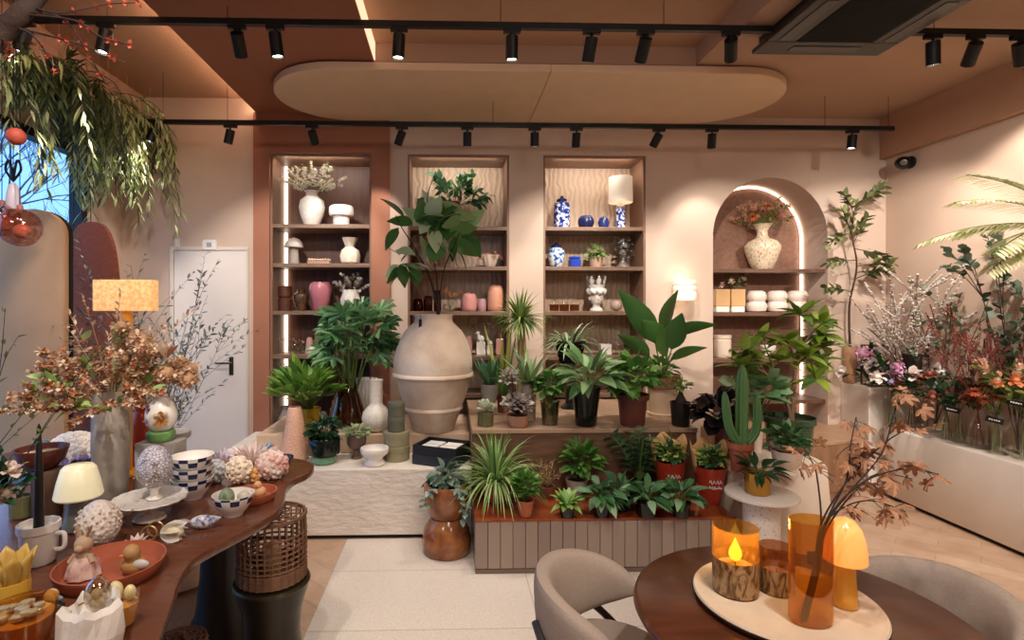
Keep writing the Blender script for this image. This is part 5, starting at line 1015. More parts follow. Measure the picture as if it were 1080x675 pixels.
P = sprays(o, 'stems', stemb, (0, 0, .02), 5, 222 * s, 13, .35, .006, 62, (-.06, .0, 0), .05, 4, lmin=.8); leaves_on(o, 'leaves', leafmat('leaf_euc_dark', ['#3e4c38', '#5f7058', '#7c8c78', '#2d3a2a'], .5), P, 11, .065, .05, 'round', .5, seed=8)
o = thing('palm_plant', 'tall palm with feathery cream-green fronds hanging in by the side wall', 'plant', (3.80, 3.12, BZ + .001)); MB().lathe(shell([(.09, 0), (.1, .01), (.12, .2), (.125, .22)], .008)).build('pot', cer_c, o); MB().lathe([(0, .18), (.112, .18)], n=20).build('soil', M('soil', '#2a1d15', .95), o)
MB().tube(spline([V3((0, 0, .18)), V3((-.03, 0, .8)), V3((-.02, .03, 1.45))], 6, False), .014, 8).build('trunk', trunk, o); st, lf = MB(), MB(); g = random.Random(4)
for az, el, l in ((170, 40, .75), (150, 25, .8), (190, 15, .75), (160, 55, .7), (128, 30, .6), (215, 30, .75), (235, 40, .6), (250, 30, .5), (178, 2, .65)):
    P = arc((-.02, .03, 1.45), dirv(R(az), R(el)), l, .9, 14, .01, g); st.tube(P, .004, 5)
    for i in range(3, 15):
        d = (P[i] - P[i - 1]).normalized(); sd = d.cross(V3((0, 0, 1))).normalized()
        for q in (-1, 1):
            for m in (0, .5): lf.leaf(P[i - 1].lerp(P[i], m), sd * q + d * .7 + V3((0, 0, -.15)), (.14 * math.sin(PI * (i - 1) / 15) + .04), .026, .4, .2, 'lance', 3)
st.build('frond_stalks', stemg, o); lf.build('fronds', leafmat('leaf_frond', ['#d9d7a8', '#ece8c4', '#b8bc80', '#9aa364'], .5), o)
# ================================================================= round table, its things and chairs
TX, TY = .95, 1.46
o = thing('round_table', 'round dark walnut table with the candle tray', 'table', (TX, TY, .0045)); walnut = wood('walnut_top', '#5c2f1b', '#42200f', .28, (2.5, 14, 14), .02, .3)
MB().lathe([(.0, .705), (.40, .705), (.425, .715), (.432, .728), (.428, .74), (.42, .7455), (0, .7455)], n=80).build('table_top', walnut, o); MB().lathe([(.17, 0), (.17, .012), (.1, .03), (.06, .08), (.055, .6), (.12, .704)], n=40).build('pedestal', MATS['walnut_top'], o)
tx, ty, tz_ = .935, 1.50, .7505; o = thing('round_tray', 'pale round rimmed tray on the walnut table', 'tray', (tx, ty, tz_ + .0005)); tray_m = M('tray_sand', '#d8c0a4', .55, var=.07, scale=14)
MB().lathe([(0, 0), (.215, 0), (.231, .006), (.237, .018), (.234, .023), (.227, .02), (.218, .0125), (0, .0125)], n=72).build('tray_body', tray_m, o); MB().lathe([(.2325, .0065), (.2375, .012), (.2382, .0165)], n=72, cap='').build('rim_line', M('rim_dark', '#4a342a', .5), o)
TZ = tz_ + .0135
pat = NT('etched_glass'); b = pat.principled(.25); v = pat.coord((1, 1, .45)); n = pat.n('ShaderNodeTexNoise', Scale=34.0, Detail=5.0, Distortion=2.0); pat.l(v, n.inputs['Vector'])
pat.l(pat.ramp(n.outputs[0], [(.36, '#6a4628'), (.44, '#8f683e'), (.5, '#b89060'), (.7, '#c9a678')]), b.inputs['Base Color'])
b.inputs['Transmission Weight'].default_value = .35
def candle(px, py, r, h, hp, label, lit):
    p, s = stand(px, py, TZ, r); o = thing('candle_glass', label, 'candle', p + V3((0, 0, .0005)))
    top = [(r * s, hp * s), (r * 1.02 * s, h * s * .9), (r * 1.02 * s, h * s)]
    MB().lathe(shell([(r * .92 * s, 0), (r * s, .004), (r * s, hp * s)], .0035) , n=44).build('etched_lower_glass', pat.m, o)
    w = MB(); k = 44; ins = .0035
    vs = []; tilt = .05
    for r0, z in ((r * s, hp * s + .0005), (r * s, h * s)):
        for j in range(k): a = 2 * PI * j / k; vs.append((r0 * math.cos(a), r0 * math.sin(a), z))
    for r0, z in ((r * s - ins, h * s), (r * s - ins, hp * s + .0005)):
        for j in range(k): a = 2 * PI * j / k; vs.append((r0 * math.cos(a), r0 * math.sin(a), z))
    w.add(vs, [(i * k + j, i * k + (j + 1) % k, ((i + 1) % 4) * k + (j + 1) % k, ((i + 1) % 4) * k + j) for i in range(4) for j in range(k)])
    w.build('amber_upper_glass', glass('glass_candle', '#fae6bc', .05, .2, .03, .14, '#f4b65c') if lit else glass('glass_rosy', '#ecd2bc', .06, .2, .03, .22, '#d8a078'), o)
    MB().lathe([(0, .006), (r * s * .8, .006), (r * s * .8, hp * s * .75), (0, hp * s * .72)], n=28).build('wax', M('wax_cream', '#e0bf92', .5), o)
    MB().tube([(0, 0, hp * s * .7), (0, 0, hp * s * .9)], .0015, 5).build('wick', blackm, o)
    if lit:
        MB().lathe([(.0005, hp * s * .86), (.013, hp * s * .94), (.018, hp * s * 1.06), (.016, hp * s * 1.2), (.008, hp * s * 1.38), (.0005, hp * s * 1.56)], n=14).build('flame', emit('flame', '#ffcf4a', 3.2), o)
        L = bpy.data.lights.new('candle_light', 'POINT'); L.energy = .6; L.color = (1, .62, .25); L.shadow_soft_size = .015; q = bpy.data.objects.new('candle_light', L); C.objects.link(q); q.parent = o; q.location = (0, 0, hp * s * 1.9)
candle(775.5, 635, 22.5, 68, 36, 'amber glass candle holder with a burning flame on the pale tray', True)
candle(819, 632, 17, 47, 26, 'smaller unlit rosy glass candle holder behind the amber vase', False)
p, s = stand(855, 667, TZ, 19); p.z += .0005; o = thing('amber_vase', 'tall oval amber glass vase holding brown autumn branches', 'vase', p)
w = MB().lathe(shell(pp('18,0 20,1.5 22,4 22.5,60 22.5,104 23,108', s), 1.1 * s), n=48)
w.build('glass_body', glass('glass_vase_amber', '#f8dfa4', .07, .3, .03, .1, '#f0b458'), o).scale = (1, .72, 1)
b0 = thing('autumn_branches', 'brown dried leafy branches leaning out of the amber vase', 'branches', p + V3((0, 0, .012))); st, lf = MB(), MB(); g = random.Random(14)
def px3(x, y, dy): q = at(x, y, p.y + dy); return q - V3((p.x, p.y, p.z + .012))
br = [[(845, 652, .0), (858, 600, 0), (868, 548, .0), (900, 500, .03), (940, 462, .06), (985, 440, .1)], [(848, 655, -.01), (860, 600, -.01), (872, 550, -.01), (905, 512, -.02), (950, 495, -.03), (990, 500, -.04)], [(852, 650, .01), (862, 600, .01), (870, 555, .01), (895, 520, .0), (930, 478, .02), (945, 430, .03), (962, 410, .03)], [(846, 650, .005), (860, 600, .01), (866, 550, .03), (862, 505, .06), (858, 490, .08), (846, 470, .1)], [(846, 656, -.005), (857, 605, -.005), (868, 556, -.01), (890, 535, -.03), (920, 528, -.05), (955, 540, -.06)], [(850, 654, .0), (864, 600, .0), (871, 552, .0), (893, 505, .03), (897, 470, .06), (903, 440, .1)], [(849, 652, .01), (861, 604, .01), (871, 560, .02), (898, 522, .06), (925, 500, .1), (962, 505, .14)]]
tips = []
for P in br:
    Q = spline([px3(*q) for q in P], 5, False); st.tube(Q, [.0035 * (1 - .65 * i / len(Q)) for i in range(len(Q))], 6); n0 = int(len(Q) * .62)
    for i in range(n0, len(Q)):
        for _ in range(2):
            if g.random() < .5:
                d = V3((g.uniform(-1, 1), g.uniform(-1, .6), g.uniform(-.6, .9))).normalized(); T = arc(Q[i], d, g.uniform(.015, .05), .4, 3, .1, g); st.tube(T, .001, 4); tips.append(T[-1])
for q in tips: lf.lobed(q, V3((g.uniform(-1, 1), g.uniform(-.8, .3), g.uniform(-.7, .5))), g.uniform(.02, .036), .02, 5, .3, 120, g.uniform(-1, 1))
st.build('twigs', stemd, b0); lf.build('dry_leaves', leafmat('leaf_autumn', ['#a06c4c', '#b5825e', '#8a5a40', '#c2946e'], .6), b0)
MB().box((-.012, -.008, .085), (.012, .004, .115)).build('binding_tape', pot_black, b0, smooth=False, loc=px3(857, 588, -.004) - V3((0, 0, .1)))
p, s = stand(891, 645, TZ, 11); o = thing('mushroom_lamp', 'glowing amber glass mushroom lamp on the pale tray', 'lamp', p + V3((0, 0, .0005)))
MB().lathe(pp('10.5,0 12,2 11.5,8 9.5,44 9,50', s), n=32).build('lamp_base', glow('amber_base', '#c98a34', .12, '#e08a20', .15), o); MB().lathe(pp('19,47 20.5,48.5 20,58 18.5,70 15,82 9,90 0,94', s), n=40).build('lamp_shade', glow('amber_shade', '#f0b878', .75, '#ff9a3c', .2), o)
L = bpy.data.lights.new('lamp_light', 'POINT'); L.energy = .5; L.color = (1, .6, .28); L.shadow_soft_size = .03; q = bpy.data.objects.new('lamp_light', L); C.objects.link(q); q.parent = o; q.location = (0, 0, 47 * s)
# chairs
uph = M('chair_fabric', '#a08e80', .9, var=.06, scale=120, bump=.25, bscale=260)
darkwood = wood('chair_wood', '#3a2318', '#28170f', .4)
def chair(label, x, y, face, h=.735, rr=.205, span=112, zmin=.50):
    o = thing('armchair', label, 'chair', (x, y, .0045), face)          # local +X is where the sitter looks
    vs, fs = [], []; nu, nv = 44, 20
    for i in range(nu + 1):
        u = -1 + 2 * i / nu; a = PI + R(span) * u; e = 1 - abs(u) ** 2.6
        top = zmin + .12 + (h - zmin - .12) * (1 - abs(u) ** 2.2) ** .8; bot = zmin + .085 * abs(u) ** 2 - .02 * (1 - abs(u)); th = .034 * (.35 + .65 * min(1, (1 - abs(u)) * 7)); hm = (top - bot) / 2; zc = (top + bot) / 2
        for j in range(nv):
            b = 2 * PI * j / nv; cb, sb = math.cos(b), math.sin(b)
            rr_ = rr + th * math.copysign(abs(cb) ** .6, cb) + .03 * ((zc + hm * sb) - zmin) / .3; z = zc + hm * math.copysign(abs(sb) ** .75, sb)
            vs.append((rr_ * math.cos(a), rr_ * math.sin(a), z))
    for i in range(nu):
        for j in range(nv): fs.append((i * nv + j, (i + 1) * nv + j, (i + 1) * nv + (j + 1) % nv, i * nv + (j + 1) % nv))
    fs += [tuple(range(nv)), tuple(nu * nv + j for j in reversed(range(nv)))]
    MB().add(vs, fs).build('backrest', uph, o)
    MB().lathe([(0, .39), (.21, .39), (.225, .4), (.23, .43), (.222, .46), (.2, .475), (0, .482)], n=44).build('seat', uph, o)
    MB().lathe([(0, .355), (.2, .355), (.2, .3895), (0, .3895)], n=40).build('seat_frame', darkwood, o, smooth=False)
    for sx, sy in ((1, 1), (1, -1), (-1, 1), (-1, -1)): MB().tube([(sx * .15, sy * .15, .355), (sx * .2, sy * .2, 0)], [.02, .012], 10).build('leg', darkwood, o)
    for sy in (1, -1):
        P = [V3((math.cos(PI + sy * R(a)) * (rr + .052), math.sin(PI + sy * R(a)) * (rr + .052), z)) for a, z in ((100, .37), (86, .43), (70, .49), (52, .55), (34, .60))]; MB().tube(spline(P, 4, False), .013, 8).build('back_bracket', darkwood, o)
chair('cream tub chair beside the tiled plinth facing the round table', .505, 1.72, R(-27), .735, .19, 106)
chair('cream tub chair with its back to the white bench, pulled up to the round table', 1.30, 1.53, R(190), .79, .225, 108)
# ================================================================= the organic table and what stands on it
TBZ = .7505
def tb(px, py, r=0): p, s = stand(px, py, TBZ, r); p.z += .0008; return p, s
edge = [ground(*q, .75) for q in ((138, 790), (160, 700), (171.8, 662), (182.7, 633), (191, 608), (208, 587), (248, 565), (275, 551), (291.6, 539), (299.5, 527), (302.5, 514), (311, 505), (323, 499.5), (331, 492.5), (327, 487), (305, 482), (250, 478), (150, 475), (30, 474))]
pts = [(q.x, q.y) for q in edge] + [(-2.58, 2.8), (-2.45, 1.9), (-2.2, 1.2), (-1.6, .85), (-1.0, .8)]
pts = [(q.x, q.y) for q in spline([V3((x, y, 0)) for x, y in pts], 5)]
o = thing('organic_table', 'long dark walnut table with a wavy organic outline full of spring decorations', 'table', (0, 0, 0))
MB().prism(pts, .715, .75, .008).build('table_top', wood('table_walnut', '#6c3d28', '#5a3120', .26, (2, 12, 12), .02, .35), o)
lx, ly = xat(231, 2.66), 2.66; dk = M('table_leg_dark', '#150d0a', .5)
for x, y in ((lx, ly), (-2.05, 2.5), (-1.9, 1.3)):
    MB().lathe([(.16, .001), (.155, .012), (.105, .12), (.085, .3), (.076, .5), (.074, .7145)], (x, y, 0), 32).build('leg', dk, o)
# below the table
p = V3((xat(287, 2.36), 2.36, .001)); s = mpp(287, 2.36)
o = thing('drum_stool', 'dark waisted metal stool under the wicker lantern', 'stool', p); MB().lathe([(.15, 0), (.15, .02), (.125, .1), (.115, .2), (.125, .3), (.15, .38), (.155, .4)], n=44).build('stool_body', M('stool_dark', '#2b241c', .3, .5, var=.15), o); MB().lathe([(.157, .4005), (.16, .41), (.155, .42), (0, .42)], n=44).build('stool_top', M('stool_rim', '#3a3322', .3, .5), o)
wick = M('wicker', '#74503a', .8, var=.2, scale=30); wickd = M('wicker_dark', '#5c3a26', .85, var=.2, scale=30)
def wicker(nm, label, p, r, h, dens, m, n=26, cat='lantern'):
    o = thing(nm, label, cat, p); w = MB()
    for k in range(n):
        a = 2 * PI * k / n; w.tube([(r * .96 * math.cos(a), r * .96 * math.sin(a), .004), (r * 1.02 * math.cos(a), r * 1.02 * math.sin(a), h * .5), (r * math.cos(a), r * math.sin(a), h)], .0042, 5)
    for z in dens: w.tube([((r * 1.01 + .003 * (-1) ** k) * math.cos(2 * PI * k / (2 * n)), (r * 1.01 + .003 * (-1) ** k) * math.sin(2 * PI * k / (2 * n)), z * h + .003) for k in range(2 * n)], .0045, 5, True)
    w.build('wicker_weave', m, o)
    w = MB()
    for q in (.3, .55, .8, 1.0): w.tube([(r * q * math.cos(2 * PI * k / 30), r * q * math.sin(2 * PI * k / 30), h + .004) for k in range(30)], .0045, 5, True)
    for k in range(14): a = 2 * PI * k / 14; w.tube([(r * .15 * math.cos(a), r * .15 * math.sin(a), h + .004), (r * math.cos(a), r * math.sin(a), h + .004)], .0035, 5)
    w.build('wicker_lid', m, o); MB().lathe([(r * .94, .001), (r * .94, .008), (0, .008)], n=30).build('base', m, o); return o
o = wicker('wicker_lantern', 'open-weave wicker lantern on the dark stool under the table edge', p + V3((0, 0, .4225)), .138, .27, [.03, .06, .09, .12, .15, .18, .21, .26, .34, .42, .5, .58, .66, .74, .97, 1], wick, 30)
MB().lathe([(.04, .009), (.04, .14), (0, .14)], n=20).build('candle', M('candle_tan', '#c99a6c', .6), o)
o = wicker('wicker_basket', 'tightly woven wicker basket with an open mesh top by the table leg', V3((xat(190, 2.02), 2.02, .001)), .088, .36, [.02 * k for k in range(40)] + [.84, .88, .92, .97], wickd, 24, 'basket')
MB().tube([(-.02, 0, .368), (-.012, 0, .395), (.012, 0, .395), (.02, 0, .368)], .006, 6).build('handle', wickd, o)
o = thing('round_pouf', 'cream round pouf standing behind the dark table leg', 'pouf', (-1.62, 3.25, .001)); MB().lathe([(.2, 0), (.27, .02), (.3, .1), (.3, .3), (.27, .38), (.2, .4), (0, .405)], n=44).build('pouf_body', M('pouf_cream', '#e6dacd', .9, var=.03, bump=.1), o); MB().tube([(.298 * math.cos(2 * PI * k / 40), .298 * math.sin(2 * PI * k / 40), .345) for k in range(40)], .006, 6, True).build('piping', MATS['pouf_cream'], o)
# tall grey vase with dried flowers
p, s = tb(117, 534, 14); tag(MB().lathe(shell(pp('13.5,0 15,1.5 16.5,20 18,62 17.5,95 16.5,112 17,117', s), 1.5 * s), n=40).build('tall_vase', M('vase_grey', '#a1968b', .35, var=.06), loc=p), 'tall grey satin vase full of dried flowers on the organic table', 'vase')
o = thing('dried_bouquet', 'big bouquet of tan dried hydrangeas and grasses in the tall grey vase', 'flowers', p + V3((0, 0, 110 * s))); tan = leafmat('dried_tan', ['#dab894', '#e8d0b2', '#c89c76', '#b88862', '#f0e0ca'], .7)
P = sprays(o, 'stems', M('straw', '#a88a5e', .8), (0, 0, -.06), 60, 94 * s, 80, .3, .0022, 71, (-.3, 0, .1), .06, 1); 
for i in range(0, 30, 2): P[i][-1] += V3((0, 0, .0))
blooms_on(o, 'dried_hydrangeas', tan, P[:30], 'cluster', .05, 1, .9, 1); blooms_on(o, 'small_florets', tan, P[10:], 'five', .02, 7, .5, 2); blooms_on(o, 'rust_florets', leafmat('dried_rust', ['#a06038', '#c07a48', '#8a4a2c'], .7), P[4:], 'five', .02, 4, .5, 3)
leaves_on(o, 'green_leaves', g_lite, P[::5], 4, .06, .035, seed=4, t0=.15)
P = sprays(o, 'grass_stalks', M('straw', '#a88a5e', .8), (0, 0, -.03), 9, 130 * s, 34, .5, .002, 72, (.05, 0, 0), .03); leaves_on(o, 'grass_heads', tan, P, 9, .03, .014, 'lance', .7, seed=5)  # narrow blades form the seed heads of the grasses
w = MB(); g = random.Random(2); q = V3((60 * s, -.02, 42 * s)); bloom(w, q, V3((.4, -.2, 1)), 'tulip', .055, g); w.build('dried_tulip', tan, o); MB().tube(spline([V3((0, 0, 0)), V3((30 * s, -.01, 14 * s)), q], 6, False), .0025, 5).build('tulip_stem', stemg, o)
# lamps
p, s = tb(83, 563, 13); o = thing('mushroom_lamp', 'glowing cream mushroom lamp on a grey foot on the organic table', 'lamp', p); MB().lathe(pp('14,0 15.5,1.5 13,15 10,33 10,40', s), n=32).build('lamp_base', M('lamp_grey', '#6f6c62', .25, .2), o)
MB().lathe(pp('21.5,34 22.5,35.5 20,49 16,64 13,67 0,68.5', s), n=40).build('lamp_shade', glow('shade_cream', '#e2d8b4', .22, '#ffeec0', .3), o); L = bpy.data.lights.new('lamp_light', 'POINT'); L.energy = .5; L.color = (1, .85, .6); L.shadow_soft_size = .03; q = bpy.data.objects.new('lamp_light', L); C.objects.link(q); q.parent = o; q.location = (0, 0, 33 * s)
p, s = tb(133, 503, 8); o = thing('table_lamp', 'tall lamp with a glowing orange woven rectangular shade behind the dried flowers', 'lamp', p); MB().lathe(pp('15,0 16,1 16,3 6,5 6,172', s), n=24).build('lamp_post', glow('lamp_post_orange', '#d8902c', .10, '#ff9a2c', .3), o)
t = NT('shade_orange'); b = t.principled(.7); v = t.coord(); n = t.n('ShaderNodeTexNoise', Scale=60.0, Detail=3.0); t.l(v, n.inputs['Vector']); c_ = t.ramp(n.outputs[0], [(.35, '#e6a460'), (.65, '#f6c587')]); t.l(c_, b.inputs['Base Color']); t.l(c_, b.inputs['Emission Color']); b.inputs['Emission Strength'].default_value = .62
q = MB().prism(rounded(-30 * s, -10 * s, 30 * s, 10 * s, 4 * s), 172.5 * s, 205 * s, .004).build('lamp_shade', t.m, o)
# candle mug, bowl on stump
p, s = tb(41, 601, 17); o = thing('candle_mug', 'white faceted mug with a handle holding a black taper candle', 'candle holder', p); MB().lathe(shell(pp('14,0 15.5,2 17.5,33 19.5,34 19.5,42', s), 2 * s), n=12).build('mug_body', cer_w, o); MB().lathe([(0, 2.1 * s), (13 * s, 2.1 * s), (17 * s, 36 * s), (0, 36 * s)], n=20).build('sand_fill', M('sand_white', '#ddd3ca', .8), o)
MB().tube(spline([V3((18 * s, 0, 30 * s)), V3((26 * s, 0, 30 * s)), V3((26 * s, 0, 16 * s)), V3((16.8 * s, 0, 13 * s))], 5, False), 2.4 * s, 8).build('handle', cer_w, o); MB().lathe([(5 * s, 36.2 * s), (4.2 * s, 85 * s), (2 * s, 142 * s), (.5 * s, 146 * s)], n=16).build('black_candle', M('wax_black', '#15100e', .4), o)
p, s = tb(50, 549, 12); z = 50 * s; tag(MB().lathe(pp('13,0 14,2 14,46 13,50', s), n=28).build('wood_stump', wood('stump_wood', '#5d4030', '#412a1e', .6, (14, 14, 2))), 'dark wooden cylinder carrying the brown candle bowl', 'stand').location = p
o = thing('candle_bowl', 'brown bowl filled with cream wax on the dark wooden cylinder', 'candle', p + V3((-6 * s, 0, z + .001))); MB().lathe(shell(pp('10,0 14,1 21,10 24,20 24.5,22', s), 2 * s), n=36).build('bowl', M('bowl_brown', '#5a2a22', .25), o); MB().lathe([(0, 16 * s), (20 * s, 16 * s), (0, 16.5 * s)], n=30).build('wax', MATS.get('wax_cream') or cer_c, o)
p, s = tb(22, 549, 9); o = thing('glass_planter', 'small clear glass pot with pale crinkled leaves beside the wooden cylinder', 'plant', p); MB().lathe(shell(pp('10,0 11,1 11.5,34 12,36', s), .8 * s)).build('glass_pot', gl_clear, o); MB().lathe([(0, .005), (10 * s, .005), (10 * s, 22 * s), (0, 22 * s)], n=20).build('moss', M('moss_soil', '#5e5a34', .9), o); bush(o, s, 22, 38, 13, 10, 44, 10, 8, 'ov', g_sage, 3, .5, stem=stemg)
p, s = tb(43, 480, 6); tag(MB().lathe(shell(pp('6,0 7,2 7.5,13', s), .8 * s)).build('cup', M('cup_blue', '#8d9aa4', .4), loc=p), 'small blue-grey cup near the fluffy white cushion', 'cup')
p, s = tb(80, 488, 14); w = MB(); g = random.Random(3)
for k in range(260): d = V3((g.gauss(0, 1), g.gauss(0, 1), abs(g.gauss(0, 1)))).normalized(); w.ell((d.x * 27 * s, d.y * 17 * s, 5 * s + d.z * 21 * s), 3.6 * s, 6, 5)
w.ell((0, 0, 13 * s), (27 * s, 17 * s, 12.5 * s), 20, 12); tag(w.build('fluffy_cushion', M('boucle', '#ece2d6', .95, var=.03), loc=p), 'fluffy white bouclé cushion behind the cream mushroom lamp', 'cushion')
p, s = tb(82, 506, 8); o = thing('lavender_posy', 'loose lavender and lilac flowers lying in front of the fluffy cushion', 'flowers', p); P = sprays(o, 'stems', stemg, (0, 0, .01), 12, 24 * s, 78, .1, .0018, 5); blooms_on(o, 'lilac_flowers', lav, P, 'five', .03, 1, .9, 6)
# pedestal with painted egg, things around it
p, s = tb(170, 523, 12); bh = 54 * s; tag(bevel(MB().box((-20 * s, -14 * s, 0), (20 * s, 14 * s, bh)).build('display_block', M('block_grey', '#a39a94', .6, var=.04), loc=p, smooth=False), .003), 'grey block pedestal carrying the painted egg', 'stand')
o = thing('painted_egg', 'large white egg painted with orange blossom on a green ring, on the grey block', 'ornament', p + V3((0, 0, bh + .001))); MB().lathe(pp('11,0 13,2 14,9 12,11', s)).build('green_ring', M('ring_green', '#6f9a58', .35, var=.15), o); MB().lathe([(15.5 * s * math.sin(PI * k / 16) * (1 - .1 * math.cos(PI * (1 - k / 16))), 28 * s - 20 * s * math.cos(PI * k / 16)) for k in range(17)], n=32).build('egg', M('egg_white', '#ebe4da', .2, var=.03), o)
w = MB(); g = random.Random(4)
for x, z in ((6, 27), (9, 24), (4, 23)): bloom(w, V3((x * s, -13.2 * s, z * s)), V3((.4, -1, .1)), 'five', 7 * s, g)
w.build('orange_blossom', leafmat('blossom_orange', ['#d8862a', '#e8a444'], .4), o); w = MB()
for x, z in ((-7, 36), (-8, 22)): bloom(w, V3((x * s, -12.6 * s, z * s)), V3((-.4, -1, .1)), 'five', 4.5 * s, g)
w.build('purple_blossom', leafmat('blossom_purple', ['#5a4868', '#7a6688'], .4), o)
p, s = tb(149, 494, 9); tag(MB().lathe(shell(pp('8,0 9,1 12,25 12,42 8,55 6,58 7,62', s), 1 * s), n=32).build('red_vase', M('red_glaze', '#a83a26', .15, var=.1), loc=p), 'glossy brick-red vase behind the painted egg', 'vase')
o = thing('berry_sprig', 'small sprig with pink buds in the brick-red vase', 'flowers', p + V3((0, 0, 61 * s))); P = sprays(o, 'stems', stemb, (0, 0, -.03), 7, 32 * s, 38, .2, .0018, 6); blooms_on(o, 'buds', leafmat('bud_pink', ['#c86a5a', '#e09a8c'], .5), P, 'ball', .006, 3, .5, 2); leaves_on(o, 'leaves', g_mid, P, 3, .025, .012, seed=3)
for px, py, h, lab in ((135, 486, 17, 'tiny peach cone figure next to the tall grey vase'), (146, 489, 18, 'tiny peach cone figure next to the grey block')):
    p, s = tb(px, py, 4); o = thing('cone_figure', lab, 'figurine', p); MB().lathe(pp('5,0 5.5,1 2.5,%g 0,%g' % (h * .75, h), s)).build('cone_body', M('figure_peach', '#dfae94', .6), o); MB().ell((0, -1 * s, h * s), 2.6 * s, 10, 8).build('head', MATS['figure_peach'], o)
p, s = tb(186, 489, 6); tag(MB().lathe(pp('8,0 9,1 3,4 3,22 12,25 14,27 14,32 13,33', s)).build('small_cake_stand', M('stand_grey', '#a8a096', .4), loc=p), 'small grey pedestal dish behind the bowl stack', 'dish')
p, s = tb(158, 553, 14); o = thing('cake_stand', 'white cake stand with a scalloped painted edge on the organic table', 'stand', p); MB().lathe(pp('14,0 16,1 15,3 6,6 5,14 9,17', s)).build('foot', cer_w, o)
MB().lathe(pp('9,17.05 20,18 34,20 36,22 35.5,23.5 33,22.5 0,20.5', s), n=72, wob=lambda a, z: 1 + (.02 * math.sin(18 * a) if z > 19 * s else 0)).build('plate', spots('plate_speckle', [(.3, '#6a6058'), (.36, '#d6cbc0'), (.42, '#e8dfd4')], 60, .3, noise=True), o)
q = p + V3((5 * s, 0, 21.3 * s + .002)); o = thing('openwork_egg', 'lilac-white openwork egg on a little foot on the cake stand', 'ornament', q); MB().lathe(pp('8,0 8.5,1 4,4 4,9 8,13 7,13.5', s)).build('foot', cer_w, o); ew = spots('egg_openwork', [(.05, '#8d8894'), (.16, '#d8d0d8'), (.6, '#efe8e8')], 90, .4, feature='DISTANCE_TO_EDGE', bump=.5)
MB().lathe([(17.5 * s * math.sin(PI * k / 18) * (1 + .08 * math.cos(PI * k / 18)), 34 * s - 22 * s * math.cos(PI * k / 18)) for k in range(19)], n=36).build('egg_shell', ew, o); w = MB(); g = random.Random(6)
for k in range(10): bloom(w, V3((g.uniform(-11, 12) * s, -14.5 * s, g.uniform(20, 44) * s)), V3((g.uniform(-.4, .4), -1, 0)), 'five', 4.5 * s, g)
w.build('egg_flowers', leafmat('egg_fl', ['#b8a494', '#d8c8bc', '#8d7a70'], .5), o)
# checked bowls
t = NT('check_bowl'); b = t.principled(.2); tc = t.n('ShaderNodeTexCoord'); sx = t.n('ShaderNodeSeparateXYZ'); t.l(tc.outputs['Object'], sx.inputs[0]); at2 = t.n('ShaderNodeMath', operation='ARCTAN2'); t.l(sx.outputs[1], at2.inputs[0]); t.l(sx.outputs[0], at2.inputs[1])
cmb = t.n('ShaderNodeCombineXYZ'); ma = t.n('ShaderNodeMath', operation='MULTIPLY'); ma.inputs[1].default_value = 14 / (2 * PI); t.l(at2.outputs[0], ma.inputs[0]); mz = t.n('ShaderNodeMath', operation='MULTIPLY'); mz.inputs[1].default_value = 40; t.l(sx.outputs[2], mz.inputs[0]); t.l(ma.outputs[0], cmb.inputs[0]); t.l(mz.outputs[0], cmb.inputs[1]); cmb.inputs[2].default_value = .5
ck = t.n('ShaderNodeTexChecker', Scale=1.0); ck.inputs['Color1'].default_value = (*lin('#232a52'), 1); ck.inputs['Color2'].default_value = (*lin('#e6ddd4'), 1); t.l(cmb.outputs[0], ck.inputs['Vector']); gt = t.n('ShaderNodeMath', operation='GREATER_THAN'); gt.inputs[1].default_value = .052; t.l(sx.outputs[2], gt.inputs[0])
mxx = t.n('ShaderNodeMixRGB'); t.l(gt.outputs[0], mxx.inputs[0]); mxx.inputs[1].default_value = (*lin('#e6ddd4'), 1); t.l(ck.outputs[0], mxx.inputs[2]); t.l(mxx.outputs[0], b.inputs['Base Color']); chk = t.m
def cbowl(loc, s, label, grp=None):
    o = thing('checked_bowl', label, 'bowl', loc, 0, grp); k = .085 / (22 * s)
    MB().lathe([(r, z) for r, z in pp('10,0 10.5,2 15,7 20.2,17 21,22', s)], n=44, cap='b').build('outer_bowl', chk, o); MB().lathe([(r, z) for r, z in pp('21,22.05 20,22 19,17 14,8 9,4 0,3.5', s)], n=44, cap='').build('inner_bowl', cer_w, o); return o
p, s = tb(203, 529, 11)
for k, lab in enumerate(('bottom white and navy checked bowl of the stack of three', 'middle white and navy checked bowl of the stack of three', 'top white and navy checked bowl of the stack of three')): cbowl(p + V3((0, 0, k * 11.6 * s)), s, lab, 'stacked checked bowls')
p, s = tb(246, 547, 11); cbowl(p, s * 1.0, 'single white and navy checked bowl holding a green egg')
tag(MB().ell((-6 * s, -2 * s, 18 * s), (8 * s, 8 * s, 11 * s), 18, 12).build('green_egg', spots('egg_green', [(.35, '#56703a'), (.55, '#8d9a80')], 40, .4, noise=True), loc=p), 'mottled green egg lying in the single checked bowl', 'egg'); tag(MB().ell((10 * s, 3 * s, 17 * s), (7 * s, 5.5 * s, 7 * s), 18, 12).build('pale_egg', M('egg_pale', '#c9bfae', .4), loc=p), 'pale beige egg lying in the single checked bowl', 'egg')
def dish(label, px, py, r, h, m=None):
    p, s = tb(px, py, r * .9); o = MB().lathe(shell(pp('%g,0 %g,1 %g,%g %g,%g' % (r * .86, r * .9, r, h * .8, r * 1.01, h), s), 1.6 * s), n=56).build('round_dish', m or terra, loc=p); return tag(o, label, 'dish'), p, s
_, p, s = dish('small terracotta dish with a chick figure near the table tip', 268, 534, 23, 9); z = p.z + 1.8 * s
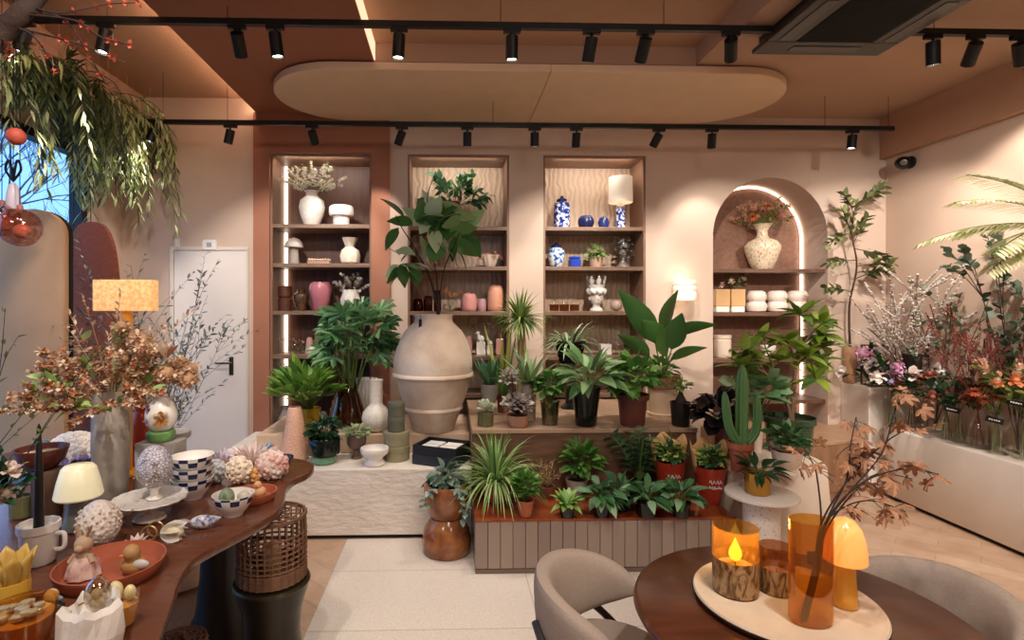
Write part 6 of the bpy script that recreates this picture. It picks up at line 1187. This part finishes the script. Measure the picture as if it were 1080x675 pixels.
def ornament(name, label, p, mat, parts): 
    w = MB()
    for c_, r_ in parts: w.ell(c_, r_, 14, 10)
    return tag(w.build(name, mat, loc=p), label, 'figurine')
o = thing('chick_figure', 'peach ceramic chick sitting in the small terracotta dish', 'figurine', (p.x + 5 * s, p.y, z + .001)); w = MB(); w.ell((0, 0, 6 * s), (8 * s, 6 * s, 6 * s)); w.ell((-1 * s, -1 * s, 13 * s), 4.4 * s); w.build('body', M('chick_peach', '#dba87a', .5), o); MB().lathe([(1.3 * s, 0), (.0005, 3 * s)], n=8, M4=Matrix.Translation((-1 * s, -5 * s, 13 * s)) @ Matrix.Rotation(PI / 2, 4, 'X')).build('beak', M('beak', '#c8702c', .5), o)
# soft balls, nests and small birds near the tip
def ball(label, px, py, r, ry, mat, fluff=0):
    p, s = tb(px, py, ry * .7); w = MB(); w.ell((0, 0, ry * s), (r * s, ry * 1.0 * s, ry * s), 24, 16); g = random.Random(px)
    for k in range(fluff): d = V3((g.gauss(0, 1), g.gauss(0, 1), g.gauss(0, 1))).normalized(); w.ell((d.x * r * s, d.y * ry * s, max(2.5 * s, ry * s + d.z * ry * s)), 2.4 * s, 6, 5)
    return tag(w.build('soft_ball', mat, loc=p), label, 'decoration')
ball('big pink mottled fluffy ball near the table tip', 287, 508, 16, 14, spots('pink_mottle', [(.35, '#c98f86'), (.6, '#e8d4c8')], 18, .9, noise=True), 130); ball('cream fluffy ball between the feathers and the small dish', 252, 512, 12.5, 13, M('cream_fluff', '#e2cfb8', .95, var=.08, scale=12), 110); ball('grey-blue fluffy ball beside the bowl stack', 227, 511, 9.5, 11, M('grey_fluff', '#b4b0b0', .95, var=.15, scale=14), 90); ball('small orange fluffy ball touching the cream one', 269, 509, 3.5, 6, M('orange_fluff', '#dba25e', .95), 50)
def nest(label, px, py, rx, h, mat, n, L, name='feather_nest'):
    p, s = tb(px, py, rx * .5); w = MB(); g = random.Random(px + 1)
    for k in range(n): a = g.uniform(0, 2 * PI); e = R(g.uniform(0, 75)); d = dirv(a, e); w.leaf((d.x * rx * .3 * s, d.y * rx * .3 * s, 2 * s), d, L * s * g.uniform(.6, 1), 3.2 * s, .5, .2, 'lance', 3, g.uniform(-1, 1))
    o = thing(name, label, 'decoration', p); w.build('feathers', mat, o); MB().lathe([(rx * .3 * s, 0), (rx * .45 * s, 4 * s), (rx * .4 * s, 6 * s), (0, 4 * s)], n=20).build('nest_base', M('nest_base', '#8a7060', .9), o); return o
nest('pale pink feather wreath behind the fluffy balls', 266, 494, 28, 20, leafmat('feather_pink', ['#e8cfc4', '#f0dfd4', '#d8b4a8'], .8), 150, 26); nest('blue and silver tinsel nest behind the bowl stack', 209, 498, 18, 20, leafmat('tinsel_blue', ['#7d8894', '#b8b6b4', '#5d7a9a', '#d8d2cc'], .35), 150, 22); nest('lilac feather tuft between the tinsel nest and the pink feathers', 236, 493, 16, 16, leafmat('feather_lilac', ['#cdb4c0', '#e4d4d8'], .8), 80, 18)
p, s = tb(270, 484, 4); p.z += .02; p, s = tb(278, 483, 4)
def bird(label, p, s, k, mat, mat2, flip=1):
    o = thing('bird_figure', label, 'figurine', p); w = MB(); w.ell((0, 0, 6 * k * s), (8 * k * s, 5 * k * s, 5.5 * k * s)); w.ell((6 * k * s * flip, 0, 12 * k * s), 3.8 * k * s); w.leaf((-6 * k * s * flip, 0, 6 * k * s), (-1 * flip, 0, .25), 9 * k * s, 5 * k * s, .1); w.build('body', mat, o); MB().lathe([(1.1 * k * s, 0), (.0004, 3 * k * s)], n=8, M4=Matrix.Translation((9 * k * s * flip, 0, 12 * k * s)) @ Matrix.Rotation(PI / 2 * flip, 4, 'Y')).build('beak', mat2, o); MB().lathe(pp('3,0 3.4,.5 1,1.5', s * k)).build('stand', mat2, o)
bird('little grey-blue bird figure at the far table edge', p, s, 1.0, M('bird_blue', '#7d8ca0', .4), M('beak', '#c8702c', .5))
p, s = tb(297, 489, 9); tag(MB().lathe(shell(pp('8,0 9,.6 12,3 12.5,4.5', s), .8 * s), n=32).build('dark_plate', M('plate_navy', '#1d2336', .2), loc=p), 'dark blue small plate by the table tip', 'plate')
p, s = tb(212, 560, 6); o = thing('speckled_bird', 'blue speckled bird-shaped ornament with pale tail feathers on the table', 'figurine', p, R(12)); w = MB(); w.ell((2 * s, 0, 7 * s), (13 * s, 7 * s, 7 * s), 20, 14); w.lathe([(5 * s, 0), (.4 * s, 8 * s)], n=12, M4=Matrix.Translation((12 * s, 0, 8 * s)) @ Matrix.Rotation(R(75), 4, 'Y')); w.build('body', spots('blue_speckle', [(.38, '#3a4a86'), (.5, '#b8b4bc'), (.6, '#ddd6d2')], 70, .3, noise=True), o); w = MB()
for k in range(7): w.leaf((-9 * s, 0, 7 * s), (-1, (k - 3) * .22, .25 + .1 * (k % 2)), 13 * s, 4 * s, .2, .2, 'lance', 3)
w.build('tail', leafmat('tail_pale', ['#d8cfc6', '#b8a89c'], .6), o)
p, s = tb(182, 571, 6); o = thing('egg_flower', 'white petal-shaped egg ornament beside the napkin rings', 'ornament', p); w = MB(); g = random.Random(1)
for k in range(7): w.leaf((-13 * s, 0, 7 * s), (1, math.cos(k * .9) * .45, math.sin(k * .9) * .4 + .03), 27 * s, 12 * s, .1, .4, 'petal', 5, k * .9)
w.build('petals', leafmat('petal_white', ['#e8dfd0', '#f2ece0'], .4), o); MB().ell((2 * s, 0, 7 * s), (10 * s, 6 * s, 6.6 * s), 16, 10).build('egg', M('egg_yellowish', '#d8cba8', .4), o)
for px, py, lab in ((157, 573, 'gold napkin ring standing next to the terracotta tray'), (164, 568, 'gold napkin ring leaning towards the egg flower')):
    p, s = tb(px, py, 4); tag(MB().tube([(0 + 8 * s * math.cos(2 * PI * k / 28), 2 * s * math.sin(2 * PI * k / 28), 8.2 * s + 7 * s * math.sin(2 * PI * k / 28)) for k in range(28)], 1.1 * s, 8, True).build('napkin_ring', M('ring_gold', '#b08a5c', .3, .7), loc=p), lab, 'ring')
# lace egg, plate, trays and figures nearer the camera
p, s = tb(104, 582, 12); o = thing('lace_egg', 'large standing egg covered in cream lace, behind the terracotta tray', 'ornament', p); MB().lathe([(20.5 * s * math.sin(PI * k / 20) * (1 + .1 * math.cos(PI * k / 20)), 25 * s - 24 * s * math.cos(PI * k / 20)) for k in range(21)], n=40).build('egg', spots('lace', [(.1, '#a08c7c'), (.25, '#e2d4c8')], 60, .7, bump=.6), o); MB().lathe(pp('8,0 9,.6 8,2', s)).build('stand', cer_w, o)
w = MB()
for k in range(90): a = 2.4 * k; zz = 8 + 34 * k / 90; r_ = 20.5 * math.sqrt(max(.05, 1 - ((zz - 25) / 24) ** 2)); w.ell((r_ * s * math.cos(a), r_ * s * math.sin(a), zz * s), 1.7 * s, 6, 5)
w.build('lace_beads', M('bead_cream', '#d9c6b4', .5), o)
p, s = tb(124, 557, 12); o = thing('footed_plate', 'plain white footed plate between the lace egg and the cake stand', 'plate', p); MB().lathe(pp('6,0 7,1 3,3 4,9', s)).build('foot', cer_w, o); MB().lathe(pp('4,9.05 15,11 17,14 16,14.5 0,12', s), n=40).build('plate_top', cer_w, o)
p, s = tb(143, 583, 6); o = thing('shell_flower', 'pale pink fan-petalled flower ornament behind the terracotta tray', 'ornament', p); w = MB(); g = random.Random(5); bloom(w, V3((0, 0, 4 * s)), V3((0, -.3, 1)), 'daisy', 15 * s, g); w.build('petals', leafmat('petal_pinkish', ['#dcc2b6', '#ead8cc'], .5), o); MB().ell((0, 0, 5 * s), 4.5 * s, 12, 8).build('centre', M('figure_peach', '#dfae94', .6), o)
_, p, s = dish('large round terracotta tray with a rabbit and a duckling', 117, 629, 51, 15); zt = p.z + 1.8 * s
q = V3((xat(93, p.y), p.y - .02, zt)); o = thing('rabbit_figure', 'beige rabbit figure in a pinkish skirt standing on the terracotta tray', 'figurine', q)
fur = M('rabbit_beige', '#b9977a', .7, var=.1, scale=20); w = MB(); w.ell((0, 0, 34 * s), (9 * s, 8.5 * s, 9 * s)); w.ell((0, -7.5 * s, 32 * s), (4.5 * s, 4 * s, 4 * s)); w.ell((0, 0, 20 * s), (8 * s, 7 * s, 10 * s))
for sx in (-1, 1): w.leaf((sx * 4 * s, 0, 40 * s), (sx * .35, 0, 1), 15 * s, 7 * s, 0, .3, 'petal', 5); w.tube([(sx * 7 * s, -2 * s, 24 * s), (sx * 12 * s, -5 * s, 17 * s)], [3 * s, 2.4 * s], 8)
w.build('body', fur, o); MB().lathe(pp('11,0 16,2 13,14 8,22', s), n=36, wob=lambda a, z: 1 + .07 * math.sin(9 * a)).build('skirt', spots('skirt_pink', [(.3, '#b07a72'), (.6, '#d9b8a8')], 40, .7, noise=True), o)
q = V3((xat(143, p.y), p.y - .01, zt)); o = thing('duckling_figure', 'golden-brown duckling figure with a grey wing on the terracotta tray', 'figurine', q); w = MB(); w.ell((0, 0, 10 * s), (14 * s, 9 * s, 9 * s)); w.ell((-1 * s, -2 * s, 24 * s), 8.5 * s); w.tube([(0, 0, 14 * s), (-1 * s, -2 * s, 22 * s)], [7 * s, 6.5 * s], 10); w.build('body', M('duck_brown', '#b58a54', .6, var=.15, scale=20), o)
MB().ell((10 * s, -5 * s, 13 * s), (9 * s, 3.5 * s, 5 * s)).build('wing', M('wing_grey', '#c9c2b8', .5), o); MB().ell((-7 * s, -7 * s, 23 * s), (4 * s, 3 * s, 1.6 * s)).build('beak', M('beak', '#c8702c', .5), o)
p, s = tb(128, 668, 14); o = thing('egg_candle', 'amber wax candle cup shaped like a cracked egg shell', 'candle', p); MB().lathe(shell(pp('11,0 14,3 17,20 17.5,40', s), 1 * s), n=40, wob=lambda a, z: 1 + (.06 * math.sin(5 * a) if z > 25 * s else 0)).build('glass_cup', gl_clear, o); MB().lathe([(0, 1.2 * s), (12 * s, 3 * s), (15.5 * s, 24 * s), (0, 25 * s)], n=28).build('amber_wax', M('wax_amber', '#c98a3c', .3, var=.08), o); w = MB(); w.ell((-6 * s, 0, 36 * s), (8 * s, 6 * s, 11 * s)); w.ell((9 * s, 0, 35 * s), (6 * s, 5 * s, 8 * s)); w.build('shell_pieces', M('shell_yellow', '#ddc88e', .4), o)
p, s = tb(98, 700, 18); o = thing('star_bag', 'crumpled white paper star-shaped bag at the table front', 'decoration', p); w = MB(); vs = []; k = 20
for z, rr_ in ((0, 26), (22, 30), (46, 27), (52, 22), (40, 16)):
    for j in range(k): a = 2 * PI * j / k; m = 1 + (.16 if j % 4 == 0 else -.1 if j % 2 == 0 else 0) * (z / 46); vs.append((rr_ * s * m * math.cos(a), rr_ * s * m * math.sin(a), (z + (6 if j % 4 == 0 and z > 30 else 0)) * s))
w.add(vs, [(i * k + j, i * k + (j + 1) % k, (i + 1) * k + (j + 1) % k, (i + 1) * k + j) for i in range(4) for j in range(k)] + [tuple(range(k - 1, -1, -1)), tuple(4 * k + j for j in range(k))]); w.build('paper_bag', M('paper_white', '#e9e0d6', .8, bump=.2), o, smooth=False); MB().tube([(20 * s * math.cos(2 * PI * j / 20), 20 * s * math.sin(2 * PI * j / 20), 47 * s) for j in range(20)], 1 * s, 6, True).build('wire_rim', M('ring_gold', '#b08a5c', .3, .7), o)
o = thing('glass_egg', 'clear domed glass egg with a yellow chick inside, resting on the star bag', 'ornament', p + V3((5 * s, 0, 43 * s))); MB().lathe([(12.5 * s * math.sin(PI * k_ / 16), 19 * s - 18 * s * math.cos(PI * k_ / 16)) for k_ in range(17)], n=30).build('glass_shell', glass('glass_milky', '#efe9e2', .3, .4), o); w = MB(); w.ell((0, 0, 10 * s), (8 * s, 7 * s, 8 * s)); w.ell((0, -1 * s, 20 * s), 5.5 * s); w.build('yellow_chick', M('chick_yellow', '#dcc67e', .5), o)
p, s = tb(24, 712, 22); o = thing('jelly_bowl', 'amber glass bowl heaped with small silvery-gold candles at the table front', 'bowl', p); MB().lathe(shell(pp('18,0 22,3 30,50 31,60', s), 1.5 * s), n=40).build('glass_bowl', gl_amber, o); MB().lathe([(0, 2 * s), (19 * s, 4 * s), (27.5 * s, 48 * s), (0, 50 * s)], n=30).build('amber_fill', M('wax_amber', '#c98a3c', .3), o); w = MB(); g = random.Random(8)
for k in range(16): w.lathe([(5 * s, 0), (5 * s, 4 * s), (4 * s, 4.4 * s)], (g.uniform(-17, 17) * s, g.uniform(-17, 17) * s, (50 + g.random() * 8) * s), 14)
w.build('tealight', M('tealight_foil', '#d9c6a0', .25, .6), o)
p, s = tb(10, 662, 14); o = thing('tulip_cup', 'yellow tulip-shaped wax cup at the table front', 'candle', p); MB().lathe(shell(pp('13,0 15,2 19,26 18,42', s), 1.5 * s), n=36).build('cup_base', M('tulip_yellow', '#d8a840', .35, var=.1), o); w = MB()
for k in range(8): a = 2 * PI * k / 8; w.leaf((15 * s * math.cos(a), 15 * s * math.sin(a), 34 * s), dirv(a, 1.35), 38 * s, 19 * s, .1, .4, 'petal', 5)
q = w.build('petals', leafmat('tulip_yellow_petal', ['#d9ab4a', '#e6c46c', '#c99234'], .4), o); m = q.modifiers.new('thick', 'SOLIDIFY'); m.thickness = .003
p, s = tb(57, 654, 9); o = thing('duck_figure', 'tiny dark duck figure with a cream head beside the yellow tulip cup', 'figurine', p); MB().ell((0, 0, 8 * s), (11 * s, 8 * s, 8 * s)).build('body', M('duck_dark', '#3a3630', .4), o); w = MB(); w.ell((-2 * s, -1 * s, 21 * s), 7 * s); w.tube([(-1 * s, 0, 11 * s), (-2 * s, -1 * s, 19 * s)], [6 * s, 5 * s], 10); w.build('head', M('duck_cream', '#d3b07a', .5), o); MB().ell((7 * s, -3 * s, 19 * s), (4.5 * s, 2.5 * s, 3 * s)).build('beak', M('bill_blue', '#7d8a98', .4), o)
# flowers at the edge of the picture
p, s = tb(-34, 640, 16); o = thing('flower_vase', 'pinkish glazed vase at the table side holding pale roses', 'vase', p); MB().lathe(shell(pp('14,0 16,2 22,40 20,70 13,90 15,96', s), 1.5 * s), n=36).build('vase_body', M('vase_rosy', '#b98d78', .35, var=.1), o)
b0 = thing('rose_bouquet', 'pale roses with dark green leaves beside the black taper candle', 'flowers', p + V3((0, 0, 96 * s))); P = sprays(b0, 'stems', stemg, (0, 0, -.02), 12, 62 * s, 60, .3, .0025, 81, (.0, .2, .35), .06, 1); blooms_on(b0, 'pale_roses', leafmat('rose_cream', ['#e8d0c0', '#f0dfd0', '#d8b0a0'], .5), P[:24], 'rose', .032, 1, .9, 5, every=3); leaves_on(b0, 'leaves', g_dark, P, 6, .07, .036, seed=6, t0=.2); leaves_on(b0, 'lime_leaves', g_lite, P[1::3], 4, .045, .02, seed=7, t0=.3)
o = thing('budding_branch', 'thin bare branches with small green buds in front of the beige arched screen', 'branches', p + V3((0, 0, 60 * s))); P = sprays(o, 'twigs', stemd, (0, .02, .0), 3, 290 * s, 22, .1, .0022, 82, (.16, .3, .2), .05, 3); leaves_on(o, 'bud_leaves', g_oliv, P, 5, .028, .014, seed=8, t0=.3)
# screens, shrub
def oval_pts(w_, z0, z1, pw=2.0, n=56): return [(w_ * math.copysign(abs(math.cos(2 * PI * k / n)) ** (2 / pw), math.cos(2 * PI * k / n)), (z0 + z1) / 2 + (z1 - z0) / 2 * math.copysign(abs(math.sin(2 * PI * k / n)) ** (2 / pw), math.sin(2 * PI * k / n))) for k in range(n)]
Yr = 3.95; xr = xat(100, Yr); sr_ = mpp(100, Yr); zt0, zb0 = at(100, 235, Yr).z, at(100, 462, Yr).z
o = thing('oval_panel', 'rust-coloured slatted oval panel standing by the window', 'panel', (xr, Yr, .001)); q = MB().prism(oval_pts(27.5 * sr_, zb0, zt0, 3.0), 0, .05, .006).build('panel_board', wood('rust_slats', '#a3563a', '#7f3f2a', .75, (60, 60, 2), .5), o); q.rotation_euler = (PI / 2, 0, 0)
MB().tube([(0, -.03, .02), (0, -.03, zb0 + .05)], .018, 10).build('stand_pole', blackm, o); MB().lathe([(.18, 0), (.18, .015), (0, .02)], (0, -.03, 0), 32).build('stand_base', blackm, o)
Yb = 3.46; x0, x1 = xat(6, Yb), xat(73, Yb); zt0 = at(40, 222, Yb).z; ha_ = (x1 - x0) / 2
pts = [(-ha_, 0), (ha_, 0)] + [(ha_ * math.cos(PI * k / 24), zt0 - ha_ * .8 + ha_ * .8 * math.sin(PI * k / 24)) for k in range(25)]
o = thing('arched_screen', 'beige arched fabric screen standing in front of the window', 'panel', ((x0 + x1) / 2, Yb, .002)); q = MB().prism(pts, 0, .05, .005).build('screen_panel', M('screen_beige', '#c29a74', .9, var=.04, bump=.1), o); q.rotation_euler[0] = PI / 2; q = MB().prism([(x * 1.0 + .004, z) for x, z in pts], 0, .03).build('screen_back', blackm, o); q.rotation_euler[0] = PI / 2; q.location[1] = .031
o, s = plant('olive_shrub', 'airy blue-green olive-like shrub in a grey pot in front of the white door', 158, 0, .001, 10, 'plant', Y=3.75); MB().lathe(shell(pp('16,0 18,3 22,60 23,64', s), 2 * s)).build('pot', M('vase_grey', '#a1968b', .35), o); MB().lathe([(0, 58 * s), (20 * s, 58 * s)], n=20).build('soil', M('soil', '#2a1d15', .95), o)
P = sprays(o, 'stems', stemb, (0, 0, 56 * s), 20, 250 * s, 26, .15, .0025, 91, (.1, -.02, .2), .05, 6, lmin=.5); leaves_on(o, 'leaves', leafmat('leaf_olive_blue', ['#5f6f6a', '#7d8d88', '#48584f', '#96a49a'], .5), P, 9, .045, .016, 'lance', .3, seed=9)
# ---- hanging greenery along the window
hg = [(8, 50, 215, 3.05), (28, 60, 118, 3.2), (46, 68, 124, 3.4), (62, 78, 135, 3.55), (78, 84, 150, 3.7), (92, 92, 185, 3.85), (104, 98, 230, 4.0), (114, 104, 250, 4.15), (124, 112, 240, 4.32), (134, 120, 215, 4.48), (140, 128, 195, 4.55), (158, 128, 222, 4.68), (95, 120, 245, 4.3)]
gw = [leafmat('leaf_willow_dark', ['#3a472a', '#566238', '#2a3620', '#727d48'], .5), leafmat('leaf_willow_lit', ['#8d9a54', '#aeb878', '#6a7a40', '#d3d6a4', '#4a5a30'], .5)]  # second set is paler: light on the brighter garlands put into the leaf colour
hl = 'on the ceiling beam over the window'
names = ['nearest the photographer', 'second from the photographer', 'third from the photographer', 'fourth from the photographer', 'fifth from the photographer', 'sixth from the photographer', 'in the middle of the row', 'sixth from the door wall', 'fifth from the door wall', 'fourth from the door wall', 'third from the door wall', 'second from the door wall, the longest tail', 'hanging lowest beside the window frame']
for i, (px, y0, y1, Y) in enumerate(hg):
    a = at(px, y0, Y); a.x = min(a.x, XL + .55); sc_ = mpp(px, Y); o = thing('hanging_greenery', 'trailing willow-leaf garland %s %s' % (hl, names[i]) if i < 11 else 'trailing willow-leaf garland over the window, ' + names[i], 'hanging plant', a); g = random.Random(100 + i); st, lf = MB(), MB(); Lh = (y1 - y0) * sc_
    for k in range(10):
        q = V3((g.uniform(-.1, .1), g.uniform(-.12, .12), g.uniform(-.03, .05))); d = V3((g.uniform(-.45, .4), g.uniform(-.5, .5), g.uniform(-.2, .15))); P = arc(q, d, Lh * g.uniform(.55, 1.12), 4.2, 12, .12, g); P = [V3((max(v_.x, XL + .03 - a.x), v_.y, v_.z)) for v_ in P]; st.tube(P, .0025, 4)
        for j in range(1, 13):
            for m in (0, .33, .66):
                b_ = P[j - 1].lerp(P[j], m); d2 = (P[j] - P[j - 1]).normalized(); side = d2.orthogonal().normalized(); side = Matrix.Rotation(g.uniform(0, 6.28), 3, d2) @ side; dd = side * .8 + d2 * .7 + V3((0, 0, -.4)); 
                if b_.x + dd.x * .1 < XL + .03 - a.x: dd.x = abs(dd.x)
                lf.leaf(b_, dd, g.uniform(.08, .13), .018, .5, .15, 'lance', 3)
    st.build('stems', stemd, o); lf.build('leaves', gw[1 if i in (0, 6, 7, 8, 9, 12) else 0], o); top = ZR - a.z; MB().tube([(0, 0, 0), (0, 0, top)], .0016, 4).build('hanging_wire', M('wire_pale', '#b89a80', .5), o)
# ---- flowering branch and glass baubles hanging in the window corner
o = thing('flowering_branch', 'thick brown branch with orange-red blossoms hung from the ceiling above the window', 'branches', at(20, 15, 1.75)); r0 = V3(o.location); def_ = lambda x, y, Y: at(x, y, Y) - r0
MB().tube(spline([def_(-40, 78, 1.7), def_(0, 36, 1.75), def_(24, 12, 1.75), def_(48, -14, 1.8), def_(90, -70, 1.85)], 6, False), [.034 - .0005 * k for k in range(25)], 12).build('main_bough', M('bark', '#2f1d14', .9, var=.2, bump=.8, bscale=40), o); st = MB(); P = []
for tw in ([(36, 8, 1.76), (60, 14, 1.76), (92, 9, 1.78), (118, 4, 1.8), (146, 3, 1.8)], [(12, 26, 1.75), (40, 35, 1.78), (72, 43, 1.8), (100, 52, 1.82), (132, 66, 1.85)], [(36, 12, 1.76), (67, 20, 1.8), (88, 48, 1.82), (110, 86, 1.85)], [(30, 16, 1.75), (80, 22, 1.72), (108, 40, 1.72), (138, 47, 1.72)], [(14, 28, 1.75), (36, 38, 1.76), (52, 62, 1.78), (60, 78, 1.8)], [(0, 38, 1.74), (10, 50, 1.72), (8, 62, 1.72)]):
    Q = spline([def_(*q) for q in tw], 4, False); st.tube(Q, [.004 * (1 - .7 * i / len(Q)) for i in range(len(Q))], 5); P.append(Q)
st.build('twigs', stemd, o); blooms_on(o, 'blossoms', leafmat('blossom_red', ['#c8583a', '#d97050', '#a8402c'], .5), P, 'five', .016, 5, .35, 4); MB().tube([def_(48, -14, 1.8), V3((def_(48, -14, 1.8).x, def_(48, -14, 1.8).y, 3.42 - r0.z))], .002, 5).build('hanging_wire', blackm, o)
pinkgl = glass('glass_bauble', '#eccabf', .14, .4)
for px, py, r, Y, lab in ((21, 240, 20, 1.9, 'large clear pink glass bauble hanging in front of the beige screen'), (2, 232, 17, 1.98, 'smaller pink glass bauble hanging behind the large one')):
    q = at(px, py, Y); s = mpp(px, Y); o = thing('glass_bauble', lab, 'bauble', q); MB().ell((0, 0, 0), r * s, 32, 20).build('hanging_glass_ball', pinkgl, o); MB().lathe([(3 * s, r * s * .985), (3 * s, r * s + 3 * s), (1.5 * s, r * s + 4 * s)], n=14).build('cap', M('cap_rose', '#b8746a', .3, .5), o); MB().tube([(0, 0, r * s + 4 * s), (0, 0, 3.42 - q.z)], .0014, 4).build('hanging_string', blackm, o)
    w = MB(); w.ell((2 * s, 0, -4 * s), (9 * s, 6 * s, 8 * s)); w.build('inner_ball', M('bauble_inner', '#b06a58', .4), o)
q = at(17, 144, 1.9); s = mpp(17, 1.9); o = thing('coral_ball', 'small coral-red ball ornament hanging before the window', 'bauble', q); MB().ell((0, 0, 0), 9 * s, 24, 16).build('hanging_ball', M('coral_ball', '#b8503c', .6, bump=.4), o); MB().tube([(0, 0, 9 * s), (0, 0, 3.42 - q.z)], .0014, 4).build('hanging_string', blackm, o)
q = at(14, 205, 2.0); s = mpp(17, 2.0); o = thing('bell_ornament', 'lilac-white bell ornament with a black bow hanging above the baubles', 'bauble', q); MB().lathe(pp('7,-18 7.5,-17 6,0 4.5,8 2,12', s), n=24).build('hanging_bell', M('bell_lilac', '#c4b6c4', .4), o); w = MB()
for sx in (-1, 1): w.tube(spline([V3((0, 0, 14 * s)), V3((sx * 8 * s, 0, 26 * s)), V3((sx * 4 * s, 0, 36 * s)), V3((0, 0, 15 * s))], 5, False), 1.2 * s, 6)
w.build('bow', blackm, o); MB().tube([(0, 0, 12 * s), (0, 0, 3.42 - q.z)], .0014, 4).build('hanging_string', blackm, o)
# ---- bare tree outside the window
o = thing('street_tree', 'bare dark-twigged tree outside the shop window', 'tree', (-5.6, 7.4, -.2)); st = MB(); tw = MB(); g = random.Random(33)
def grow(p, d, l, r, dep):
    P = arc(p, d, l, -.05, 5, .13, g); (st if dep < 3 else tw).tube(P, [r * (1 - .09 * k) for k in range(6)], 6 if dep < 3 else 3)
    if dep >= 6: return
    for k in range(3 if dep < 5 else 2):
        q = P[g.randint(2, 5)]; dd = ((P[-1] - P[-2]).normalized() + V3((g.uniform(-1, 1), g.uniform(-1, 1), g.uniform(-.5, .7))) * .75).normalized(); grow(q, dd, l * g.uniform(.6, .82), r * .58, dep + 1)
grow((0, 0, 0), (0.02, 0, 1), 1.9, .08, 0); st.build('trunk', stemd, o); tw.build('twig_crown', M('twig_blue', '#55607a', .8), o)
MB_ground = struct(MB().box((-14, -4, -.3), (XL - .13, 14, -.2)), 'pavement_ground', M('pavement', '#6d6a68', .9))
EXPO = 0.05
sc = bpy.context.scene
sc.view_settings.view_transform = 'Standard'; sc.view_settings.look = 'None'; sc.view_settings.gamma = 1; sc.view_settings.use_curve_mapping = False
sc.view_settings.exposure = EXPO
cy = sc.cycles
cy.use_denoising = True; cy.max_bounces = 7; cy.diffuse_bounces = 4; cy.glossy_bounces = 3; cy.transmission_bounces = 6; cy.transparent_max_bounces = 12
cy.sample_clamp_indirect = 4; cy.caustics_reflective = False; cy.caustics_refractive = False
bpy.context.view_layer.update()
